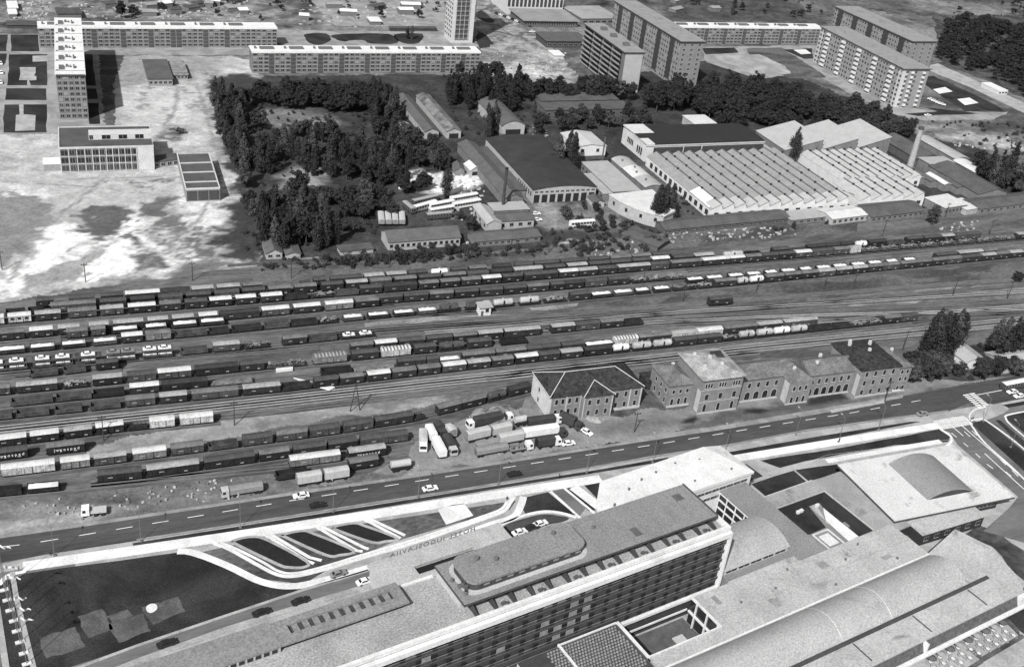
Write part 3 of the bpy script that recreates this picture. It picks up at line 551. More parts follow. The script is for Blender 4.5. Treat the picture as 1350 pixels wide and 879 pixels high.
def slab_block(label, fr, L, D, h, floors, bay, roofm, wallm, stair=(), name='apartment_block', band_m=None, parapet=True, vents='rows', sides=('left', 'right'), fascia=1.0, bcols=(), bcol_sides=(), frame=f_light, grid=True, over=0.3):
    t = thing(name, label, 'apartment block', fr)
    b = MB(); b.box(0, L, 0, D, 0, h)
    b.build('wall', wallm, t)
    r = MB(); r.box(-over, L+over, -over, D+over, h+0.01, h+0.45)
    if fascia: r.box(-over-0.02, L+over+0.02, -over-0.06, -over, h-fascia+0.45, h+0.455)
    ro = r.build('roof', roofm, t)
    fh = h/(floors+0.35); n = max(1, int(L/bay)); bw = L/n
    # floor lines and pier lines, as shallow bands
    if grid:
        g = MB()
        for k in range(floors+1): g.box(0.05, L-0.05, -0.13, -0.003, k*fh+0.25, k*fh+0.45)
        for k in range(0, n+1, 2): g.box(max(0, k*bw-0.1), min(L, k*bw+0.1), -0.16, -0.135, 0.3, h-0.1)
        g.build('facade_grid', band_m or f_light, t)
    fa = Facade(t)
    stair = set(stair)
    for k in range(floors):
        for i in range(n):
            if i in stair: continue
            fa.win('front', (i+0.5)*bw, 0, k*fh+1.15, bw*0.62, fh*0.5, frame, (PANE, PANE, CURT, PANE, PANE2, PANE, PANE2)[(i*7+k*3+(i*k) % 5) % 7], False)
    for sd in sides:
        m = max(2, int(D/3.2))
        for k in range(floors):
            for i in range(m):
                a = (i+0.5)*D/m
                fa.win(sd, a, 0 if sd == 'left' else L, k*fh+1.15, 1.3, fh*0.45, frame, PANE, False)
    fa.done()
    for i in sorted(stair):
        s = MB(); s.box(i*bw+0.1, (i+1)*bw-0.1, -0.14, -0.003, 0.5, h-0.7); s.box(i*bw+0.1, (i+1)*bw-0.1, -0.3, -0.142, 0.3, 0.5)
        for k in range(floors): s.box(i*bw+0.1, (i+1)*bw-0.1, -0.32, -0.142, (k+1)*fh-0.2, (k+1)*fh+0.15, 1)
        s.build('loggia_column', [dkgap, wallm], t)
    v = MB(); rr = random.Random(int(L*10))
    if vents == 'rows':
        for k in range(int(L/17)):
            x = 5+k*17
            if x+9 < L:
                v.box(x, x+8, D*0.35, D*0.65, h+0.455, h+1.3); ro2 = None
            v.box(x-3, x-2, D*0.45, D*0.6, h+0.455, h+1.6)
    elif vents == 'few':
        for k in range(int(L/9)): x = rr.uniform(1, L-2); y = rr.uniform(1, D-2); v.box(x, x+1.0, y, y+1.0, h+0.455, h+1.5)
    if v.v: v.build('roof_vent', m_vent, t)
    return t, fa, fh

# long rows (front edge of the roof in the survey photograph, height)
def row(label, pa, pb, h, D, **kw):
    a, b = G(*pa, h), G(*pb, h); fr = Fr(a, az_of(a, b)); L = hypot(b[0]-a[0], b[1]-a[1])
    return slab_block(label, fr, L, D, h, 5, 3.1, r_white, w_grey, **kw)
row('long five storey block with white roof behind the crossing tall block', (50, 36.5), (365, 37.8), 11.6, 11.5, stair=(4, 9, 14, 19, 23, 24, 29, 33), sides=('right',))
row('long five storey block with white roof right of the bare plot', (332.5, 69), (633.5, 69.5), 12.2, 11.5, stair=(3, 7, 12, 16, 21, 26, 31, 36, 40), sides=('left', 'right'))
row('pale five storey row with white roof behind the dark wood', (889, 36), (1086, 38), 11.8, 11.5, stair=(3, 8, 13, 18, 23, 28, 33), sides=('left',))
# tall narrow block seen end-on
f, L, D = fit([(72.5, 97), (111.5, 97), (106.7, 25), (72.7, 25)], 23, 67)
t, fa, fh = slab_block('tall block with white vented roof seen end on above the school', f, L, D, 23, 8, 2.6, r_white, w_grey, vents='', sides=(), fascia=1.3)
for k in range(6):                                  # stairheads and ducts on its long roof
    y = 5+k*(D-8)/5.6; v = MB()
    for j in range(4): v.box(1.6, 4.0, y-0.6+j*1.5, y+0.1+j*1.5, 23.46, 24.3)
    v.box(4.8, 6.0, y+3.5, y+4.8, 23.46, 24.6); v.box(6.6, 7.1, y+3, y+4.5, 23.46, 24.3); v.box(8.2, 8.9, y+1.2, y+4.4, 23.46, 24.6); v.box(0.4, 1.4, y-1.5, y-1.1, 23.46, 23.8); v.box(0, L, y-2.5, y-2.3, 23.46, 23.62)
    v.build('roof_vent', m_vent, t)
v = MB(); v.box(0, L, -0.45, -0.37, 21.6, 22.6); v.build('attic_band', r_dark, t)
# white tower (its top is out of the picture)
a, b = G(594.4, 57), G(622.6, 57); fr = Fr(a, az_of(a, b)); L = hypot(b[0]-a[0], b[1]-a[1]); h = 58
t = thing('apartment_tower', 'tall white tower block standing behind the middle white roofed row', 'tower block', fr)
c = G(574.5, 50); lf = fr.l(574.5, 50); D = 15.0
MB().box(0, L, 0, D, 0, h).build('wall', w_light, t); MB().box(-0.3, L+0.3, -0.3, D+0.3, h+0.01, h+1).build('roof', r_grey, t)
fa = Facade(t)
for k in range(18):
    for i in range(4): fa.win('left', (i+0.5)*D/4, 0, 3.4+k*3.0, 1.7, 1.5, f_mid, PANE2, False)
fa.done()
x0, x1 = L*0.14, L*0.74
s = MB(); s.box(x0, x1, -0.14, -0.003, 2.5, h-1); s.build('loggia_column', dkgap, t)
s = MB()
for k in range(18): s.box(x0, x1, -0.6, -0.142, 2.6+k*3.0, 2.75+k*3.0); s.box(x0+0.05, x1-0.05, -0.62, -0.5, 2.752+k*3.0, 3.6+k*3.0)
s.build('balcony', mat('grey balcony', 0.16, 0.2, 0.4), t)
s = MB()
for q in (x0, (x0*2+x1)/3, (x0+2*x1)/3, x1): s.box(q-0.12, q+0.12, -0.75, -0.625, 2.5, h-1)
s.build('pier', w_light, t)

# slabs on the right, standing across the view: long side faces left
def cross_slab(label, P, z, floors, az, style, h=None, end_m=None, roofm=r_grey):
    f, L, D = fit(P, z, az); h = z
    t = thing('apartment_block', label, 'apartment block', f)
    MB().box(0, L, 0, D, 0, h).build('wall', mat('pale panel wall', 0.20, 0.12, 0.3) if style == 'loggia' else w_block if style != 'balcony' else w_grey, t)
    r = MB(); r.box(-0.8, L+0.8, -0.8, D+0.8, h+0.01, h+0.5); r.build('roof', roofm, t)
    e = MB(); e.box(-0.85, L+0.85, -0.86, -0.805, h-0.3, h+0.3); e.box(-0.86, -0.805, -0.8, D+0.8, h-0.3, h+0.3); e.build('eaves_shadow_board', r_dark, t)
    fh = h/(floors+0.3); fa = Facade(t)
    if style == 'balcony':
        for k in range(floors):
            for i in range(4):
                y0, y1 = D*(0.06+0.235*i), D*(0.06+0.235*i)+D*0.215
                b = MB(); b.box(-1.1, -0.003, y0, y1, k*fh+0.9, k*fh+1.05); b.box(-1.18, -1.1, y0, y1, k*fh+0.9, k*fh+1.95, 1); b.box(-0.05, -0.004, y0+0.3, y1-0.3, k*fh+1.06, k*fh+3.0, 2)
                b.build('balcony', [w_grey, balc, PANE], t)
        g = MB(); g.box(0.4, L-0.4, -0.05, -0.003, 0.2, h-0.2); g.build('end_wall_panel', mat('pale end wall', 0.36, 0.12, 0.2), t)
    else:
        n = int(D/3.0)
        stair = {int(n*q) for q in (0.1, 0.3, 0.5, 0.7, 0.9)}
        for i in range(n):
            for k in range(floors):
                y = (i+0.5)*D/n
                if i in stair and style == 'loggia': continue
                fa.win('left', y, 0, k*fh+1.2, 1.7, fh*0.5, f_bright if style == 'loggia' else f_light, PANE2 if (i*5+k*7) % 3 == 0 else CURT if (i*3+k*5) % 7 == 0 else PANE, False)
        for i in range(3):
            for k in range(floors): fa.win('front', (i+0.5)*L/3, 0, k*fh+1.2, 1.7, fh*0.5, f_bright if style == 'loggia' else f_light, PANE2, False)
        fa.done()
        for i in sorted(stair):
            y = (i+0.5)*D/n; w2 = D/n*0.62
            if style == 'loggia':
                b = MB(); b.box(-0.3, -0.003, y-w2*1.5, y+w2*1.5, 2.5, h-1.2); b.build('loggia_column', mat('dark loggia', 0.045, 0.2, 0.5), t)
            else:
                for k in range(floors):
                    b = MB(); b.box(-1.2, -0.003, y-w2, y+w2, k*fh+1.0, k*fh+2.3); b.build('balcony', balc2, t)
        if style == 'white':
            for x in (L*0.36, L*0.8):
                for k in range(floors):
                    b = MB(); b.box(x-0.9, x+0.9, -1.1, -0.003, k*fh+1.0, k*fh+2.2); b.build('balcony', balc2, t)
            b = MB(); b.box(0, L*0.2, -0.05, -0.003, 0.2, h-0.5); b.box(-0.05, -0.003, 0, D*0.045, 0.2, h-0.5); b.box(-0.05, -0.003, D*0.955, D, 0.2, h-0.5); b.box(-0.1, -0.051, 0, D, h-1.4, h-0.31); b.build('plain_wall_strip', w_light, t)
        g = MB()
        for k in range(floors): g.box(-0.14, -0.003, 0, D, k*fh+0.55, k*fh+0.7)
        g.build('facade_grid', f_light, t)
    # roof clutter
    rr = random.Random(int(h*D))
    for k in range(3): y = (0.12+0.3*k+rr.uniform(0, 0.1))*D; MB().box(L*0.35, L*0.65, y, y+3, h+0.51, h+2.4).build('roof_vent', m_vent if style == 'balcony' else r_grey, t)
    return t
cross_slab('tall balconied slab with grey roof beside the dark wood', [(827, 70), (850, 69), (790, 30), (773, 34)], 25.0, 8, 67, 'balcony')
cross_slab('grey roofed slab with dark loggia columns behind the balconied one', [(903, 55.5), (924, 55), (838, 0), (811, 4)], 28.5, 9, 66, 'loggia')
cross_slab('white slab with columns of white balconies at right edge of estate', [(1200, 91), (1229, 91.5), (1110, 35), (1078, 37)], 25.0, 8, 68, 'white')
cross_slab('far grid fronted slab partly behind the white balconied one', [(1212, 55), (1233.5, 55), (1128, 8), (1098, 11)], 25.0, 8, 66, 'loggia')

# low buildings at the top
def hall(label, P, h, az, wall, roof, cat='building', name='low_building', wins=0, over=0.5, thick=0.5, zf=None):
    f, L, D = fit(P, h if zf is None else zf, az); t = thing(name, label, cat, f)
    MB().box(0, L, 0, D, 0, h-thick).build('wall', wall, t)
    r = MB(); r.box(-over, L+over, -over, D+over, h-thick+0.004, h); r.build('roof', roof, t)
    fa = Facade(t)
    for i in range(wins): fa.win('front', (i+0.5)*L/wins, 0, h*0.3, L/wins*0.6, h*0.3, f_light, PANE, False)
    fa.done()
    return t, f, L, D
hall('white office building at the top edge above the boulevard', [(660, 10.5), (730, 9.5), (728, -6), (659, -5)], 18, 67, w_light, r_grey, 'office', 'office_building', 14, zf=5)
hall('wide low podium with pale flat roof below the white office building', [(697, 28), (760, 26), (740, 12), (672, 13)], 5, 67, mat('podium glazing', 0.10, 0.2, 0.4), mat('podium roof', 0.23, 0.2, 0.1), 'podium', 'podium', 22, 1.5)
hall('low dark roofed pavilion between podium and the balconied slab', [(722, 54), (771, 53.5), (765, 42), (708, 43)], 5, 67, mat('dark wall', 0.06, 0.2, 0.4), mat('dark grey roof', 0.09, 0.2, 0.2), 'pavilion', 'pavilion', 8, 0.8)
hall('low pale roofed building behind the podium at top', [(745, 20), (812, 28), (806, 10), (752, 6)], 5, 62, w_grey, mat('pale dusty roof', 0.28, 0.2, 0.1), 'building', 'low_building', 6)
hall('small white hut by the building site near balconied slab', [(728, 72), (741, 73), (738, 66), (727, 67)], 3, 67, w_light, r_white, 'hut', 'hut')
hall('small white roofed hut in the walled plot', [(488, 28), (501, 27.5), (499, 22), (486, 23)], 3, 67, w_grey, r_white, 'hut', 'hut')
hall('low dark shed in the fields at top left', [(75, 18), (106, 17), (105, 10), (74, 11)], 3.5, 62, w_grey, mat('shed roof', 0.07, 0.3, 0.3), 'shed', 'shed')
hall('white roofed shed by the dump, upper of two', [(10, 10), (22, 10), (22, 1), (10, 2)], 3, 62, w_grey, r_white, 'shed', 'shed'); hall('white roofed shed by the dump, lower of two', [(11, 18), (21, 18), (21, 12), (11, 12)], 3, 62, w_grey, r_white, 'shed', 'shed')
hall('long dark wall building closing the dump', [(9, 32), (50, 33), (50, 28), (9, 27)], 2.5, 65, mat('dark wall', 0.06, 0.2, 0.4), mat('shed roof', 0.07, 0.3, 0.3), 'shed', 'shed')
hall('half built dark roofed block on the bare ground', [(194, 103), (224, 103), (222, 78), (190, 79)], 4.5, 66, w_block, mat('dark grey roof', 0.09, 0.2, 0.2), 'building', 'building_shell', 5)
hall('low pale building beside the half built block', [(226, 98), (245, 98), (243, 80), (225, 81)], 3.0, 66, w_block, mat('patchy roof', 0.2, 0.5, 0.3), 'building', 'building_shell', 4)
hall('white caravan by the meadow road', [(1302, 118), (1322, 121), (1320, 110), (1303, 107)], 3.2, 66, w_light, r_white, 'caravan', 'caravan', 3, 0.1)
hall('low long site fence shed in the upper plots', [(515, 38), (573, 36), (573, 34), (515, 36)], 2.5, 65, mat('dark wall', 0.06, 0.2, 0.4), mat('shed roof', 0.07, 0.3, 0.3), 'shed', 'shed')

hr = random.Random(5)
for i in range(26):
    px, py = ((hr.uniform(115, 330), hr.uniform(4, 22)), (hr.uniform(385, 560), hr.uniform(2, 30)), (hr.uniform(880, 1060), hr.uniform(-4, 18)))[(0, 0, 1, 0, 1, 2)[i % 6]]
    p = G(px, py); fr_ = Fr(p, 60+hr.uniform(-25, 25)); Lh, Dh, hh = hr.uniform(5, 14), hr.uniform(4, 7), hr.uniform(2.4, 3.6); k = hr.randrange(3)
    lab = ('dark roofed', 'grey roofed', 'pale roofed')[k]+' low hut in the '+('cluttered plots behind the long row', 'plots left of the tower', 'fields above the pale row')[(0, 0, 1, 0, 1, 2)[i % 6]]
    t = thing('hut', lab, 'hut', fr_, group='huts in the far plots: '+lab); MB().box(0, Lh, 0, Dh, 0, hh).build('wall', w_grey, t)
    MB().extr([(-0.3, hh+0.003), (Dh+0.3, hh+0.003), (Dh/2, hh+1.2)], -0.3, Lh+0.3).build('roof', (mat('shed roof', 0.07, 0.3, 0.3), r_grey, r_white)[k], t)
# ------------------------------------------------------------------ school, its sports hall
f, L, D = fit([(77.5, 196), (201, 193), (198, 166.5), (77, 169)], 11.2, 67); h = 11.2
t = thing('school', 'three storey school with dark roof and glazed grid front', 'school', f)
b = MB(); b.box(0, L, 0, D, 0, h); b.build('wall', mat('school render', 0.42, 0.1, 0.3), t)
r = MB(); r.box(0.3, L-0.3, 0.3, D-0.3, h+0.002, h+0.15); r.build('roof', mat('dark school roof', 0.075, 0.3, 0.12), t)
p = MB(); p.box(-0.15, L+0.15, -0.15, 0.3, h+0.004, h+0.5); p.box(-0.15, L+0.15, D-0.3, D+0.15, h+0.004, h+0.5); p.box(-0.15, 0.3, 0.302, D-0.302, h+0.004, h+0.5); p.build('parapet', w_light, t)
# raised lantern with a courtyard notch on the right half of the roof
x0, x1, y0, y1 = L*0.32, L, D*0.36, D*0.60
b = MB(); b.box(x0, x1, y0, y1, h+0.16, h+2.6); b.build('lantern', w_light, t)
gz = MB(); gz.box(0.15, L*0.82, -0.045, -0.003, 0.3, h-0.3); gz.build('glazing', mat('school glazing', 0.06, 0.5, 0.5, 0.4), t)
fa = Facade(t)
for x, wd in ((0.345, 1.5), (0.505, 3.6), (0.685, 3.6), (0.865, 3.6)): fa.win('front', L*x, y0, h+0.45, wd, 1.9, w_light, PANE, False)
cols = [0.5, 3.6, 6.4, 10.3, 12.5, 16.0, 17.8, 21.5, 23.0, 26.5, 28.2, 31.0, 32.2]
xs = [2.0, 5.0, 8.4, 11.4, 14.3, 17.0, 19.8, 22.3, 24.8, 27.4, 29.6]
for k in range(3):
    for i, x in enumerate(xs): fa.win('front', x*L/39.0*1.02, 0, 0.9+k*3.55, (2.9 if i % 2 == 0 else 2.0), 2.3, f_light, PANE if k else PANE2, False)
fa.done()
g = MB()
for k in range(4): g.box(0.1, L*0.82, -0.22, -0.17, 0.2+k*3.55, 0.5+k*3.55)
for x in (0.1, 3.5, 6.8, 10, 13, 15.8, 18.6, 21.2, 23.7, 26.2, 28.7, 31): g.box(x*L/39*1.02, x*L/39*1.02+0.3, -0.24, -0.225, 0.2, h)
g.build('facade_grid', w_light, t)
w_ = MB(); w_.box(L*0.83, L-0.002, -0.12, -0.002, 0.2, h); w_.build('plain_wall_strip', w_light, t)
e = MB(); e.box(-7, -0.01, 2, 9, 0, 3.2); e.box(-7.3, -0.012, 1.7, 9.3, 3.204, 3.6, 1); e.build('annex', [w_block, r_white], t)
f2, L2, D2 = fit([(243.5, 251), (287, 248.5), (278, 202), (235, 203)], 5.6, 67)
t = thing('sports_hall', 'low sports hall with four stepped dark roofs beside the school', 'sports hall', f2)
b = MB(); r = MB(); tr = MB()
for k in range(4):
    ya, yb = D2*(0 if k == 0 else 0.18+0.27*(k-1)), D2*(0.18+0.27*k) if k < 3 else D2
    hh = 5.6-0.1*k
    b.box(0, L2, ya+0.002, yb-0.002, 0, hh); r.box(0.35, L2-0.35, ya+0.5, yb-0.01, hh+0.004, hh+0.12)
    tr.box(-0.1, L2+0.1, ya-0.1, ya+0.45, hh+0.006, hh+0.6)
tr.box(-0.2, 0.3, 0.46, D2, 5.75, 6.0); tr.box(L2-0.3, L2+0.2, 0.46, D2, 5.75, 6.0)
b.build('wall', w_block, t); r.build('roof', mat('dark school roof', 0.075, 0.3, 0.12), t); tr.build('roof_trim', w_light, t)
g = MB()
for i in range(3): g.box(0.3+i*(L2-0.3)/3, (i+1)*(L2-0.3)/3, -0.1, -0.003, 0.6, 5.0)
g.build('glazing', mat('dull glazing', 0.055, 0.2, 0.4, 0.4), t)
# glazed link between them
a = G(201, 222); b_ = G(240, 217); fr = Fr(a, az_of(a, b_)); LL = hypot(b_[0]-a[0], b_[1]-a[1])
t = thing('link_corridor', 'low flat link corridor between school and sports hall', 'corridor', fr)
MB().box(0.4, LL-0.4, 0, 7, 0, 2.7).build('wall', w_block, t); MB().box(0.3, LL-0.3, -0.3, 7.3, 2.704, 3.0).build('roof', mat('dark school roof', 0.075, 0.3, 0.12), t)
fa = Facade(t)
for i in range(4): fa.win('front', 2+i*LL/4.6, 0, 0.6, 1.8, 1.5, w_light, PANE, False)
# ------------------------------------------------------------------ sheds, factory
def arch(L0, L1, h0, rise, n=10):
    """points of an arc in (coordinate, z) from L0 to L1"""
    return [(L0+(L1-L0)*i/n, h0+rise*(1-((2*i/n-1)**2))) for i in range(n+1)]
def shed(label, fr, L, D, h, roof, wall, rise=1.5, kind='gable_y', name='shed', cat='shed', wins=0, doors=0, swins=0, over=0.4, ridge=0.5, vents=0):
    """gable_y: ridge runs away from the viewer (along y), gable in front; gable_x: ridge along x"""
    t = thing(name, label, cat, fr)
    b = MB(); r = MB()
    if kind == 'flat':
        b.box(0, L, 0, D, 0, h); r.box(-over, L+over, -over, D+over, h+0.004, h+0.3)
    elif kind == 'gable_y' or kind == 'arch_y':
        pr = arch(0, L, h, rise) if kind == 'arch_y' else [(0, h), (L*ridge, h+rise), (L, h)]
        b.extry([(0, 0), (L, 0)]+pr[::-1], 0, D)
        pr = arch(-over, L+over, h+0.03, rise) if kind == 'arch_y' else [(-over, h-over*rise/(L*0.5)+0.03), (L*ridge, h+rise+0.03), (L+over, h-over*rise/(L*0.5)+0.03)]
        r.extry(pr+[(q[0], q[1]+0.22) for q in pr[::-1]], -over, D+over)
    else:
        pr = arch(0, D, h, rise) if kind == 'arch_x' else [(0, h), (D*ridge, h+rise), (D, h)]
        b.extr([(0, 0)]+[(D, 0)]+pr[::-1], 0, L)
        pr = arch(-over, D+over, h+0.03, rise) if kind == 'arch_x' else [(-over, h-over*rise/(D*0.5)+0.03), (D*ridge, h+rise+0.03), (D+over, h-over*rise/(D*0.5)+0.03)]
        r.extr(pr+[(q[0], q[1]+0.22) for q in pr[::-1]], -over, L+over)
    b.build('wall', wall, t); r.build('roof', roof, t)
    fa = Facade(t)
    for i in range(wins): fa.win('front', (i+0.5)*L/wins, 0, h*0.38, min(1.6, L/wins*0.5), h*0.32, f_mid, PANE)
    for i in range(swins): fa.win('left', (i+0.5)*D/swins, 0, h*0.4, min(1.6, D/swins*0.5), h*0.3, f_mid, PANE)
    for i in range(doors):
        d = MB(); w2 = L/doors*0.33; c = (i+0.5)*L/doors; d.box(c-w2, c+w2, -0.06, -0.003, 0.02, h*0.66); d.build('door', mat('dark doorway', 0.02, 0.2, 0.5), t)
    for i in range(vents):
        v = MB(); x, y = L*(0.3+0.4*((i*7) % 3)/2), D*(i+0.5)/vents; zz = h+rise*0.8
        v.cyl((x, y, zz-0.6), (x, y, zz+1.2), 0.5); v.build('roof_vent', m_vent, t)
    return t
rf_dk = mat('tarred roof', 0.036, 0.25, 0.15); rf_md = mat('weathered dark roof', 0.085, 0.25, 0.2, fine=0.2); rf_gr = mat('grey tile roof', 0.095, 0.2, 0.3, fine=0.2); rf_lt = mat('pale asbestos roof', 0.33, 0.12, 0.2); rf_wh = mat('bright sheet roof', 0.52, 0.10, 0.3)
wl_m = mat('dingy wall', 0.16, 0.25, 0.4); wl_l = mat('limewashed wall', 0.34, 0.15, 0.4); wl_d = mat('sooty wall', 0.09, 0.25, 0.4)
S = lambda x, y, daz=0: FF.sub(x, y, daz)
def pshed(label, P, h, az, roof, wall, **kw):
    f, L, D = fit(P, h, az); return shed(label, f, L, D, h, roof, wall, **kw)
# sheds among the trees, going away from the viewer
pshed('long narrow grey shed left of the light roofed pair', [(560, 175), (577, 172), (539, 126), (524, 127)], 4, 66, rf_gr, wl_l, rise=1.6, doors=1)
pshed('patched pale roofed shed right of the long narrow grey one', [(584, 175), (605, 171), (567, 125), (556, 127)], 4, 66, mat('patched pale roof', 0.15, 0.6, 0.25), wl_l, rise=1.5, doors=1)
pshed('long dark shed at the left behind the garden trees', [(520, 163), (531, 160), (500, 121), (489, 121)], 4, 66, rf_md, wl_m, rise=1.5)
pshed('grey vaulted shed with white arched front among poplars', [(654, 166), (688, 166), (664, 134), (638, 134)], 6, 66, rf_gr, wl_l, rise=2.6, kind='arch_y', doors=1)
pshed('very long narrow dark shed along the bus yard', [(661, 262), (690, 260), (625, 188), (609, 190)], 4.5, 66, rf_gr, wl_m, rise=1.8, doors=0)
pshed('two parallel dark flat sheds behind the poplars, front one', [(718, 146), (828, 143), (825, 133), (711, 136)], 5, 66, rf_md, wl_d, kind='flat', wins=12)
pshed('two parallel dark flat sheds behind the poplars, rear one', [(712, 134), (812, 131), (806, 122), (708, 124)], 5, 66, rf_md, wl_d, kind='flat', wins=12)
# the big dark roofed carriage works
t = shed('big dark roofed repair hall with row of open gateways', S(-79.5, 26.5), 32, 66, 6.5, rf_dk, wl_l, rise=1.6, kind='arch_y', name='repair_hall', cat='hall', wins=0, swins=0)
fa = Facade(t)
for k in range(7): fa.win('left', 2.5+k*2.6, 0, 2.6, 1.3, 2.4, f_light, PANE2)
for i in range(8):
    d = MB(); c = 2+i*4.0; d.box(c-1.4, c+1.4, -0.06, -0.003, 0.02, 4.0); d.build('gateway', mat('dark doorway', 0.02, 0.2, 0.5), t)
for i in range(12): fa.win('front', 1.6+i*2.62, 0, 5.0, 1.6, 0.8, f_light, PANE2, False)
shed('small dark roofed lean to by the repair hall gateways', S(-52, 18), 5.5, 7, 2.6, rf_md, wl_l, rise=1.0, wins=1)
shed('low grey lean to along the left wall of repair hall', S(-85, 34), 5, 55, 3.4, rf_md, wl_m, rise=0.4, kind='flat', swins=6)
# white two window house, long light sheds, curved end building
t = shed('white house with two dark windows and dark base band', S(-36.5, 76), 17, 20, 7.0, mat('pale roof', 0.42, 0.12, 0.1), mat('white wall', 0.60, 0.1, 0.4), rise=1.2, kind='gable_y', name='white_house', cat='house')
fa = Facade(t)
for x in (4, 12.5): fa.win('front', x, 0, 4.2, 1.5, 1.4, f_mid, PANE)
MB().box(-0.05, 17.05, -0.06, -0.003, 0, 2.0).build('base_band', wl_d, t)
shed('long light roofed workshop leading to the curved front', S(-39.8, 23.5), 14, 37, 5.0, rf_lt, wl_m, rise=0.5, kind='flat', vents=0, swins=8)
shed('lower pale strip roof along the left of long light workshop', S(-44.5, 24), 4.6, 24, 4.0, rf_lt, wl_m, rise=0.5, kind='flat', swins=6)
# curved gable workshop
fr = S(-44.5, -8, 0); t = thing('workshop', 'pale workshop with curved white front and sloping roof', 'workshop', fr)
front = [(0, 26), (1.5, 18), (5, 10), (9.5, 4), (15, 0)]
poly = front+[(22.5, 4), (22.5, 27)]
MB().prism(poly, 0, 6.0).build('wall', wl_l, t)
c = (11, 17); pp = [(c[0]+(p[0]-c[0])*1.03, c[1]+(p[1]-c[1])*1.03) for p in poly]
MB().prism(pp, 6.004, [6.3]*5+[7.2, 7.2]).build('roof', rf_wh, t)
for i in range(4):
    a, b = front[i], front[i+1]; d = Fr(((a[0]+b[0])/2, (a[1]+b[1])/2), 90-math.degrees(atan2(b[1]-a[1], b[0]-a[0])))
    link('window', win_mesh(1.3, 1.6, f_mid, PANE), t, (d.o[0], d.o[1], 2.8), d.rz)
# row of small vaulted sheds
for k, (m, lab) in enumerate([(rf_lt, 'rear grey'), (rf_wh, 'middle white'), (rf_lt, 'front pale')]):
    shed(lab+' vaulted small shed beside the sawtooth factory', S(-20+k*0.4, 55-k*12.5), 9.5, 11.8, 3.4, m, wl_m, rise=1.3, kind='arch_y', vents=1 if k != 1 else 2)
# big hall with black roof behind the sawtooth halls
t = shed('big hall with black roof and white walled left end', S(0.5, 70), 71.5, 27.5, 9.0, mat('black roof', 0.024, 0.15, 0.15), mat('white hall wall', 0.52, 0.12, 0.3), rise=0.8, kind='arch_x', name='factory_hall', cat='hall', over=0.3)
fa = Facade(t)
for i in range(3): fa.win('left', 4.5+i*2.2, 0, 2.2, 1.3, 3.6, f_mid, PANE)
for i in range(4): fa.win('left', 15+i*1.8, 0, 3.4, 1.1, 2.6, f_mid, PANE)
MB().box(4.5, 71.4, -0.12, -0.003, 0.2, 7.6).build('front_cladding', mat('dark hall front', 0.05, 0.25, 0.3), t)
MB().box(-0.4, 71.9, -0.46, -0.31, 8.55, 9.1).build('fascia', w_light, t)
for x in (22, 33): MB().cyl((x, -0.4, 0), (x, -0.4, 8.4), 0.22).build('downpipe', w_light, t)
MB().box(-0.3, 11.5, 14.5, 27.6, 9.6, 10.25).build('light_roof_part', rf_wh, t); MB().box(-0.3, 4.6, -0.31, 14.49, 9.24, 9.9).build('light_roof_part', rf_wh, t)
shed('low white flat roofed building behind the black roofed hall', S(52, 104), 14, 20, 4.5, rf_wh, wl_l, kind='flat', rise=0)
shed('small white lean to left of the low flat roofed building', S(42, 104), 9, 7, 3.0, rf_wh, wl_l, kind='flat', rise=0)
shed('pale low roof at the right end of black roofed hall', S(73, 70), 9, 26, 3.0, rf_lt, wl_l, kind='flat', rise=0)

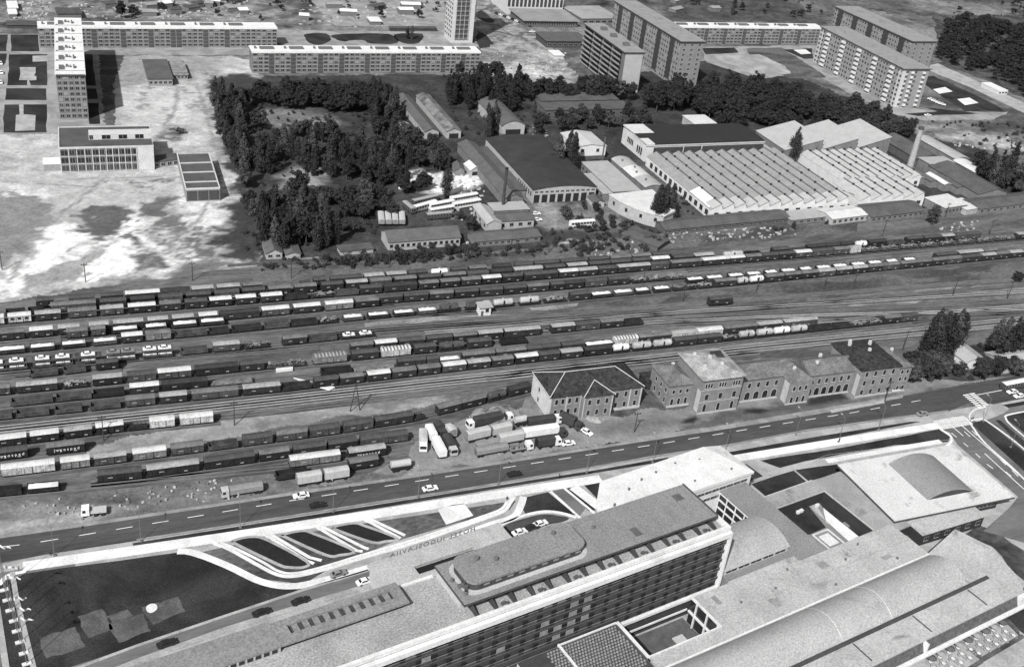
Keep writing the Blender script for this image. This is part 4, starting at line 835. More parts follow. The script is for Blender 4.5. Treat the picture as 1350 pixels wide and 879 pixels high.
# sawtooth halls: every tooth is part of the roof; ridges run away from the viewer
saw_r = mat('asbestos sheet roof', 0.235, 0.16, 0.35, fine=0.2); saw_w = mat('whitewashed gable', 0.58, 0.12, 0.4)
def sawtooth(label, fr, L, D, h, n, rise, wall, roof, glaz, cut=None, rows=0):
    t = thing('factory', label, 'factory', fr); p = L/n; b = MB(); r = MB(); g = MB(); ridge_sh = MB(); le = MB()
    b.box(0, L, 0, D, 0, h)
    for k in range(n):
        x = k*p; d1 = D if not cut else cut(k)
        b.extry([(x+0.004, h+0.003), (x+p-0.004, h+0.003), (x+p*0.84, h+rise-0.02), (x+0.004, h+rise*0.10)], 0.0, d1)
        q = [(x-0.05, h+rise*0.12+0.02), (x+p*0.87, h+rise)]
        r.extry([q[0], q[1], (q[1][0], q[1][1]+0.16), (q[0][0], q[0][1]+0.16)], -0.25, d1+0.25)
        gs = rise*0.88/(p*0.92); ridge_sh.extry([(q[1][0]-0.55, q[1][1]+0.19-0.55*gs), (q[1][0]+0.04, q[1][1]+0.19), (q[1][0]+0.04, q[1][1]+0.27), (q[1][0]-0.55, q[1][1]+0.27-0.55*gs)], -0.27, d1+0.27); le.extry([(x+0.9, h+rise*0.12+0.2+0.95*gs), (q[1][0]-0.6, q[1][1]+0.17-0.6*gs), (q[1][0]-0.6, q[1][1]+0.25-0.6*gs), (x+0.9, h+rise*0.12+0.28+0.95*gs)], -0.3, 7.0+(k % 3)*0.8)  # dark strip on each tooth paints in the shade line along its ridge
        g.add([(x+p*0.985, 0.2, h+0.25), (x+p*0.985, d1-0.2, h+0.25), (x+p*0.87, d1-0.2, h+rise-0.06), (x+p*0.87, 0.2, h+rise-0.06)], [(0, 1, 2, 3)])
    b.build('wall', wall, t); r.build('roof', roof, t); g.build('roof_glazing', glaz, t); ridge_sh.build('ridge_shade', mat('painted ridge shade', 0.085, 0.4, 0.5), t); le.build('light_roof_end', mat('white sheet roof', 0.36, 0.14, 0.35, fine=0.15), t)
    fa = Facade(t)
    for k in range(n): fa.win('front', (k+0.55)*p, 0, h*0.32, p*0.34, h*0.36, f_mid, PANE)
    for j in range(rows):
        for k in range(n):
            v = MB(); y = D*(j+0.5+0.25*(k % 2))/(rows+0.4)
            if cut and y > cut(k)-2: continue
            x = (k+0.80)*p; v.box(x-0.4, x+0.4, y-0.45, y+0.45, h+rise*0.8, h+rise+0.75); o = v.build('roof_vent', mat('sooty vent', 0.03, 0.2, 1.0), t)
    return t, fa
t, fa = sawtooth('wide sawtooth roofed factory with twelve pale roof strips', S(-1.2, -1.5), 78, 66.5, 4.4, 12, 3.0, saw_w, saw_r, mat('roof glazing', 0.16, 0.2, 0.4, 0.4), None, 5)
for k in range(12): fa.win('left', 3+k*5.2, 0, 1.3, 2.6, 2.4, f_mid, PANE)
MB().extry([(0.3, 5.0), (5.3, 7.28), (5.3, 7.4), (0.3, 5.14)], 2.0, 21).build('new_roof_sheets', mat('new white sheets', 0.70, 0.05, 0.3), t)
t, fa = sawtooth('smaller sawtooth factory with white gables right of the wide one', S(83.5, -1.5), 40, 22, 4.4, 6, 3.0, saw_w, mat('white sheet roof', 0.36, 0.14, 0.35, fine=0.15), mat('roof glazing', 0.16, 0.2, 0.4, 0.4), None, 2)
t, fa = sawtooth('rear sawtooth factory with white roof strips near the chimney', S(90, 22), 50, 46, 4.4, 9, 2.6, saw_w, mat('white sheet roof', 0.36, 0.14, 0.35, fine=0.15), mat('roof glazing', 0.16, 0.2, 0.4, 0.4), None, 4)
for k in range(4):
    shed(['pale', 'grey', 'white', 'dark'][k]+' low roof strip at the foot of the chimney', S(140.5+k*4.6, 24-k*5), 4.2, 20-k*2.6, 3.4+0.2*k, [rf_lt, rf_gr, rf_wh, rf_md][k], wl_m, rise=0.8)
for k, (x0, x1) in enumerate([(79.8, 104.5), (105.2, 127.5), (128.2, 149.5)]):
    lab = ['left', 'middle', 'right'][k]
    fr = S(x0, 61.0); L = x1-x0; D = 29
    t = thing('hall', lab+' of three big pale monopitch halls behind the sawtooth roofs', 'hall', fr)
    L -= 1.2; MB().extry([(0, 0), (L, 0), (L, 12.3), (0, 7.2)], 0, D).build('wall', wl_m, t)
    MB().extry([(-0.4, 7.15), (L+0.3, 12.4), (L+0.3, 12.65), (-0.4, 7.4)], -0.4, D+0.4).build('roof', mat('pale corrugated roof', 0.36, 0.10, 0.25, fine=0.15), t)
# chimney
c = G(1197, 228); t = thing('chimney', 'tall tapering brick chimney leaning over the factory roofs', 'chimney', loc=(c[0], c[1], 0))
MB().cyl((0, 0, 0), (0, 0, 25.0), 2.0, 1.25, 16).build('shaft', mat('chimney brick', 0.30, 0.2, 0.6), t); MB().cyl((0, 0, 25.0), (0, 0, 26.2), 1.55, 1.55, 16).build('cap', mat('sooty brick', 0.07, 0.2, 0.6), t)
c = G(662, 280); t = thing('chimney', 'thin dark chimney pipe beside the long narrow dark shed', 'chimney', loc=(c[0], c[1], 0))
MB().cyl((0, 0, 0), (0, 0, 21.0), 0.75, 0.6, 12).build('shaft', mat('dark pipe', 0.05, 0.3, 0.6), t); MB().cyl((0, 0, 21.0), (0, 0, 21.5), 0.8, 0.8, 12).build('cap', BLACK, t)
c = G(792, 222); t = thing('chimney', 'thin steel stack rising from the light workshop roof', 'chimney', loc=(c[0], c[1], 0))
MB().cyl((0, 0, 0), (0, 0, 17.0), 0.45, 0.35, 10).build('shaft', wl_d, t); MB().cyl((0, 0, 17.0), (0, 0, 17.4), 0.5, 0.5, 10).build('cap', BLACK, t)
# long dark sheds on the right
shed('long dark shed right of the chimney, rear length', S(158, 47), 16, 34, 4.6, rf_md, wl_d, rise=2.2, kind='gable_y', ridge=0.62)
shed('long dark shed right of the chimney, front length', S(158, -2), 19, 39, 4.8, rf_md, wl_m, rise=2.4, kind='gable_y', ridge=0.62)
shed('pale slab roof joining two lengths of the long dark shed', S(158.2, 37.4), 17, 9, 5.6, rf_lt, wl_m, kind='flat', rise=0)
shed('pale curved roof shed behind the long dark shed, rear', S(184, 46), 9.5, 34, 4, rf_lt, wl_m, rise=1.0, kind='arch_y'); shed('pale curved roof shed behind the long dark shed, front', S(181, 27), 9, 17, 4, rf_wh, wl_m, rise=1.0, kind='arch_y')
shed('two storey small house behind the right monopitch hall', S(150, 84), 9, 9, 6, rf_md, wl_l, rise=1.2, kind='flat', wins=3, swins=3)
# row of low buildings along the yard (front eaves in the photo)
def rowshed(label, pa, pb, h, D, roof, wall, wins=0, doors=0, **kw):
    a, b = G(*pa), G(*pb); fr = Fr(a, az_of(a, b)); return shed(label, fr, hypot(b[0]-a[0], b[1]-a[1]), D, h, roof, wall, wins=wins, doors=doors, **kw)
rowshed('long dark roofed shed in front of the wide sawtooth factory', (876, 310), (1040, 294), 2.6, 10, rf_md, wl_d, wins=14, kind='gable_x', rise=1.2)
rowshed('grey walled low shed left of the bright roofed office', (1042, 297), (1096, 291), 2.6, 9, rf_lt, wl_m, wins=6, kind='flat', rise=0)
rowshed('low office with bright white roof and small square windows', (1095.5, 297), (1146, 290.5), 3.2, 11, rf_wh, wl_l, wins=7, kind='gable_x', rise=1.0)
rowshed('dark roofed shed with windows right of the bright roofed office', (1147, 294), (1216, 285), 3.0, 14, rf_md, wl_m, wins=10, kind='gable_x', rise=1.8)
rowshed('small pale block with white roof right of the round tree', (1243, 285), (1272, 280), 4.4, 13, rf_wh, wl_m, wins=6, kind='flat', rise=0)
rowshed('low white lean to beside the small pale block', (1272, 284), (1290, 281), 3.0, 12, rf_wh, wl_l, kind='flat', rise=0)
rowshed('long low dark roofed shed at the right edge of depot', (1289, 283), (1372, 272), 3.0, 12, rf_md, wl_m, wins=10, kind='gable_x', rise=1.4)
rowshed('dark roofed small house with white arches under the sawtooth gables', (1132, 276), (1170, 272), 4.4, 13, rf_md, wl_d, wins=6, kind='gable_x', rise=0.8)
# depot buildings in the middle
rowshed('long dark roofed depot house with white windowed front', (512, 331), (606, 324), 4.0, 11, rf_gr, wl_l, wins=13, kind='gable_x', rise=2.6)
rowshed('low dark roofed shed right of the long depot house', (626, 326), (674, 322), 2.6, 9, rf_gr, wl_m, kind='gable_x', rise=1.4, wins=6); rowshed('low dark roofed shed with sagging roof further right', (676, 322), (712, 318), 2.4, 9, rf_md, wl_m, kind='gable_x', rise=1.2, wins=3)
rowshed('pale brick depot house with dark roof by the parked buses', (656, 303), (703, 300), 4.0, 8, rf_md, wl_l, kind='gable_x', rise=1.4, wins=4)
f, L, D = fit([(642, 296), (658, 292), (645, 270), (628, 274)], 4.5, 66); shed('pale sloping roofed shed end of the brick depot house', f, L, 18, 4.2, rf_lt, wl_l, rise=1.6, kind='gable_y', ridge=0.4, swins=3)
f, L, D = fit([(650, 279), (695, 275), (692, 268), (648, 271)], 3.6, 66); shed('flat white roof behind the pale depot house', f, L, max(D, 8), 3.6, rf_lt, wl_m, kind='flat', rise=0)
rowshed('small gabled cottage in the trees by the sand site', (351, 342), (372, 341), 2.6, 14, rf_gr, wl_l, kind='gable_y', rise=1.6, wins=2); rowshed('tiny shed beside the cottage in the trees', (377, 342), (396, 341), 2.2, 8, rf_gr, wl_l, kind='gable_y', rise=0.8)
rowshed('low wall of grey lockups left of the depot house', (449, 337), (492, 333), 1.8, 5, rf_md, wl_l, kind='flat', rise=0)
rowshed('small white gabled hut by the bright yard', (620, 232), (633, 231), 3, 8, rf_wh, wl_l, kind='gable_y', rise=1.6, doors=1); rowshed('small grey gabled hut by the bright yard', (600, 232), (612, 232), 3, 8, rf_gr, wl_m, kind='gable_y', rise=1.4)
rowshed('small white hut between the garden sheds', (530, 175), (541, 175), 2.6, 6, rf_wh, wl_l, kind='gable_y', rise=1.2)
rowshed('rough grey ramp shed by the rubble heap', (866, 332), (882, 322), 2.2, 18, rf_md, wl_d, kind='gable_y', rise=0.5)
# signal hut in the middle of the yard
a = G(632, 417); fr = Fr(a, 66); t = thing('signal_hut', 'small white signal hut standing between the tracks', 'hut', fr)
MB().box(0, 4.4, 0, 4.2, 0, 3.6).build('wall', mat('white wall', 0.60, 0.1, 0.4), t); MB().box(-0.5, 5.1, -0.6, 4.7, 3.604, 3.95).build('roof', rf_lt, t)
link('window', win_mesh(1.2, 1.2, f_mid, PANE), t, (2.9, 0, 1.7)); MB().box(0.5, 1.5, -0.06, -0.003, 0.05, 2.2).build('door', wl_d, t)
# fences and walls by the yard
def fence(label, px, h, m, name='fence'):
    pts = [G(*p) for p in px]; b = MB(); band(b, pts, 0.15, h, 0, 0.0); o = b.build(name, m); tag(o, label, 'fence')
fence('dark board fence along the top of the rail yard', [(300, 352), (420, 344), (512, 338)], 1.2, wl_d)
fence('pale wall along the sand site edge', [(296, 352), (330, 350), (420, 340)], 0.5, wl_l, 'wall')
# ------------------------------------------------------------------ tracks
TR = []
def track(px, name='railway_track', bright=False):
    pts = [G(*p) for p in px]; b = MB()
    def ext(a, c, d): L = hypot(a[0]-c[0], a[1]-c[1]); return (a[0]+(a[0]-c[0])/L*d, a[1]+(a[1]-c[1])/L*d)
    if px[0][0] <= 5: pts = [ext(pts[0], pts[1], 70)]+pts
    if px[-1][0] >= 1330: pts = pts+[ext(pts[-1], pts[-2], 110)]
    band(b, pts, 3.6, 0.30, 0, 0.0)
    for s in (-0.75, 0.75):
        q = []
        for i in range(len(pts)):
            a, c = pts[max(i-1, 0)], pts[min(i+1, len(pts)-1)]; d = (c[0]-a[0], c[1]-a[1]); L = hypot(*d); q.append((pts[i][0]-d[1]/L*s, pts[i][1]+d[0]/L*s))
        band(b, q, 0.16 if bright else 0.10, 0.48, 1, 0.301)
    o = b.build(name, [g_bal, g_rail2 if bright else g_rail]); o['kind'] = 'structure'
g_rail2 = mat('polished rail', 0.42, 0.2, 0.3, 0.4); g_bal = gmat('track bed', 0.065, 0.12, 0.12, 0.36, 0.64, 1.4, 0.45, stretch=(65, 0.2)); g_rail = mat('worn rail', 0.17, 0.2, 0.3, 0.5)
for q in ([(-40, 571), (0, 565), (200, 543.7), (360, 526), (560, 503), (740, 484), (1000, 455), (1210, 434), (1372, 418)], [(-40, 579), (0, 573), (360, 533), (560, 510), (740, 491), (1000, 462), (1215, 441), (1372, 425)],
          [(-40, 586), (0, 581), (380, 541), (700, 503), (860, 482)], [(560, 440), (640, 434), (900, 412), (1372, 384)], [(560, 444), (700, 434), (960, 415), (1372, 396)], [(600, 448), (760, 431), (1000, 419), (1372, 408)],
          [(850, 428), (1000, 424), (1372, 412)], [(-40, 462), (0, 457), (300, 432), (480, 417), (700, 410)], [(420, 441), (640, 425), (900, 402), (1372, 366)], [(380, 447), (560, 433), (700, 424), (960, 410), (1372, 374)],
          [(860, 440), (1080, 425), (1372, 402)], [(1200, 425), (1372, 412)], [(-20, 500), (240, 474), (420, 459)], [(640, 500), (760, 482), (1000, 466)], [(905, 357), (1100, 341), (1372, 317)]): track(q, bright=q[0] in ((-40, 571), (-40, 579), (560, 440), (600, 448), (860, 440)))

# ------------------------------------------------------------------ wagons
WB = {k: mat('wagon side '+k, v, 0.5, 0.5, fine=0.35) for k, v in dict(dark=0.018, brown=0.027, mid=0.06, grey=0.15, light=0.38).items()}
WR = {'d': mat('dark wagon roof', 0.058, 0.25, 0.5, fine=0.3), 'm': mat('grey wagon roof', 0.125, 0.35, 0.4, fine=0.25), 'l': mat('pale wagon roof', 0.27, 0.3, 0.4, fine=0.25), 'w': mat('white wagon roof', 0.49, 0.2, 0.4, fine=0.2), 'k': mat('sooty wagon roof', 0.034, 0.3, 0.5, fine=0.2)}
TONE = {'d': 'dark', 'm': 'grey', 'l': 'pale', 'w': 'white', 'k': 'sooty'}
m_under = mat('wagon underframe', 0.018, 0.2, 1.0); m_load = mat('white bulk load', 0.60, 0.12, 0.8, fine=0.15); m_rub = mat('mixed load', 0.16, 0.8, 0.5, fine=0.4); m_tank = mat('pale tank barrel', 0.34, 0.3, 0.4, fine=0.2); m_tankw = mat('white tank barrel', 0.62, 0.15, 0.4)
m_grit = mat('coal heap', 0.04, 0.5, 0.8, fine=0.4)
PART = {}
def wheelset_mesh():
    if 'wheel' not in PART:
        b = MB()
        for y in (-0.72, 0.72): b.cyl((0, y-0.07, 0.98), (0, y+0.07, 0.98), 0.46, 0.46, 10)
        b.cyl((0, -0.7, 0.98), (0, 0.7, 0.98), 0.08, 0.08, 6)
        PART['wheel'] = b.mesh('wheelset', m_under)
    return PART['wheel']
def part_mesh(kind, L):
    """body / roof / frame meshes for a wagon of length L over the body (x centred)"""
    key = (kind, round(L*2)/2.0); L = key[1]
    if key in PART: return PART[key]
    b = MB(); h = L/2
    if kind == 'frame':
        b.box(-h-0.15, h+0.15, -1.2, 1.2, 1.18, 1.42)
        for x in (-h-0.45, h+0.15):
            for y in (-0.9, 0.9): b.cyl((x, y, 1.3), (x+0.3, y, 1.3), 0.2, 0.2, 8)
        b.box(-0.5, 0.5, -1.0, 1.0, 0.9, 1.18)
    elif kind == 'box':
        b.box(-h, h, -1.35, 1.35, 1.424, 3.75)
        n = max(4, int(L/1.2))
        for i in range(n+1):
            x = -h+L*i/n
            for s in (-1, 1): b.box(x-0.05, x+0.05, s*1.40-0.05, s*1.40+0.05, 1.45, 3.7)
        for s in (-1, 1): b.box(-0.95, 0.95, s*1.43-0.06, s*1.43+0.06, 1.5, 3.55)
        for s in (-1, 1):
            for e in (-1.0, 1.0): b.box(e-0.06, e+0.06, s*1.50-0.01, s*1.50+0.01, 1.5, 3.6, 2)
            b.box(h*0.42, h*0.42+0.9, s*1.47-0.01, s*1.47+0.01, 1.7, 2.05, 1); b.box(-h*0.55, -h*0.55+1.3, s*1.47-0.01, s*1.47+0.01, 2.5, 2.75, 1)
        for s in (-1, 1): b.box(-h*0.8, -h*0.6, s*1.38-0.03, s*1.38+0.03, 3.05, 3.4); b.box(h*0.6, h*0.8, s*1.38-0.03, s*1.38+0.03, 3.05, 3.4)
    elif kind == 'roof':
        pr = arch(-1.5, 1.5, 3.754, 0.5, 8); b.extr(pr[::-1], -h-0.12, h+0.12)
        for i in range(int(L/1.6)): x = -h+0.8+i*1.6; b.extr([(q[0], q[1]+0.05) for q in pr[::-1]], x-0.035, x+0.035)
    elif kind == 'open':
        for s in (-1, 1): b.box(-h, h, s*1.38-0.06, s*1.38+0.06, 1.424, 2.75)
        for s in (-1, 1): b.box(s*(h-0.06)-0.06, s*(h-0.06)+0.06, -1.318, 1.318, 1.424, 2.75)
        b.box(-h+0.13, h-0.13, -1.31, 1.31, 1.424, 1.5)
        n = max(4, int(L/1.3))
        for i in range(n+1):
            x = -h+L*i/n
            for s in (-1, 1): b.box(x-0.06, x+0.06, s*1.47-0.025, s*1.47+0.025, 1.45, 2.75)
    elif kind == 'flat':
        b.box(-h, h, -1.35, 1.35, 1.424, 1.6)
        for i in range(5):
            x = -h+0.5+(L-1)*i/4
            for s in (-1, 1): b.box(x-0.07, x+0.07, s*1.28-0.07, s*1.28+0.07, 1.604, 2.7)
    elif kind == 'heap':
        rr = random.Random(int(L*8)); n = max(5, int(L/0.9)); ys = [-1.3, -0.65, 0, 0.65, 1.3]; vs = []
        for i in range(n+1):
            for j, y in enumerate(ys): vs.append((-h+0.14+(L-0.28)*i/n, y, 2.45 if j in (0, 4) or i in (0, n) else 2.75+rr.uniform(-0.12, 0.25)))
        b.add(vs, [(i*5+j, (i+1)*5+j, (i+1)*5+j+1, i*5+j+1) for i in range(n) for j in range(4)])
        b.box(-h+0.14, h-0.14, -1.29, 1.29, 1.51, 2.44)
    elif kind == 'rubble':
        rr = random.Random(int(L*13))
        for k in range(int(L*3.2)):
            x, y = rr.uniform(-h+0.6, h-0.6), rr.uniform(-0.85, 0.85); s = rr.uniform(0.25, 0.7); z = 1.61+rr.uniform(0, 0.7)
            b.cyl((x-s, y, z+s*0.5), (x+s*rr.uniform(0.5, 1.4), y+rr.uniform(-0.3, 0.3), z+s*rr.uniform(0.4, 1.2)), s*rr.uniform(0.4, 0.8), s*rr.uniform(0.3, 0.7), 6)
    elif kind == 'barrel':
        n = 14; r = 1.25
        rings = [(-h+0.2, 0.55), (-h+0.35, 0.9), (-h+0.7, 1.0), (h-0.7, 1.0), (h-0.35, 0.9), (h-0.2, 0.55)]
        vs = [(x, cos(2*pi*i/n)*r*q, 2.75+sin(2*pi*i/n)*r*q) for x, q in rings for i in range(n)]
        fs = [(k*n+i, k*n+(i+1) % n, (k+1)*n+(i+1) % n, (k+1)*n+i) for k in range(5) for i in range(n)]
        fs = [f[::-1] for f in fs]+[tuple(range(n)), tuple(range(6*n-1, 5*n-1, -1))]
        b.add(vs, fs); b.cyl((0, 0, 3.95), (0, 0, 4.3), 0.4, 0.4, 10)
        for x in (-h*0.5, 0.0, h*0.5): b.cyl((x-0.06, 0, 2.75), (x+0.06, 0, 2.75), 1.28, 1.28, 14)
    elif kind == 'cradle':
        for x in (-h*0.6, h*0.6): b.box(x-0.3, x+0.3, -1.1, 1.1, 1.424, 1.9)
        b.box(-0.3, 0.3, -1.32, -1.28, 1.5, 3.9)
    elif kind == 'deck':
        b.box(-h, h, -1.4, 1.4, 1.424, 1.6); b.box(-h, h, -1.4, 1.4, 3.25, 3.4)
        for i in range(5):
            x = -h+0.2+(L-0.4)*i/4
            for s in (-1, 1): b.box(x-0.08, x+0.08, s*1.36-0.04, s*1.36+0.04, 1.604, 3.246)
        for s in (-1, 1): b.box(-h, h, s*1.42-0.015, s*1.42+0.015, 3.404, 3.65)
    PART[key] = b.mesh({'frame': 'underframe', 'box': 'body', 'roof': 'roof', 'open': 'body', 'flat': 'deck', 'heap': 'load', 'rubble': 'load', 'barrel': 'barrel', 'cradle': 'cradle', 'deck': 'deck'}[kind], [m_under, f_light, BLACK])
    return PART[key]
CARS_ON = []
KIND = {'b': ('boxcar', 'boxcar'), 'L': ('long boxcar', 'boxcar'), 'c': ('coach', 'coach'), 'o': ('open wagon', 'open wagon'), 'g': ('open wagon', 'open wagon'), 'f': ('flat wagon', 'flat wagon'), 'r': ('flat wagon', 'flat wagon'),
        't': ('tank wagon', 'tank wagon'), 'k': ('car carrier', 'car carrier'), 'p': ('covered wagon', 'covered wagon'), 'e': ('flat wagon', 'flat wagon')}
NW = [0]
def wagon(kind, tone, body, x, y, rz, L, label, group):
    NW[0] += 1
    nm = {'b': 'boxcar', 'L': 'boxcar', 'c': 'coach', 'o': 'open_wagon', 'g': 'open_wagon', 'f': 'flat_wagon', 'r': 'flat_wagon', 'e': 'flat_wagon', 't': 'tank_wagon', 'k': 'car_carrier', 'p': 'covered_wagon'}[kind]
    t = thing(nm, label, KIND[kind][1], loc=(x, y, 0.0), rz=rz, group=group)
    P = lambda n, k, m=None: link(n, part_mesh(k, L), t, m=m)
    P('underframe', 'frame')
    off = L/2-1.9
    for s in ((-1, 1) if L < 12.6 else (-1.16, -0.84, 0.84, 1.16)): link('wheelset', wheelset_mesh(), t, (s*off, 0, 0))
    if kind in 'bLcp':
        P('body', 'box', WB[body]); P('roof', 'roof', WR[tone])
        if kind == 'c':
            for i in range(int(L/2.2)): link('window', win_mesh(1.0, 0.8, f_mid, PANE, False), t, (-L/2+1.2+i*2.2, -1.5, 2.5))
        if kind == 'p':
            b = MB()
            for i in range(int(L/1.2)): q = -L/2+0.4+i*1.2; b.extr([(p[0]*1.02, p[1]+0.06) for p in arch(-1.5, 1.5, 3.754, 0.5, 8)[::-1]], q, q+0.5)
            b.build('roof_rib', WR['l' if tone != 'w' else 'm'], t)
    elif kind in 'og': P('body', 'open', WB[body])
    elif kind in 'fre': P('deck', 'flat', WB[body])
    elif kind == 't': P('barrel', 'barrel', m_tankw if tone == 'w' else m_tank if tone == 'l' else WB['mid']); P('cradle', 'cradle')
    elif kind == 'k': P('deck', 'deck', WB['mid'])
    return t
def load(kind, m, x, y, rz, L, label, cat, name, group):
    o = link(name, part_mesh(kind, L), None, (x, y, 0.0), rz, m); tag(o, label, cat, group); return o
def rake(phrase, px, zref, items, default='brown', group=None):
    """items: (crop origin, scale, [(left, right, kind, roof tone[, body])...])"""
    pts = [G(*p) for p in px]; track(px)
    seg = []; acc = 0
    for i in range(len(pts)-1):
        L = hypot(pts[i+1][0]-pts[i][0], pts[i+1][1]-pts[i][1]); seg.append((acc, acc+L, pts[i], pts[i+1])); acc += L
    def at(s):
        q = seg[-1] if s > seg[-1][0] else seg[0]
        for e in seg:
            if e[0] <= s <= e[1]: q = e; break
        t = (s-q[0])/(q[1]-q[0]); return (q[2][0]+(q[3][0]-q[2][0])*t, q[2][1]+(q[3][1]-q[2][1])*t, atan2(q[3][1]-q[2][1], q[3][0]-q[2][0]))
    def s_of(u, z):
        lo, hi = -120.0, acc+150.0
        for _ in range(40):
            m = (lo+hi)/2; p = at(m)
            if pix(p[0], p[1], z)[0] < u: lo = m
            else: hi = m
        return lo
    allw = []
    for ox, sc, lst in items:
        for it in lst: allw.append((ox+it[0]/sc, ox+it[1]/sc)+tuple(it[2:]))
    allw.sort()
    prev = -1e9; cnt = {}; n = 0
    tot = {}
    for it in allw: tot[KIND[it[2]][0]] = tot.get(KIND[it[2]][0], 0)+1
    for it in allw:
        kind, tone = it[2], it[3]; body = it[4] if len(it) > 4 else random.choice((default, default, default, 'dark', 'mid', 'brown'))
        z = zref if kind in 'bLcp' else 3.0 if kind in 'tk' else 2.6
        a, c = s_of(it[0], z), s_of(it[1], z)
        a = max(a, prev+0.55); L = c-a
        if L < 3.0: continue
        L = round(L*2)/2.0-0.5 if L > 5 else L
        L = max(3.5, round(L*2)/2.0); prev = a+L
        x, y, ang = at(a+L/2)
        n += 1; kn = KIND[kind][0]
        grp = group or 'goods wagons standing in the rail yard'
        if kind in 'bLp': lab = f'{TONE[tone]} roofed {kn}, {ORD[n]} from left in {phrase}'
        elif kind == 'c': lab = f'{"white" if body == "light" else "grey"} sided coach, {ORD[n]} from left in {phrase}'
        elif kind == 'o': lab = f'empty dark open wagon, {ORD[n]} from left in {phrase}'
        elif kind == 'g': lab = f'white filled open wagon, {ORD[n]} from left in {phrase}'
        elif kind == 'r': lab = f'rough laden flat wagon, {ORD[n]} from left in {phrase}'
        elif kind in 'fe': lab = f'flat wagon, {ORD[n]} from left in {phrase}'
        elif kind == 't': lab = f'{TONE[tone]} tank wagon, {ORD[n]} from left in {phrase}'
        else: lab = f'two deck car carrier, {ORD[n]} from left in {phrase}'
        wagon(kind, tone, body, x, y, ang, L, lab, grp)
        if kind == 'g': load('heap', m_load, x, y, ang, L, f'white load in {ORD[n]} wagon of {phrase}', 'bulk load', 'bulk_load', 'bulk loads in open wagons')
        if kind == 'r': load('rubble', m_rub, x, y, ang, L, f'rough load on {ORD[n]} wagon of {phrase}', 'freight', 'rough_load', 'rough loads on flat wagons')
        if kind == 'k': CARS_ON.append((x, y, ang, L, n, phrase))
        if kind == 'e': CARS_ON.append((x, y, ang, L, -n, phrase))
S6 = 6.75
rake('the rearmost row under the depot', [(90, 403.7), (197, 395.5), (560, 367.5), (900, 341.5), (980, 335)], 3.9, [
    (0, S6, [(320, 490, 'b', 'd'), (610, 860, 'b', 'd'), (895, 1110, 'b', 'd'), (1115, 1425, 'L', 'w')]),
    (180, S6, [(215, 480, 'b', 'k'), (490, 690, 'b', 'l'), (715, 920, 'b', 'l'), (945, 1130, 'b', 'm')]),
    (360, S6, [(240, 335, 'o', 'd'), (360, 465, 'b', 'd'), (510, 800, 'L', 'd'), (810, 995, 'b', 'l'), (1010, 1185, 'b', 'l'), (1205, 1385, 'b', 'd')]),
    (540, S6, [(190, 350, 't', 'w'), (370, 510, 'b', 'd'), (530, 690, 'b', 'm'), (745, 910, 'b', 'k'), (935, 1095, 'b', 'd'), (1110, 1330, 'b', 'd')]),
    (720, S6, [(130, 370, 'L', 'd'), (385, 560, 'b', 'd'), (575, 755, 'b', 'm'), (765, 930, 'b', 'm'), (945, 1110, 'b', 'd')])])
rake('the second row from the depot', [(0, 419.5), (97, 411), (660, 366.5), (1130, 328.5), (1330, 312)], 3.9, [
    (0, S6, [(50, 240, 'o', 'd'), (250, 410, 'o', 'd'), (450, 855, 'L', 'm'), (890, 1125, 'b', 'd'), (1160, 1385, 'b', 'k')]),
    (180, S6, [(195, 410, 'b', 'd'), (440, 665, 'b', 'd'), (695, 920, 'b', 'd'), (940, 1150, 'b', 'd')]),
    (360, S6, [(-42, 165, 'b', 'm'), (190, 395, 'b', 'm'), (430, 625, 'b', 'd'), (650, 845, 'b', 'l'), (865, 1055, 'b', 'm'), (1080, 1280, 'b', 'm')]),
    (540, S6, [(-50, 65, 'b', 'm'), (85, 285, 'b', 'd'), (300, 500, 'b', 'm'), (515, 710, 'b', 'd'), (725, 915, 'b', 'k'), (930, 1185, 'L', 'l'), (1205, 1390, 'b', 'd')]),
    (720, S6, [(190, 370, 'b', 'l'), (385, 565, 'b', 'd'), (575, 755, 'b', 'd'), (765, 935, 'b', 'd'), (940, 1100, 'b', 'w'), (1130, 1310, 'b', 'd')]),
    (900, S6, [(105, 275, 'b', 'l'), (365, 540, 't', 'l'), (560, 700, 'o', 'k'), (800, 950, 'b', 'd'), (960, 1100, 'o', 'k'), (1110, 1270, 'b', 'k')]),
    (1080, S6, [(40, 180, 'b', 'k'), (190, 315, 'b', 'k'), (325, 428, 't', 'w'), (440, 600, 'b', 'k'), (610, 760, 'o', 'd'), (780, 920, 'b', 'd'), (930, 1085, 'b', 'd'), (1090, 1200, 'b', 'l'), (1210, 1440, 'b', 'd')])], 'dark')
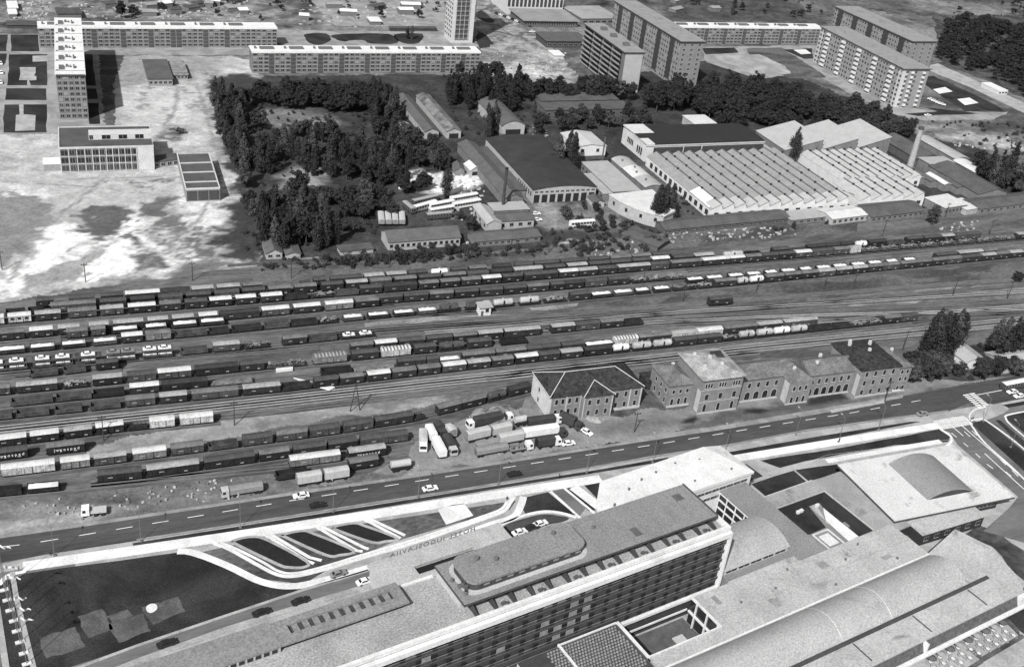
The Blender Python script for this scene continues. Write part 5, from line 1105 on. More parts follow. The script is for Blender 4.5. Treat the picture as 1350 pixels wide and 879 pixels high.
rake('the third row from the depot', [(-40, 432.5), (43, 425), (549, 383.5), (982, 347), (1338, 317), (1372, 314)], 3.9, [
    (0, S6, [(-160, 42, 'c', 'w', 'light'), (70, 290, 'c', 'w', 'light'), (310, 548, 'b', 'l'), (605, 862, 'b', 'm', 'mid'), (890, 1112, 'b', 'l', 'mid'), (1140, 1398, 'L', 'w')]),
    (180, S6, [(205, 402, 'b', 'm'), (430, 630, 'b', 'd'), (650, 850, 'b', 'w'), (882, 1075, 'b', 'w'), (1105, 1298, 'b', 'w')]),
    (360, S6, [(100, 312, 'o', 'd'), (340, 540, 'r', 'd'), (555, 770, 'o', 'd', 'mid'), (775, 975, 'b', 'd'), (990, 1280, 'L', 'k')]),
    (540, S6, [(-80, 65, 'b', 'm'), (85, 260, 'b', 'm'), (275, 452, 'b', 'm'), (465, 632, 'b', 'm'), (648, 815, 'b', 'w'), (828, 1010, 'b', 'd'), (1025, 1325, 'L', 'd')]),
    (720, S6, [(-20, 110, 'b', 'd'), (115, 282, 'b', 'w'), (290, 455, 'b', 'l'), (465, 632, 'b', 'd'), (640, 925, 'L', 'l'), (935, 1098, 'b', 'd', 'mid'), (1110, 1385, 'L', 'm')]),
    (900, S6, [(175, 415, 'L', 'w'), (420, 555, 'b', 'w'), (560, 700, 'b', 'm'), (705, 850, 'b', 'd'), (855, 1000, 'b', 'd'), (1003, 1142, 'b', 'w', 'mid'), (1150, 1330, 'b', 'd', 'mid')]),
    (1080, S6, [(130, 270, 'b', 'm', 'mid'), (272, 368, 'b', 'l', 'light'), (375, 540, 'r', 'd', 'mid'), (550, 715, 'r', 'd', 'mid'), (725, 890, 'r', 'd', 'mid'), (900, 1060, 'r', 'd', 'mid'), (1070, 1225, 'r', 'd', 'mid'), (1235, 1390, 'r', 'd', 'mid')]),
    (1150, S6, [(930, 1085, 'r', 'd', 'mid'), (1095, 1275, 'r', 'd', 'mid'), (1288, 1440, 'b', 'l')])])
rake('the row beside the left grass strip', [(-40, 454), (33, 447.2), (262, 426.5), (520, 402.5)], 3.9, [
    (0, S6, [(-40, 222, 'b', 'm'), (262, 482, 'b', 'w'), (518, 722, 'b', 'l'), (795, 972, 'b', 'l'), (1008, 1282, 'L', 'l')]),
    (180, S6, [(-55, 65, 'b', 'l'), (100, 282, 'b', 'l'), (318, 515, 'b', 'l'), (555, 728, 'b', 'w'), (742, 1105, 'L', 'k'), (1115, 1365, 'b', 'w')]),
    (360, S6, [(182, 430, 'b', 'w'), (465, 712, 'b', 'w', 'grey'), (735, 950, 'b', 'm')])])
rake('the row just above the signal hut', [(455, 406), (530, 399.6), (660, 390), (830, 375), (960, 363.5)], 3.9, [
    (360, S6, [(725, 912, 'b', 'm'), (935, 1155, 'b', 'd'), (1165, 1382, 'b', 'd')]),
    (540, S6, [(180, 390, 'b', 'm'), (405, 612, 'b', 'd'), (625, 832, 'b', 'd'), (840, 1040, 'b', 'd'), (1050, 1242, 'b', 'm'), (1255, 1382, 'b', 'd')]),
    (720, S6, [(40, 342, 'L', 'k'), (350, 545, 'b', 'd', 'mid'), (555, 742, 'b', 'd'), (765, 900, 'r', 'd'), (910, 1060, 'r', 'd'), (1070, 1235, 'r', 'd')])])
rake('the thin left row of white loads', [(80, 448.5), (148, 442), (297, 428.5)], 3.9, [
    (0, S6, [(590, 795, 'b', 'm', 'mid'), (805, 930, 'b', 'm', 'mid'), (1000, 1228, 'g', 'w')]), (180, S6, [(75, 282, 'g', 'w'), (320, 540, 'g', 'w'), (568, 785, 'g', 'w')])])
rake('the upper right row of white loads', [(900, 375.4), (1050, 361.5), (1200, 347.5), (1330, 335.5)], 3.9, [
    (900, S6, [(40, 188, 'g', 'w'), (215, 362, 'g', 'w'), (410, 545, 'g', 'w'), (575, 698, 'g', 'w'), (735, 848, 'g', 'w'), (880, 1010, 'g', 'w'), (1045, 1155, 'g', 'w'), (1195, 1318, 'g', 'w')]),
    (1080, S6, [(128, 255, 'g', 'w'), (290, 412, 'g', 'w'), (440, 558, 'g', 'w'), (600, 708, 'g', 'w'), (755, 862, 'g', 'w')]),
    (1150, S6, [(565, 750, 'b', 'd'), (765, 985, 'b', 'l'), (990, 1110, 'b', 'm')])])
rake('the row passing the signal hut', [(-40, 473), (0, 469), (273, 443.3), (479, 422.8), (712, 401.5), (834, 389.5), (972, 377.2), (1101, 364.2), (1267, 347.4), (1372, 337)], 3.9, [
    (0, S6, [(-20, 232, 'g', 'w'), (265, 508, 'g', 'w'), (545, 780, 'g', 'w'), (825, 1052, 'g', 'w'), (1082, 1278, 'b', 'w')]),
    (180, S6, [(78, 312, 'b', 'm', 'grey'), (340, 632, 'o', 'd', 'mid'), (648, 835, 'o', 'd'), (850, 1125, 'o', 'd'), (1140, 1370, 'o', 'd')]),
    (360, S6, [(165, 405, 'o', 'd'), (420, 580, 'r', 'd'), (625, 808, 'g', 'w'), (845, 1035, 'g', 'w'), (1075, 1258, 'g', 'w'), (1293, 1445, 'g', 'w')]),
    (540, S6, [(75, 245, 'g', 'w'), (265, 445, 't', 'm'), (500, 680, 't', 'm'), (745, 935, 't', 'l'), (980, 1165, 't', 'l'), (1200, 1400, 'r', 'd')]),
    (720, S6, [(60, 200, 'r', 'd'), (215, 398, 'b', 'd'), (405, 585, 'g', 'w'), (605, 775, 'g', 'w'), (795, 925, 'g', 'w'), (960, 1110, 'g', 'w'), (1130, 1235, 'r', 'd')]),
    (900, S6, [(30, 130, 'r', 'd'), (140, 275, 'r', 'd'), (285, 485, 'b', 'm'), (490, 590, 't', 'l'), (600, 728, 't', 'w'), (738, 898, 'b', 'm'), (905, 1052, 'b', 'm'), (1058, 1205, 'b', 'm'), (1208, 1355, 'b', 'l')]),
    (1080, S6, [(148, 292, 'b', 'l'), (298, 432, 'b', 'l'), (438, 570, 'b', 'm'), (573, 712, 'b', 'm', 'mid'), (722, 858, 'b', 'm'), (862, 998, 'b', 'm'), (1002, 1130, 'b', 'm'), (1136, 1265, 'b', 'm')]),
    (1150, S6, [(785, 968, 'b', 'd'), (972, 1100, 'b', 'l'), (1103, 1218, 'b', 'm'), (1222, 1338, 'b', 'l'), (1342, 1460, 'b', 'm')])])
rake('the car train near the left edge', [(-60, 496.5), (37, 487.3), (316, 462.5), (495, 444)], 3.9, [
    (0, S6, [(-130, 262, 'k', 'd'), (288, 660, 'k', 'd'), (668, 920, 'k', 'd'), (945, 1225, 'k', 'd'), (1265, 1545, 'k', 'd')]),
    (180, S6, [(395, 645, 'o', 'd', 'mid'), (680, 922, 'b', 'l'), (960, 1190, 'r', 'd')]),
    (360, S6, [(85, 302, 'b', 'm'), (320, 572, 'o', 'd', 'mid'), (600, 915, 'e', 'd')])])
rake('the short row under the car train', [(20, 501.5), (77, 495.6), (160, 486)], 3.9, [(0, S6, [(270, 525, 'o', 'd', 'mid'), (565, 775, 'o', 'd', 'mid'), (855, 1065, 'b', 'd', 'dark')])], 'dark')
rake('the row with the striped container', [(-40, 526), (15, 520.7), (404, 482.5), (693, 453)], 3.9, [
    (0, S6, [(-60, 102, 'b', 'm', 'mid'), (145, 522, 'L', 'l'), (560, 792, 'r', 'd'), (825, 1097, 'b', 'l'), (1130, 1395, 'b', 'd', 'mid')]),
    (180, S6, [(190, 500, 'L', 'w'), (520, 912, 'L', 'k', 'dark'), (922, 1138, 'b', 'd'), (1160, 1310, 'r', 'd')]),
    (360, S6, [(60, 300, 'r', 'd'), (360, 662, 'p', 'm', 'grey'), (700, 938, 'b', 'd'), (965, 1225, 'p', 'w', 'light')]),
    (540, S6, [(42, 240, 'b', 'd'), (260, 498, 't', 'd'), (520, 732, 'b', 'd'), (812, 1038, 'o', 'd', 'dark')])])
rake('the row with the long striped wagon', [(480, 464), (629, 449.6), (713, 441.8), (847, 428.5)], 3.9, [
    (360, S6, [(690, 897, 'b', 'm'), (908, 1110, 'b', 'w'), (1120, 1340, 'b', 'd')]), (540, S6, [(155, 387, 'b', 'd'), (390, 602, 'b', 'm'), (610, 832, 'b', 'l'), (845, 1168, 'p', 'l')]),
    (720, S6, [(48, 255, 'b', 'l'), (262, 480, 'b', 'd', 'mid'), (485, 688, 'b', 'm'), (692, 862, 'o', 'd')])])
rake('the row behind the long train', [(-20, 541), (60, 532.5), (195, 519), (631, 476), (902, 447.5), (1070, 429.5)], 3.9, [
    (0, S6, [(100, 480, 'o', 'd', 'mid'), (500, 820, 'o', 'd', 'mid'), (830, 1115, 'o', 'd', 'dark')]), (180, S6, [(-60, 215, 'L', 'w'), (220, 642, 'L', 'k', 'dark'), (660, 1040, 'f', 'd', 'grey')]),
    (360, S6, [(430, 712, 'o', 'd', 'dark'), (718, 1100, 'f', 'd', 'grey'), (1110, 1365, 'b', 'd')]), (540, S6, [(30, 250, 'b', 'd'), (260, 462, 'g', 'w'), (470, 762, 'L', 'm'), (768, 1035, 'L', 'm'), (1042, 1345, 'b', 'd')]),
    (640, 3.375, [(340, 440, 'b', 'd'), (445, 570, 'g', 'w'), (572, 680, 'p', 'w', 'light'), (682, 825, 'L', 'm'), (827, 940, 'L', 'l', 'light'), (942, 1057, 'L', 'w', 'light'), (1060, 1210, 'L', 'm'), (1212, 1322, 'L', 'l')]),
    (960, 4.5, [(178, 326, 'L', 'l'), (330, 530, 'L', 'l')])])
rake('the long train beside the main line', [(-40, 558.5), (0, 554.5), (371, 517.4), (709, 477.5), (1064, 439), (1225, 421.5)], 3.9, [
    (0, S6, [(-60, 97, 'o', 'd', 'mid'), (145, 447, 'o', 'd', 'mid'), (490, 748, 'o', 'd', 'mid'), (805, 1087, 'o', 'd', 'mid'), (1115, 1385, 'b', 'm')]),
    (180, S6, [(203, 460, 'b', 'l'), (490, 912, 'L', 'm'), (945, 1292, 'L', 'l')]), (360, S6, [(85, 348, 'o', 'd'), (365, 576, 'b', 'd'), (595, 806, 'b', 'm'), (840, 1048, 'b', 'w'), (1060, 1278, 'b', 'm'), (1293, 1412, 'b', 'm')]),
    (540, S6, [(75, 282, 'b', 'm'), (295, 502, 'b', 'w'), (515, 722, 'b', 'l'), (735, 932, 'b', 'm'), (945, 1147, 'b', 'w'), (1150, 1342, 'b', 'd')]),
    (640, 3.375, [(335, 432, 'b', 'l'), (440, 565, 'b', 'k', 'dark'), (567, 645, 't', 'w'), (655, 742, 't', 'l'), (748, 836, 't', 'l'), (840, 938, 'b', 'd'), (942, 1050, 'b', 'd'), (1053, 1127, 'r', 'd'), (1130, 1203, 't', 'l'), (1208, 1282, 't', 'l')]),
    (960, 4.5, [(273, 372, 't', 'w'), (376, 474, 't', 'l'), (480, 622, 'o', 'd'), (630, 722, 'o', 'd'), (726, 828, 'r', 'd'), (834, 918, 'r', 'd'), (923, 1028, 'b', 'm'), (1031, 1128, 'b', 'd', 'mid')])])
rake('the pale roofed row at the left edge', [(-40, 595.5), (0, 590.5), (160, 570), (290, 556.5)], 3.9, [
    (0, S6, [(-60, 242, 'L', 'w', 'dark'), (268, 538, 'b', 'w', 'dark'), (568, 828, 'b', 'l', 'dark'), (852, 1108, 'b', 'w', 'dark'), (1135, 1320, 'f', 'd', 'dark')]), (180, S6, [(115, 350, 'b', 'w', 'light'), (385, 685, 'b', 'w', 'light')])], 'dark')
rake('the curving row passing the rubble heap', [(-40, 634), (0, 630), (167, 609.6), (361, 584), (449, 572), (544, 556.5), (607, 540.5), (650, 529.5), (706, 515)], 3.9, [
    (0, S6, [(10, 495, 'L', 'w', 'light'), (538, 806, 'b', 'w', 'grey'), (835, 1135, 'b', 'l', 'mid'), (1180, 1480, 'L', 'w', 'grey')]), (180, S6, [(305, 605, 'b', 'm', 'mid'), (635, 915, 'o', 'd', 'mid'), (943, 1222, 'b', 'd', 'mid')]),
    (360, S6, [(30, 312, 'b', 'm', 'mid'), (325, 602, 'b', 'd', 'mid'), (628, 892, 'b', 'd', 'mid'), (908, 1250, 'L', 'd')]), (540, S6, [(-10, 130, 'f', 'd'), (250, 458, 'b', 'm'), (458, 672, 'b', 'm')]),
    (320, 3.375, [(1090, 1175, 't', 'd'), (1185, 1280, 'b', 'k', 'dark')])], 'brown')
rake('the row behind the white tarped van', [(120, 638), (188, 631), (337, 610), (472, 590), (545, 580.5)], 3.9, [
    (0, S6, [(868, 1272, 'L', 'd', 'dark')]), (180, S6, [(90, 560, 'L', 'l', 'dark'), (602, 1062, 'L', 'd', 'dark'), (1090, 1368, 'b', 'm')]), (360, S6, [(180, 478, 'b', 'd'), (490, 757, 'b', 'd'), (778, 1212, 'L', 'd')])])
rake('the short row near the road', [(-30, 659), (0, 655), (382, 617), (510, 600)], 3.9, [(0, S6, [(-60, 217, 'o', 'd', 'dark'), (240, 532, 'g', 'w', 'dark')]), (360, S6, [(150, 602, 'L', 'w', 'grey')])])
# the lettered vans: dark, with white lettering on the side towards the road
m_letter = mat('white lettering', 0.75, 0.05, 1.0)
def text_mesh(s, size, m, depth=0.02, sp=1.0):
    cu = bpy.data.curves.new('lettering', 'FONT'); cu.body = s; cu.size = size; cu.extrude = depth; cu.align_x = 'CENTER'; cu.space_character = sp
    o = bpy.data.objects.new('lettering', cu); COL.objects.link(o)
    me = bpy.data.meshes.new_from_object(o.evaluated_get(bpy.context.evaluated_depsgraph_get())); bpy.data.objects.remove(o)
    me.materials.clear(); me.materials.append(m); return me
TM = text_mesh('jugosped', 1.2, m_letter, 0.02, 1.6)
def lettered(pl, pr, lab, rv):
    a, c = G(*pl), G(*pr); L = round(hypot(c[0]-a[0], c[1]-a[1])); ang = atan2(c[1]-a[1], c[0]-a[0])
    t = wagon('b', rv, 'dark', (a[0]+c[0])/2, (a[1]+c[1])/2, ang, L, lab, 'dark vans with white lettering')
    o = link('lettering', TM, t, (0.3, -1.52, 2.25)); o.rotation_euler = (pi/2, 0, 0); o.scale = (min(1.0, (L-1)/7.4), 1.0, 1)
lettered((-8, 609), (37, 603), 'dark van with white lettering cut by the left edge', 'd'); lettered((64, 600.5), (111, 595), 'dark van with white lettering under a cluttered pale roof', 'm'); lettered((459, 607), (506, 600), 'dark van with small white lettering and striped grey roof near lorries', 'l')
track([(-40, 611), (40, 602), (112, 594)])
def lone(kind, tone, body, pl, pr, lab):
    a, c = G(*pl), G(*pr); L = round(hypot(c[0]-a[0], c[1]-a[1])*2)/2; wagon(kind, tone, body, (a[0]+c[0])/2, (a[1]+c[1])/2, atan2(c[1]-a[1], c[0]-a[0]), L, lab, 'goods wagons standing in the rail yard')
lone('b', 'm', 'dark', (460, 620.7), (496, 618.0-3.5), 'dark boxcar with plain grey roof standing alone near the lorries')
lone('o', 'd', 'dark', (364, 634), (405, 628), 'dark low open wagon standing alone above the box trailers')
lone('b', 'd', 'brown', (933, 404), (962, 401.5), 'single brown boxcar alone on the weeds in mid yard')
# ------------------------------------------------------------------ old station
st_w = mat('station brick render', 0.185, 0.2, 0.5, fine=0.18); st_l = mat('pale gable plaster', 0.50, 0.14, 0.3); st_t = mat('stone trim', 0.40, 0.15, 0.6)
st_r = mat('station tile roof', 0.125, 0.4, 0.35, fine=0.4); st_rd = mat('black slate roof', 0.030, 0.8, 0.8, fine=0.85); st_rl = mat('pale patched roof', 0.27, 0.5, 0.3, fine=0.3)
def hip(b, x0, x1, y0, y1, z, rise, ov=0.5, mi=0, left='hip', right='hip', ridge=None):
    """hipped roof over a rectangle; ridge along x"""
    X0, X1, Y0, Y1 = x0-ov, x1+ov, y0-ov, y1+ov; yc = (Y0+Y1)/2 if ridge is None else ridge
    if X1-X0 >= Y1-Y0:
        a, c = (X0+(Y1-Y0)/2 if left == 'hip' else X0), (X1-(Y1-Y0)/2 if right == 'hip' else X1)
        v = [(X0, Y0, z), (X1, Y0, z), (X1, Y1, z), (X0, Y1, z), (a, yc, z+rise), (c, yc, z+rise)]
        f = [(0, 1, 5, 4), (2, 3, 4, 5), (3, 0, 4), (1, 2, 5)]
    else:
        xc = (X0+X1)/2; a, c = Y0+(X1-X0)/2, Y1-(X1-X0)/2
        v = [(X0, Y0, z), (X1, Y0, z), (X1, Y1, z), (X0, Y1, z), (xc, a, z+rise), (xc, c, z+rise)]
        f = [(0, 1, 4), (2, 3, 5), (3, 0, 4, 5), (1, 2, 5, 4)]
    w = [(p[0], p[1], z-0.25) for p in v[:4]]
    b.add(v+w, f+[(6, 7, 1, 0), (7, 8, 2, 1), (8, 9, 3, 2), (9, 6, 0, 3), (9, 8, 7, 6)], mi)
    return v
# --- annex: two storey brick house with pale west gable
fr = SF; t = thing('station_annex', 'two storey brick house with black slate roof and pale plastered end wall', 'house', fr)
A0 = SF
b = MB(); b.box(0.3, 33.5, -2.6, 12, 0, 8.4); b.box(11.2, 21.6, -5.0, -2.602, 0, 8.4); b.box(0.298, 33.5, -2.602, 12, 0, 0) if False else None
b.build('wall', st_w, t)
MB().box(0.12, 0.297, -2.65, 12.05, 0, 8.4).build('end_wall', st_l, t)
r = MB(); v = hip(r, 0.3, 33.5, -2.6, 12, 8.45, 4.0, 0.5, 0, 'hip', 'hip'); r.build('roof', st_rd, t)
r = MB(); z = 8.47; xm = 16.4
r.add([(10.7, -5.5, z), (22.1, -5.5, z), (22.1, -2.6, z), (10.7, -2.6, z), (xm, 0.3, z+2.9), (xm, -0.2, z+2.9)], [(0, 1, 5), (1, 2, 4, 5), (3, 0, 5, 4), (3, 2, 1, 0)]); r.build('bay_roof', st_rd, t)
g = MB()
for p, q in (((-0.2, -3.1, 8.5), (7.9, 4.7, 12.55)), ((-0.2, 12.5, 8.5), (7.9, 4.7, 12.55)), ((26, 4.7, 12.55), (34, -3.1, 8.5)), ((10.7, -5.5, 8.52), (xm, -0.2, 11.45)), ((22.1, -5.5, 8.52), (xm, -0.2, 11.45)), ((7.9, 4.7, 12.55), (26, 4.7, 12.55)), ((-0.2, -3.1, 8.55), (-0.2, 12.5, 8.55))):
    g.cyl(p, q, 0.13, 0.13, 6)
g.build('ridge_tiles', st_l, t)
fa = Facade(t)
for xs_, y in (((2.6, 4.8, 7.2, 9.8), -2.6), ((13.3, 16.4, 19.5), -5.0), ((24.4, 27.6, 31.4), -2.6)):
    for x in xs_:
        for z in (1.1, 5.1): fa.win('front', x, y, z, 1.0, 1.9, st_t, PANE)
for z in (1.2, 5.0): fa.win('left', 6.0, 0.1, z, 0.9, 1.6, st_t, PANE2)
g = MB()
for x in (0.3, 5.9, 11.0): g.box(x, x+0.5, -2.75, -2.603, 0, 8.3)
for x in (22.6, 28.9, 33.0): g.box(x, x+0.5, -2.75, -2.603, 0, 8.3)
g.box(11.15, 11.55, -5.14, -5.003, 0, 8.3); g.box(21.25, 21.65, -5.14, -5.003, 0, 8.3); g.box(23, 33.5, -2.95, -2.76, 0, 0.9); g.build('pilaster', st_t, t)
MB().box(-0.05, 0.115, 3.9, 4.3, 0.2, 8.2).build('pilaster', st_l, t)
# --- the main building
t = thing('station_building', 'long old station building with two taller blocks and arched windows', 'station', SF)
b = MB()
dy = -0.075           # the front line drifts a little
parts = [(42.5, 52.0, -5.0, 8.0, 8.8), (51.0, 66.4, -11.0, 6.2, 13.9), (66.5, 85.0, -7.6, 2.5, 9.4), (85.0, 94.2, -12.4, 1.5, 9.4), (94.3, 113.5, -10.0, 0.5, 9.5), (113.4, 129.6, -13.6, 4.0, 11.8), (129.7, 135.6, -13.4, 1.0, 10.6)]
for i, (x0, x1, y0, y1, h) in enumerate(parts): b.box(x0+0.004*i, x1-0.004*i, y0, y1, 0, h)
b.build('wall', st_w, t)
r = MB(); hip(r, 42.5, 52.0, -5.0, 8.0, 8.85, 2.4); hip(r, 66.9, 85.4, -7.6, 2.5, 9.45, 2.8, 0.5, 0, 'gable', 'gable'); hip(r, 94.7, 113.0, -10.0, 0.5, 9.55, 2.8, 0.5, 0, 'gable', 'gable'); hip(r, 130.2, 135.6, -13.4, 1.0, 10.65, 1.0)
z = 9.47
r.add([(84.5, -12.9, z), (94.7, -12.9, z), (94.7, -2.0, z), (84.5, -2.0, z), (89.6, -8.2, z+3.0), (89.6, -2.6, z+3.0)], [(0, 1, 4), (1, 2, 5, 4), (3, 0, 4, 5), (2, 3, 5), (3, 2, 1, 0)])
r.build('roof', st_r, t)
r = MB(); hip(r, 51.0, 66.4, -11.0, 6.2, 13.95, 2.2, 0.8); r.build('tower_roof', st_rl, t)
r = MB(); hip(r, 113.4, 129.6, -13.6, 4.0, 11.85, 2.2, 0.7); r.build('block_roof', st_rd, t)
c = MB(); c.add([(58.6, -1.2, 15.9), (64.4, -1.0, 15.05), (65.6, 3.9, 14.75), (60.0, 2.2, 16.02)], [(0, 1, 2, 3)]); c.build('dark_roof_patch', mat('dark patch', 0.04, 0.3, 0.6), t)
c = MB()
for x, y, z in ((48, 4.5, 9.8), (54, 2, 14.6), (57.5, -2, 15.6), (53.5, -6, 14.8), (60.0, -6.0, 15.0), (88.2, -8.5, 11.4), (99, -6.5, 11.2), (104, -1.5, 10.6), (117, 0, 13), (121, -6, 13.6), (125, -1, 13.4), (119, 2.4, 12.4), (133, -4, 11.2)): c.box(x, x+0.9, y, y+0.8, z-1.2, z+1.3)
c.build('chimney', st_l, t)
g = MB()
for x0, x1, y0, y1, h in parts: g.box(x0-0.05, x1-0.3, y0-0.16, y0-0.004, 0.0, 0.7); g.box(x0+0.02, x1-0.02, y0-0.10, y0-0.004, h-0.5, h-0.25)
for x0, x1, y0, y1, h in parts[1:2]: g.box(x0, x1, y0-0.1, y0-0.004, 4.7, 4.9); g.box(x0, x1, y0-0.1, y0-0.004, 9.4, 9.6)
for x in (51.0, 113.4, 84.98): g.box(x-0.12, x-0.004, (-10.9 if x < 60 else -13.5 if x > 100 else -12.3), (-8.6 if x < 60 else -11.6 if x > 100 else -9.4), 0.8, 9.0)
g.build('stone_trim', st_t, t)
fa = Facade(t)
def arched(x, y, z, w_, h):
    key = ('arch', w_, h)
    if key not in WMESH:
        q = MB(); n = 6
        for s, e, yy, mi in ((1.0, 0.16, -0.05, 0), (1.0, 0.0, -0.075, 1)):
            pr = [(-w_/2-e, -e if e else 0)]+[(w_/2+e, -e if e else 0)]+[((w_/2+e)*cos(pi*i/n), h-w_/2+(w_/2+e)*sin(pi*i/n)) for i in range(n+1)]
            q.extry(pr, yy, yy+0.024 if mi else 0.0, mi)
        WMESH[key] = q.mesh('window', [st_t, PANE])
    link('window', WMESH[key], t, (x, y, z))
for x in (44.3, 46.9, 49.5): fa.win('front', x, -5.0, 5.4, 0.9, 1.4, st_t); arched(x, -5.0, 1.0, 1.0, 2.4)
for x in (53.4, 58.7, 64.0):
    arched(x, -11.0, 1.0, 1.1, 2.9); fa.win('front', x, -11.0, 5.6, 1.3, 2.2, st_t)
    for d in (-1.0, 0, 1.0): fa.win('front', x+d, -11.0, 10.3, 0.65, 1.7, st_t)
for i in range(5): arched(68.6+i*3.6, -7.6, 1.0, 2.0, 3.0); fa.win('front', 68.6+i*3.6, -7.6, 5.7, 1.1, 1.9, st_t)
for x in (87.2, 89.6, 92.0): fa.win('front', x, -12.4, 5.7, 0.95, 1.7, st_t); arched(x, -12.4, 0.8, 1.0, 2.4)
for i in range(6): arched(96.0+i*3.1, -10.0, 1.0, 1.9, 3.0); fa.win('front', 96.0+i*3.1, -10.0, 5.7, 1.1, 1.9, st_t)
for x in (115.8, 119.6, 123.4, 127.2):
    for z in (1.2, 5.0, 8.6): fa.win('front', x, -13.6, z, 1.1, 1.9, st_t)
for x in (131.6, 134.0):
    for z in (1.2, 4.8, 7.8): fa.win('front', x, -13.4, z, 0.9, 1.5, st_t)
for y in (-3, 0.5, 4): fa.win('left', y, 42.5, 5.2, 0.9, 1.5, st_t, PANE); fa.win('left', y, 42.5, 1.2, 0.9, 1.8, st_t, PANE)
d = MB(); d.box(57.9, 59.5, -11.06, -11.003, 0.72, 0.9) if False else d.box(133.0, 133.9, -13.46, -13.405, 0.05, 2.3); d.build('door', wl_d, t)
# small things by the station
def simple(name, label, cat, px, mk, m, z=0.0, rz=0.0, group=None):
    c = G(*px); b = MB(); mk(b); o = b.build(name, m, None, (c[0], c[1], z), rz); return tag(o, label, cat, group)
def heap(r, h, n=14, seed=3, ell=1.0):
    def f(b):
        rr = random.Random(seed); rings = 5; vs = []
        for k in range(rings):
            q = k/(rings-1); zz = h*(1-(1-q)**0.8 if False else q**0.9)
            for i in range(n):
                rad = r*(1-q)*(1+rr.uniform(-0.16, 0.16)); vs.append((cos(2*pi*i/n)*rad*ell, sin(2*pi*i/n)*rad, zz+rr.uniform(-0.15, 0.1)*(k > 0)))
        b.add(vs, [(k*n+i, k*n+(i+1) % n, (k+1)*n+(i+1) % n, (k+1)*n+i) for k in range(rings-1) for i in range(n)])
    return f
simple('gravel_heap', 'big pale heap of gravel left of the brick house', 'heap', (656, 549), heap(7.0, 4.4, 18, 3, 1.2), gmat('gravel', 0.08, 0.26, 0.25, 0.36, 0.64, 1.0, 0.3), 0.1, radians(24))
simple('gravel_heap', 'low pale heap in front of the brick house', 'heap', (784, 553), heap(2.2, 1.0, 14, 5, 1.6), gmat('pale gravel', 0.2, 0.34, 0.25, 0.36, 0.64, 1.0, 0.3), 0.12)
simple('shed', 'low dark lean to between the brick house and the station', 'shed', (860, 506), lambda b: b.box(-4, 4, -3, 3, 0, 3).box(-4.3, 4.3, -3.3, 3.3, 3.004, 3.3), st_rd, 0, SF.rz)
for i, (p, lab) in enumerate([((655, 546), 'rear'), ((645, 522), 'far')]): pass
# small house among trees at the right of the station
f, L, D = fit([(1266, 480), (1290, 474), (1280, 452), (1256, 456)], 3.5, 66)
shed('small white walled house with pale roof among trees right of station', f, L, D, 3.5, rf_lt, mat('white wall', 0.60, 0.1, 0.4), rise=1.6, kind='gable_y', wins=1)
f, L, D = fit([(1316, 486), (1360, 478), (1350, 458), (1310, 464)], 3.2, 66)
shed('low house with pale roof at the right edge behind trees', f, L, D, 3.2, rf_lt, wl_l, rise=1.4, kind='gable_x')
# ------------------------------------------------------------------ hotel
h_con = mat('hotel concrete', 0.40, 0.12, 0.2, fine=0.16); h_white = mat('hotel white render', 0.60, 0.10, 0.25, fine=0.14, stain=0.25, sscale=0.12); h_roof = mat('gravelled roof', 0.29, 0.22, 0.12, fine=0.34, stain=0.3, sscale=0.07); h_roof2 = mat('grey slab roof', 0.205, 0.12, 0.12, fine=0.26, stain=0.25, sscale=0.06)
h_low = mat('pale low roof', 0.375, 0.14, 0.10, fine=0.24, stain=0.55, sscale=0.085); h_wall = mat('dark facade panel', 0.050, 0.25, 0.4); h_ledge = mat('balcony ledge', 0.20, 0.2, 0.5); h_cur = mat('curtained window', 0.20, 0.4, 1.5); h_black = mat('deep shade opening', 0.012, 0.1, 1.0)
h_mid = mat('grey concrete', 0.20, 0.12, 0.3)
t = thing('hotel', 'long hotel slab with dark gridded front, white cornice and roof terrace', 'hotel', HF)
X0, X1 = -150.0, 1.4
MB().box(X0, X1-0.02, 1.2, 17.4, 0, 24.2).build('wall', h_wall, t)
MB().box(X0, X1, 1.0, 17.6, 24.204, 25.5).build('lower_roof', h_roof, t)
b = MB(); b.box(X0, X1+0.5, -0.1, 0.99, 24.0, 25.35); b.box(X0, X1+0.5, 1.02, 1.9, 25.51, 26.45); b.box(X1-0.5, X1+0.52, 1.91, 17.8, 25.515, 26.44); b.box(X1-0.01, X1+0.55, -0.12, 1.01, 6.5, 23.99); b.box(X1+0.0, X1+0.56, 1.03, 17.7, 6.5, 25.5)
b.box(X0, -74.2, 17.61, 18.2, 24.3, 25.9); b.box(-30, X1+0.5, -0.1, 0.95, 6.6, 7.4); b.build('cornice', h_white, t)
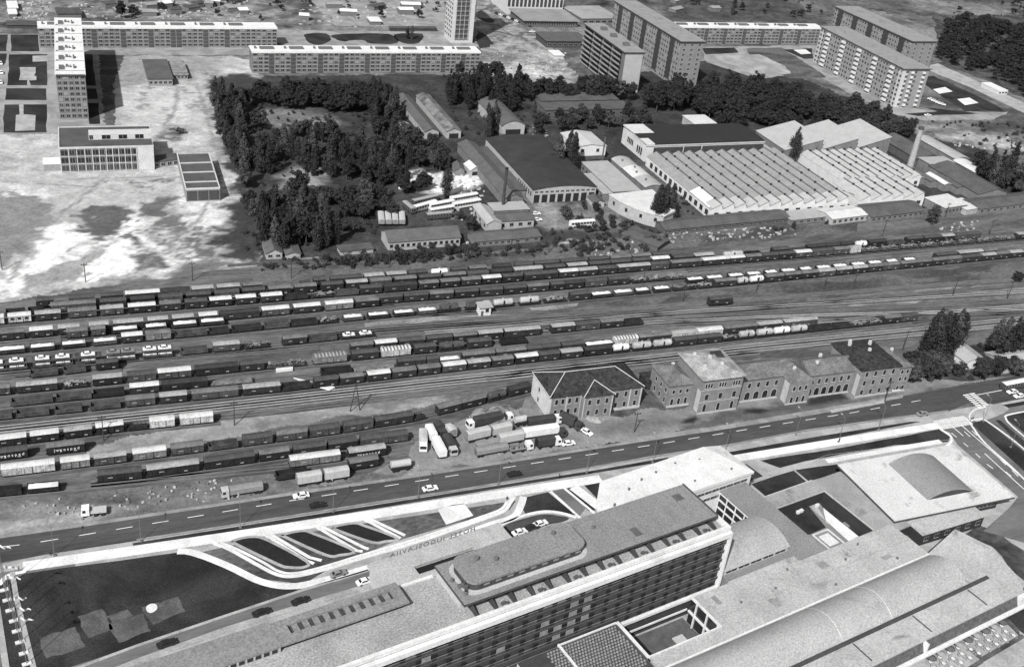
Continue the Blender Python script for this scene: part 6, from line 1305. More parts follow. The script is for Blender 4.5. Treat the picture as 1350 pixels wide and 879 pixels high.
# front: floors of ledges, openings and curtained panes
b = MB(); fl = 2.95
for k in range(7): b.box(X0, X1-0.02, 0.85, 1.19, 6.4+k*fl, 6.58+k*fl); b.box(X0, X1-0.03, 0.8, 0.86, 6.582+k*fl, 7.5+k*fl, 1); b.box(X0, X1-0.03, 0.76, 0.86, 7.502+k*fl, 7.58+k*fl)
b.build('balcony_ledge', [h_ledge, mat('balcony panel', 0.055, 0.25, 0.5)], t)
fa = Facade(t, 100)
wa = WMESH
def hwin(i, k):
    x = X1-1.9-i*3.9; z = 6.6+k*fl
    return x, z
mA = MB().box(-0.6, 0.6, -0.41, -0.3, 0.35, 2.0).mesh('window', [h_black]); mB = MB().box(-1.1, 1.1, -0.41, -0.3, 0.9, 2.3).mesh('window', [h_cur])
cnt = 0; rest = MB(); rm = [h_black, h_cur]; rr = random.Random(4)
for i in range(35):
    for k in range(6):
        x, z = hwin(i, k)
        if k == 0 and i > 8: continue
        for me, dx in ((mA, 0), (mB, 1.95)):
            if me is mB and rr.random() > 0.04+0.75*(i in (11, 12, 13, 14)): continue
            if cnt < 100: link('window', me, t, (x+dx, 1.195, z)); cnt += 1
            else:
                o = len(rest.v); rest.v += [(x+dx+v.co.x, 1.195+v.co.y, z+v.co.z) for v in me.vertices]
                for p in me.polygons: rest.f.append(tuple(q+o for q in p.vertices)); rest.m.append(0 if me is mA else 1)
o = rest.build('window', rm, t); o['kind'] = 'stuff'
# top storey set back behind the terrace
b = MB(); b.box(-73.5, -1.6, 6.2, 17.3, 25.504, 28.4); b.build('top_storey', h_con, t)
MB().box(-74.0, -1.2, 3.75, 17.55, 28.404, 29.0).build('roof', h_roof2, t)
b = MB()
for k in range(8): b.box(-36+k*4.8, -35.9+k*4.8, 3.9, 17.4, 29.003, 29.02)
b.build('roof_seam', mat('slab roof seam', 0.15, 0.2, 0.5), t)
b = MB(); b.box(-7, -4.5, 12.5, 15, 29.021, 29.035); b.box(-25, -23, 6, 9, 29.021, 29.035); b.build('roof_patch', mat('dark roof patch', 0.09, 0.3, 0.4), t)
e = MB(); e.box(-74.02, -1.18, 3.66, 3.745, 28.38, 28.98); e.box(-74.12, -74.01, 3.75, 17.55, 28.38, 28.98); e.box(-1.19, -0.8, 3.75, 17.6, 28.3, 29.2); e.build('roof_edge', mat('dark roof edge', 0.06, 0.2, 0.5), t)
for i in range(15):
    x = -71.5+i*4.95; p = MB(); p.prism([(x-0.1, 1.92), (x+0.1, 1.92), (x+0.1, 6.19), (x-0.1, 6.19)], 25.52, [26.6, 26.6, 28.0, 28.0]); p.build('terrace_partition', mat('dark partition', 0.05, 0.2, 0.4), t)
for i in range(14): link('window', win_mesh(2.3, 2.0, f_light, PANE2 if i % 3 else PANE, False), t, (-69.0+i*4.95, 6.195, 25.75))
rr = random.Random(9)
for i in range(14):
    if i % 2:
        x = -69.0+i*4.95; q = MB(); q.box(x-0.5, x+0.5, 3.0, 3.6, 25.51, 26.2); q.box(x+0.9, x+1.3, 2.8, 3.4, 25.51, 26.0); o = q.build('terrace_chair', wl_d, None, (HF.o[0], HF.o[1], 0), HF.rz)
        tag(o, f'dark furniture in the {ORD[(i+1)//2]} furnished terrace bay from left', 'furniture', 'furniture on the hotel roof terrace')
# penthouse with rounded corners
def rrect(x0, x1, y0, y1, r, n=5):
    out = []
    for cx_, cy_, a in ((x1-r, y0+r, -90), (x1-r, y1-r, 0), (x0+r, y1-r, 90), (x0+r, y0+r, 180)):
        for i in range(n+1): q = radians(a+90*i/n); out.append((cx_+r*cos(q), cy_+r*sin(q)))
    return out
MB().prism(rrect(-71.2, -39.6, 6.35, 15.8, 2.6), 29.004, 30.9).build('penthouse', h_wall, t)
MB().prism(rrect(-71.4, -39.4, 6.2, 16.0, 2.6), 30.904, 31.5).build('penthouse_roof', h_roof2, t)
MB().prism(rrect(-72.2, -38.8, 5.2, 16.4, 2.9), 29.003, 29.15).build('penthouse_kerb', h_con, t)
for i in range(9): link('window', win_mesh(1.3, 0.25, f_mid, CURT, False), t, (-67+i*3.1, 6.345, 30.1))
v = MB()
for x, y, zz, q in ((-60, 15.8, 29.0, 0.5), (-66, 13, 31.5, 0.6), (-62, 11, 31.5, 0.5), (-45, 13, 31.5, 0.5), (-33, 13.0, 29.0, 0.4), (-72.5, 9, 29.0, 0.5), (-72.2, 6.5, 29.0, 0.4), (-73, 11.4, 29.0, 0.4)): v.cyl((x, y, zz-0.05), (x, y, zz+0.8), q, q, 8)
v.build('roof_vent', m_vent, t)
simple('aerial_mast', 'cluster of dark aerials and ducts on the hotel roof corner', 'aerial', (611, 763), lambda b: [b.cyl((dx, dy, 0), (dx, dy, hh), 0.12, 0.08, 6) for dx, dy, hh in ((0, 0, 2.6), (0.9, 0.6, 2.0), (-0.7, 0.9, 1.6), (0.3, -1.2, 1.5))] and [b.box(-1.1, 0.9, -0.3, 0.3, 0.6, 1.1), b.box(0.4, 0.9, -1.6, 0.9, 0.3, 0.8)], wl_d)
bpy.context.view_layer.update()
ob = [o for o in COL.objects if o.name.startswith('aerial_mast')][0]; q = HF.w(-71.8, 8.2); ob.location = (q[0], q[1], 29.0)
# glazed skylight box and stair house on the lower roof
b = MB(); b.box(-112.3, -84.4, 12.0, 17.3, 25.504, 27.0); b.build('skylight_wall', h_wall, t)
b = MB()
for q in ((-113, -83.6, 11.1, 13.5), (-113, -83.6, 16.1, 18.0), (-113, -110, 13.501, 16.099), (-86, -83.6, 13.501, 16.099)): b.box(*q, 27.004, 27.5)
b.build('skylight_roof', h_roof2, t)
for i in range(10): x = -109.5+i*2.35; link('skylight_pane', MB().box(0, 1.3, 0, 2.5, 0, 0.12).mesh('skylight_pane', [h_cur]) if i == 0 else bpy.data.meshes['skylight_pane'], t, (x+0.4, 13.55, 27.01+0.1*(i % 2)))
MB().box(-150, -113.2, 11.2, 18.4, 25.505, 27.2).build('stair_house', h_con, t); MB().box(-150, -113.05, 11.0, 18.6, 27.204, 27.5).build('stair_house_roof', h_roof2, t)
for i in range(14): link('window', win_mesh(1.2, 1.0, f_light, PANE, False), t, (-114.5-i*1.75, 11.195, 25.9))
# entrance wing and canopy with the roof sign
t = thing('entrance_wing', 'low pale entrance wing with dark slot on the hotel road side', 'building', HF)
b = MB(); b.box(-75.5, -37, 18.3, 46.5, 0, 5.2); b.build('wall', h_con, t)
b = MB(); b.box(-76, -36.5, 41.4, 47.2, 5.204, 6.0); b.box(-76, -65.6, 18.25, 41.396, 5.204, 6.0); b.box(-47.8, -36.5, 18.25, 41.396, 5.204, 6.0); b.box(-65.599, -47.801, 36.0, 38.3, 5.204, 6.0); b.box(-65.599, -47.801, 18.25, 34.8, 5.204, 6.0); b.build('roof', h_low, t)
MB().box(-65.4, -48.0, 34.9, 41.3, 5.205, 5.22).build('slot', h_black, t)
p = HF.l(572, 715, 7.0); a = HF.l(517, 733.5, 7.0); c = HF.l(628, 697, 7.0)
Lx = c[0]-a[0]
me = text_mesh('HOTEL JUGOSLAVIJA', 2.0, mat('sign letters', 0.13, 0.1, 1.0), 0.06, 1.25)
o = link('roof_sign', me, None); W_ = HF.w((a[0]+c[0])/2, 47.0); o.location = (W_[0], W_[1], 6.0); o.rotation_euler = (pi/2, 0, HF.rz+pi)
wd = max(v.co.x for v in me.vertices)-min(v.co.x for v in me.vertices); o.scale = (Lx/wd, 1, 1)
tag(o, 'row of dark standing roof letters seen from behind on the entrance canopy', 'sign')
# conference hall with bright roof
t = thing('conference_hall', 'big hall with bright white roof between the hotel and the road', 'hall', HF)
poly = [(-12.4, 30.0), (39.7, 30.0), (39.7, 44.3), (-5.0, 44.3), (-12.4, 35.8)]
MB().prism(poly, 0, 11.2).build('wall', h_white, t)
fold = MB(); fold.add([(-12.7, 29.6, 11.9), (24, 29.6, 12.4), (33, 44.7, 12.9), (-5.2, 44.7, 11.9), (-12.9, 35.9, 11.9), (40.1, 29.6, 12.0), (40.1, 44.7, 11.3)], [(0, 1, 2, 3, 4), (1, 5, 2), (5, 6, 2)])
fold.add([(-12.7, 29.6, 11.204), (40.1, 29.6, 11.204), (40.1, 44.7, 11.204), (-5.2, 44.7, 11.204), (-12.9, 35.9, 11.204), (-12.7, 29.6, 11.899), (24, 29.6, 12.399), (40.1, 29.6, 11.999), (40.1, 44.7, 11.299), (33, 44.7, 12.899), (-5.2, 44.7, 11.899), (-12.9, 35.9, 11.899)],
         [(4, 3, 2, 1, 0), (0, 1, 7, 6, 5), (1, 2, 8, 7), (2, 3, 10, 9, 8), (3, 4, 11, 10), (4, 0, 5, 11)]); fold.build('roof', h_white, t)
for z in (9.0, 6.4):
    for i in range(9): link('window', win_mesh(2.4, 0.8, f_light, PANE2, False), t, (15+i*2.75, 29.995, z))
v = MB()
for x, y in ((0, 38), (6, 40), (12, 41), (20, 42), (28, 40.5), (-8, 34), (34, 33), (20, 33)): v.cyl((x, y, 11.9), (x, y, 12.8), 0.3, 0.3, 8)
v.build('roof_vent', m_vent, t)
# corridor with a gridded glass side
t = thing('corridor_wing', 'grey roofed corridor wing with white framed glass side', 'building', HF)
MB().box(28.1, 37.5, -2.6, 29.9, 0, 8.2).build('wall', h_con, t); MB().box(27.8, 37.8, -2.7, 29.95, 8.204, 8.7).build('roof', h_roof2, t)
b = MB(); b.box(28.02, 28.095, 15.2, 29.6, 0.3, 8.0); b.build('glazing', PANE, t)
b = MB()
for z in (0.2, 2.8, 5.4, 7.7): b.box(27.8, 28.015, 15.0, 29.8, z, z+0.5)
for y in (15.0, 18.7, 22.4, 26.1, 29.4): b.box(27.7, 27.795, y, y+0.4, 0.1, 8.15)
b.build('window_frame', h_white, t)
for k in range(3):        # stepped terraces in the gap to the hotel
    o = MB().box(5+k*7.2, 10.0+k*7.2, 16.0, 29.6, 0, 6.4-k*1.6).box(4.6+k*7.2, 5.0+k*7.2, 15.9, 29.7, 0, 7.0-k*1.6).build('stepped_terrace', h_con, None, (HF.o[0], HF.o[1], 0), HF.rz); tag(o, ['upper', 'middle', 'lower'][k]+' pale stepped terrace between hotel end and corridor wing', 'terrace')
# small barrel vaulted wing
t = thing('vaulted_wing', 'wing with small smooth barrel roof at the hotel end', 'building', HF)
MB().box(4.2, 27.7, 1.8, 15.0, 0, 10.3).build('wall', h_con, t)
pr = arch(1.2, 15.6, 10.304, 2.2, 16); b = MB(); b.extr(pr[::-1], 3.6, 27.75); o = b.build('barrel_roof', mat('smooth barrel roof', 0.31, 0.10, 0.15, fine=0.22, stain=0.25, sscale=0.08), t)
for i in range(5): link('window', win_mesh(3.7, 1.1, h_white, PANE, False), t, (7.2+i*4.4, 1.795, 8.85))
MB().box(4.2, 27.7, -0.6, 1.79, 0, 8.45).build('terrace', h_mid, t); MB().box(4.2, 27.7, -0.9, -0.605, 0, 8.62).build('parapet', h_low, t)
# low main building: pale roof with an open court, barrel hall, front strip
t = thing('hotel_annex', 'wide low hotel annex with pale roof, open court and long barrel roof', 'building', HF)
b = MB()
for q in ((-8.0, 28.0, -16.4, -0.95), (28.001, 64.2, -16.4, -2.75), (-30.6, -8.001, -16.4, -12.6)): b.box(*q, 0, 8.1)
b.build('wall', h_con, t)
b = MB()
for q in ((-8.3, 28.0, -16.4, -0.93), (28.001, 64.2, -16.4, -2.73), (-31, -8.301, -16.4, -12.4)): b.box(*q, 8.104, 8.5)
b.build('roof', h_low, t)
b = MB(); b.box(-8.6, -8.302, -12.39, -0.93, 8.1, 8.85); b.box(-31, -8.61, -12.39, -12.1, 8.1, 8.85); b.box(-31.3, -30.9, -12.09, 0.3, 8.1, 8.9); b.box(-30, 64, -16.9, -16.42, 8.2, 8.8)
for x in (-12,): b.box(-30.8, -8.62, -0.6, -0.3, 3.9, 4.4)
for y in (-11.5, -7.5, -3.5): b.box(-8.75, -8.32, y, y+0.35, 0, 8.1)
b.box(-8.8, -8.33, -12, -1, 3.9, 4.4); b.build('white_frame', h_white, t)
b = MB(); b.box(-8.32, -8.02, -11.9, -1, 0.3, 7.9); b.build('court_glazing', PANE, t)
b = MB()
for k in range(7): b.box(-6+k*10, -5.88+k*10, -16.3, -2.8, 8.504, 8.53)
b.box(-8, 64, -9.6, -9.48, 8.505, 8.528); b.build('roof_seam', mat('felt seam', 0.27, 0.2, 0.5), t)
b = MB()
for x0, x1, y0, y1 in ((31, 34, -8, -5.5), (9, 11, -13.5, -10.2), (50, 53.5, -13, -11.5), (-4, -2.5, -6, -3)): b.box(x0, x1, y0, y1, 8.531, 8.55)
b.build('roof_patch', mat('felt patch', 0.25, 0.2, 0.4), t)
for x, y in ((14, -8), (22, -4), (40, -8), (48, -5), (54, -14), (2, -8), (30, -14)): MB().cyl((x, y, 8.45), (x, y, 9.0), 0.3, 0.3, 8).build('roof_vent', m_vent, t)
# barrel hall
MB().box(-40, 63.6, -30.2, -16.91, 0, 8.6).build('hall_wall', h_con, t)
pr = arch(-30.0, -16.95, 8.604, 3.2, 20); b = MB(); b.extr(pr[::-1], -40, 63.4)
b.build('barrel_roof', mat('long barrel roof', 0.33, 0.10, 0.12, fine=0.24, stain=0.25, sscale=0.05), t)
b = MB()
for x in (16, 34): b.extr([(p[0], p[1]+0.03) for p in pr[::-1]], x, x+0.12)
b.build('roof_seam', h_white, t)
b = MB(); b.prism([(63.65, -16.9), (80.0, -12.8), (83.2, -22.3), (79.5, -33.5), (76.0, -38.2), (63.65, -38.2)], 0, 8.0); b.box(-40, 63.64, -38.2, -30.21, 0, 8.0); b.build('front_wall', h_con, t)
b = MB(); b.prism([(63.65, -16.4), (80.4, -12.4), (83.8, -22.3), (80.0, -33.8), (76.4, -38.6), (63.65, -38.6)], 8.004, 8.45); b.box(-40, 63.64, -38.6, -30.9, 8.004, 8.45); b.build('front_roof', h_low, t)
b = MB(); b.box(-40, 71.5, -30.89, -30.22, 8.46, 8.9); b.box(-40, 71.5, -30.21, -30.02, 8.7, 9.05); b.build('gutter', mat('dark gutter', 0.06, 0.2, 0.5), t)
b = MB()
for x in (18, 40, 62): b.box(x, x+0.3, -37.4, -31.2, 8.46, 8.62)
b.build('roof_seam', mat('dark gutter', 0.06, 0.2, 0.5), t)
b = MB(); b.add([(-40, -38.3, 8.0), (74, -38.3, 8.0), (74, -39.6, 5.0), (-40, -39.6, 5.0)], [(3, 2, 1, 0)]); b.build('slatted_glazing', mat('dark slats', 0.09, 0.5, 1.2, 0.4), t)
b = MB(); b.box(-40, 76.6, -40.6, -38.25, 4.3, 4.85); b.box(74.01, 76.4, -39.8, -38.25, 4.86, 8.0); b.box(36, 36.5, -40, -38.3, 4.86, 8.2); b.build('balcony', h_white, t)
b = MB()
for i in range(24): x = 73-i*4.6; b.box(x-1.3, x+1.3, -38.32, -38.205, 0.05, 3.6)
b.build('dark_arcade', h_black, t)
# tiled glass roof next to the court
t = thing('tiled_roof_block', 'low block with dark glass block roof dotted with pale studs', 'building', HF)
MB().box(-60, -31.4, -26, 0.3, 0, 8.0).build('wall', h_con, t)
MB().box(-60, -31.6, -26, 0.25, 8.004, 8.2).build('roof', mat('dark glass block roof', 0.05, 0.3, 0.3), t)
b = MB()
for i in range(24):
    for j in range(16):
        x, y = -32.4-i*0.85-(0.42 if j % 2 else 0), -0.5-j*0.85; b.cyl((x, y, 8.19), (x, y, 8.42), 0.36, 0.24, 6)
b.build('glass_stud', mat('glass stud', 0.20, 0.4, 1.0), t); MB().box(-48.2, -31.3, 0.26, 0.6, 7.5, 8.6).build('parapet', h_white, t); MB().box(-48.6, -48.2, -20, 0.6, 7.5, 8.8).build('parapet', h_white, t)
# court floor with a square bed
MB_ = MB(); MB_.sheet([HF.w(-31, -12.4), HF.w(-8.3, -12.4), HF.w(-8.3, 0.6), HF.w(-31, 0.6)], 0.14); o = MB_.build('court_paving', mat('court paving', 0.09, 0.3, 0.4)); o['kind'] = 'structure'
q = HF.sub(-14, -5.5); b = MB()
for e in ((-1.6, 1.6, -1.4, -1.2), (-1.6, 1.6, 1.2, 1.4), (-1.6, -1.4, -1.199, 1.199), (1.4, 1.6, -1.199, 1.199)): b.box(*e, 0.15, 0.5)
b.box(-1.39, 1.39, -1.19, 1.19, 0.15, 0.4); tag(b.build('planter', h_con, None, (q.o[0], q.o[1], 0), q.rz), 'square white edged planter in the dark hotel court', 'planter')
# garden ring
t = thing('garden_gallery', 'low pale roofed gallery around the sunken garden', 'gallery', HF)
b = MB(); r = MB()
for q in ((42.3, 62.3, 20.3, 25.3), (62.301, 74.0, 0.4, 25.2), (54.0, 74.2, -2.6, 0.399)): b.box(*q, 0, 4.1)
for q in ((37.85, 62.3, 20.2, 25.5), (62.301, 74.4, 0.4, 25.4), (54.0, 74.6, -2.7, 0.399)): r.box(*q, 4.104, 4.5)
b.build('wall', mat('gallery glass', 0.03, 0.2, 0.5), t); r.build('roof', mat('stained pale roof', 0.27, 0.2, 0.12, fine=0.2, stain=0.5, sscale=0.07), t)
r = MB(); r.box(42.3, 62.0, 20.0, 20.19, 4.3, 4.7); r.box(62.05, 62.29, 0.4, 20.19, 4.3, 4.7); r.box(37.9, 62.3, 25.51, 25.8, 4.2, 4.75); r.build('parapet', h_con, t)
def hsheet(name, pts, z, m): o = MB().sheet([HF.w(*p) for p in pts], z).build(name, m); o['kind'] = 'structure'
hsheet('garden_paving', [(37.6, -2.6), (62.2, -2.6), (62.2, 20.2), (37.6, 20.2)], 0.14, h_mid)
Z4 = lambda pts: [HF.l(1000+p[0]/6.75, 600+p[1]/6.75, 0.17) for p in pts]
for q in ([(120, 440), (430, 430), (600, 640), (450, 705), (380, 690)], [(500, 370), (610, 345), (860, 560), (740, 600), (575, 465)], [(860, 600), (960, 610), (1190, 810), (1050, 860), (800, 640)], [(640, 862), (800, 800), (930, 880), (760, 960), (690, 930)]): hsheet('lawn', Z4(q), 0.16, g_lawn)
hsheet('garden_path', Z4([(420, 430), (490, 412), (580, 540), (600, 600), (640, 620), (590, 575)]), 0.17, g_conc)
hsheet('garden_path', Z4([(575, 465), (740, 600), (790, 640), (990, 800), (1000, 830), (950, 870), (930, 880), (820, 780), (650, 625), (600, 580), (585, 520)]), 0.175, g_slab)
pc = Z4([(455, 710), (625, 645), (795, 790), (630, 860)]); pcx, pcy = sum(p[0] for p in pc)/4, sum(p[1] for p in pc)/4
q = HF.sub(pcx, pcy); b = MB()
for e in ((-3.2, 3.2, -3.6, -3.3), (-3.2, 3.2, 3.3, 3.6), (-3.2, -2.9, -3.299, 3.299), (2.9, 3.2, -3.299, 3.299)): b.box(*e, 0.15, 0.5)
t = thing('pool', 'square white floored pool with double rim in the sunken garden', 'pool', q); b.build('rim', h_white, t); MB().box(-1.9, 1.9, -2.3, 2.3, 0.18, 0.3).build('basin', h_white, t); MB().box(-2.89, 2.89, -3.29, 3.29, 0.15, 0.179).build('channel', h_mid, t)
for i, (x, y) in enumerate([(51.6, 19.3), (53.0, 19.4), (59.5, 19.2), (43, 19.3), (44.5, 19.3)]): tag(MB().box(-0.5, 0.5, -0.4, 0.4, 0, 0.7).box(-0.6, 0.6, -0.5, 0.5, 0.704, 0.8).build('garden_table', h_white, None, (*HF.w(x, y), 0.18), HF.rz), 'small white garden table against the gallery glass', 'table', 'white garden tables by the gallery')
tag(MB().cyl((0, 0, 0), (0, 0, 1.5), 0.8, 0.6, 8).box(-1.6, 1.0, -0.9, 0.7, 0, 0.5).cyl((1.5, 0.6, 0), (1.5, 0.6, 1.1), 0.6, 0.4, 7).build('rock_fountain', h_con, None, (*HF.w(55.2, -0.9), 0.18), HF.rz), 'pale rock fountain at the near corner of the sunken garden', 'fountain')
# pavilion with its own barrel
PF, PL, PD = fit([(1178, 687), (1338, 654), (1256.7, 586), (1105.5, 611)], 5.5, 65)
t = thing('pavilion', 'square pavilion with wide white roof and central barrel vault', 'pavilion', PF)
MB().box(3, PL-3.5, 2.2, PD-2, 0, 4.8).build('wall', mat('pavilion glass', 0.03, 0.2, 0.5), t)
MB().box(0, PL, 0, PD, 4.804, 5.5).build('roof', mat('stained white roof', 0.53, 0.12, 0.10, fine=0.2, stain=0.6, sscale=0.09), t)
e = MB(); e.box(-0.1, PL+0.1, -0.09, -0.004, 4.7, 5.3); e.box(-0.09, -0.004, 0, PD, 4.7, 5.3); e.build('roof_edge', mat('dark roof edge', 0.06, 0.2, 0.5), t)
c0 = PF.l(1222.6, 658.5, 5.6); c1 = PF.l(1285, 648, 5.6); c2 = PF.l(1170.7, 611, 5.6)
x0, x1, y0, y1 = c0[0], c1[0], c0[1], c2[1]
pr = arch(x0, x1, 5.504, 2.4, 16); MB().extry(pr[::-1], y0, y1).build('barrel_vault', mat('grey barrel vault', 0.21, 0.08, 0.2, fine=0.2), t)
pr2 = arch(x0+0.7, x1-0.7, 5.51, 1.9, 16); MB().extry(pr2[::-1], y0-0.05, y0-0.004).build('vault_glazing', PANE, t)
for i in range(6): link('window', win_mesh(2.6, 2.6, h_con, PANE, False), t, (PL-22+i*3.2, 2.195, 1.4))
f, L, D = fit([(1217, 705), (1296.7, 681), (1285, 668), (1207.8, 699)], 4, 60)
shed('small low flat roofed block in front of the pavilion', f, L, max(D, 6), 4, h_low, mat('pavilion glass', 0.03, 0.2, 0.5), kind='flat', rise=0, wins=6, over=0.3)
# front terrace: paving, low hedges, tables
hsheet('terrace_paving', [(20, -52), (73, -52), (72, -38.2), (20, -38.2)], 0.15, g_conc)
for q in ([(70.5, -44.5), (72, -43), (73, -38.3), (71.8, -38.3)], [(54, -46.2), (71, -45.6), (71, -44.7), (54, -45.2)], [(53.2, -46.2), (54, -46.2), (54, -41.5), (53.2, -41.5)], [(34, -47.5), (53, -46.4), (53, -45.6), (34, -46.6)]):
    b = MB(); b.prism([HF.w(*p) for p in q], 0.1, 0.8); tag(b.build('hedge', g_wild), 'low clipped dark hedge along the edge of the cafe terrace', 'hedge', 'clipped hedges round the cafe terrace')
proto = None; k = 0
for gx in range(9):
    for gy in range(3):
        x = 68.5-gx*3.6-(gy % 2)*0.8; y = -40.2-gy*1.9
        if y < -44.6 and gx < 5: continue
        if x < 36: continue
        w_ = HF.w(x, y)
        if proto is None:
            proto = thing('cafe_table', 'cafe table', 'table', loc=(0, 0, 0))
            MB().cyl((0, 0, 0.70), (0, 0, 0.76), 0.5, 0.5, 12).build('table_top', h_white, proto); MB().cyl((0, 0, 0), (0, 0, 0.70), 0.06, 0.06, 6).build('leg', wl_d, proto)
            ch = MB(); ch.box(-0.24, 0.24, -0.24, 0.24, 0.42, 0.47); ch.box(-0.24, 0.24, 0.2, 0.24, 0.471, 0.9)
            for a in (-0.2, 0.2):
                for c in (-0.2, 0.2): ch.box(a-0.02, a+0.02, c-0.02, c+0.02, 0, 0.419)
            chm = ch.mesh('cafe_chair', [wl_l]); o = proto
        else: o = copy_tree(proto)
        k += 1; o.location = (w_[0], w_[1], 0.16); o['label'] = 'round white cafe table on the terrace below the long annex'; o['group'] = 'cafe tables on the hotel terrace'
        for j in range(4):
            a = j*pi/2+0.4; c = bpy.data.objects.new('cafe_chair', chm); COL.objects.link(c); c.location = (w_[0]+0.85*cos(a), w_[1]+0.85*sin(a), 0.16); c.rotation_euler = (0, 0, a-pi/2)
            tag(c, 'small pale chair drawn up to a round cafe table', 'chair', 'chairs round the cafe tables')
        if k % 3 == 1:
            u = thing('parasol', f'{"dark" if k % 2 else "grey"} parasol over a cafe table', 'parasol', loc=(w_[0], w_[1], 0.16), group='parasols on the cafe terrace'); u['label'] = ('dark' if k % 2 else 'grey')+' parasol opened over a round cafe table'
            MB().cyl((0, 0, 0.77), (0, 0, 2.3), 0.04, 0.04, 6).build('pole', wl_d, u); MB().cyl((0, 0, 2.1), (0, 0, 2.6), 1.3, 0.05, 8).build('canopy', wl_d if k % 2 else mat('grey canvas', 0.25, 0.1, 1.0), u)
# ------------------------------------------------------------------ cars, lorries, buses
car_paint = {'white': mat('white car paint', 0.74, 0.05, 1.0, 0.3, 0.03, 0.5), 'grey': mat('grey car paint', 0.22, 0.08, 1.0, 0.3, 0.03, 0.5), 'dark': mat('dark car paint', 0.02, 0.1, 1.0, 0.25, 0.03, 0.5)}
def car_meshes():
    b = MB()
    side = [(-2.1, 0.35), (2.1, 0.35), (2.15, 0.62), (2.05, 0.82), (1.0, 0.92), (-1.35, 0.94), (-2.1, 0.86), (-2.16, 0.6)]
    b.extry(side, -0.80, 0.80)
    cab = [(-1.5, 0.941), (0.95, 0.921), (0.35, 1.38), (-1.0, 1.40)]
    b.add([(x, s*(0.76 if z < 1 else 0.60), z) for s in (-1, 1) for x, z in cab], [(0, 1, 2, 3), (7, 6, 5, 4), (3, 2, 6, 7), (1, 5, 6, 2), (0, 3, 7, 4)])
    for x in (-2.2, 2.13): b.box(x, x+0.07, -0.75, 0.75, 0.42, 0.55)
    body = b.mesh('body', [car_paint['white']])
    g = MB()
    def pane(q): g.add(q, [(0, 1, 2, 3)])
    for s in (-1, 1):
        yb, yt = s*0.772, s*0.622
        q = [(-1.25, yb, 0.97), (0.75, yb, 0.96), (0.30, yt, 1.33), (-0.92, yt, 1.34)]; pane(q if s < 0 else q[::-1])
    pane([(0.99, -0.66, 0.96), (0.99, 0.66, 0.96), (0.42, 0.55, 1.36), (0.42, -0.55, 1.36)]); pane([(-1.53, 0.64, 0.98), (-1.53, -0.64, 0.98), (-1.06, -0.54, 1.37), (-1.06, 0.54, 1.37)])
    glassm = g.mesh('window', [PANE])
    w_ = MB(); w_.cyl((0, -0.1, 0), (0, 0.1, 0), 0.31, 0.31, 10); wheel = w_.mesh('wheel', [BLACK])
    l = MB(); l.box(2.12, 2.18, -0.68, -0.46, 0.6, 0.74); l.box(2.12, 2.18, 0.46, 0.68, 0.6, 0.74)
    return body, glassm, wheel, l.mesh('headlight', [f_light])
CARM = car_meshes()
def car(x, y, ang, paint, label, group=None, z=0.0, wheels=True, s=1.05):
    t = thing('car', label, 'car', loc=(x, y, z), rz=ang, group=group); t.scale = (s, s, s)
    link('body', CARM[0], t, m=car_paint[paint]); link('windows', CARM[1], t)
    if wheels:
        for sx in (-1.3, 1.3):
            for sy in (-0.72, 0.72): link('wheel', CARM[2], t, (sx, sy, 0.31))
        link('headlights', CARM[3], t)
    return t
def pcar(px, az, paint, label, z=0.0, group=None):
    p = G(px[0], px[1], z); car(p[0], p[1], radians(90-az), paint, label, group, z)
RD = 64
pcar((567, 645.5), RD, 'white', 'white car alone in the near lane at the middle of the road', 0.22); pcar((397, 655), RD+180, 'white', 'white car in the far lane above the white kerbed lawn paths', 0.22)
pcar((419, 667.5), RD, 'dark', 'black car with pale roof in the near lane behind the white car', 0.22); pcar((678, 626.5), RD, 'dark', 'black car in the near lane below the parked lorries', 0.22)
pcar((1216, 547), RD, 'grey', 'pale car approaching the zebra crossing', 0.22); pcar((1334, 518), RD+180, 'white', 'white car beside the bus at right edge, upper of two', 0.22); pcar((1343, 523.5), RD+180, 'white', 'white car with dark windows at right edge, lower of two', 0.22)
pcar((1094, 507), 66, 'white', 'white car parked before the right wing of the station', 0.17); pcar((1178, 515), 66, 'white', 'white car parked under the trees at the station corner', 0.17)
pcar((749, 586), RD, 'white', 'white car parked beside the dark lorry at the truck park', 0.17); pcar((773, 571), 130, 'white', 'white car parked nose on to the dark tilted lorry', 0.17)
pcar((446, 758), 55, 'grey', 'pale grey car on the hotel service road', 0.12); pcar((481, 768), 55, 'white', 'white car by the hotel skylight roof', 0.12); pcar((396, 794), 55, 'dark', 'dark car on the service road, right of two', 0.12); pcar((345, 809), 55, 'dark', 'dark car on the service road, left of two', 0.12)
pcar((220, 850), 55, 'dark', 'dark car at the lower left end of the service road', 0.12)
pcar((712, 692), 55, 'white', 'white car parked on the curved hotel drive', 0.20); pcar((701, 697), 55, 'dark', 'dark car behind the white one on the curved drive', 0.20); pcar((685, 703), 55, 'white', 'small white car half hidden by the hotel roof edge', 0.20)
for i, (x, y) in enumerate([(1227, 132), (1232, 134.5), (1238, 137), (1242, 138.5)]): pcar((x, y), 120, 'white', 'white car in the short row on the estate car park', 0.08, 'cars on the estate car park')
pcar((1223, 153), 66, 'white', 'white car on the road below the white balconied slab', 0.08)
for i in range(9): pcar((655+i*5.2, 19+i*2.0), 140, 'white' if i % 2 else 'dark', ('white' if i % 2 else 'dark')+' car in the slanting parking row on the boulevard', 0.06, 'cars parked on the boulevard')
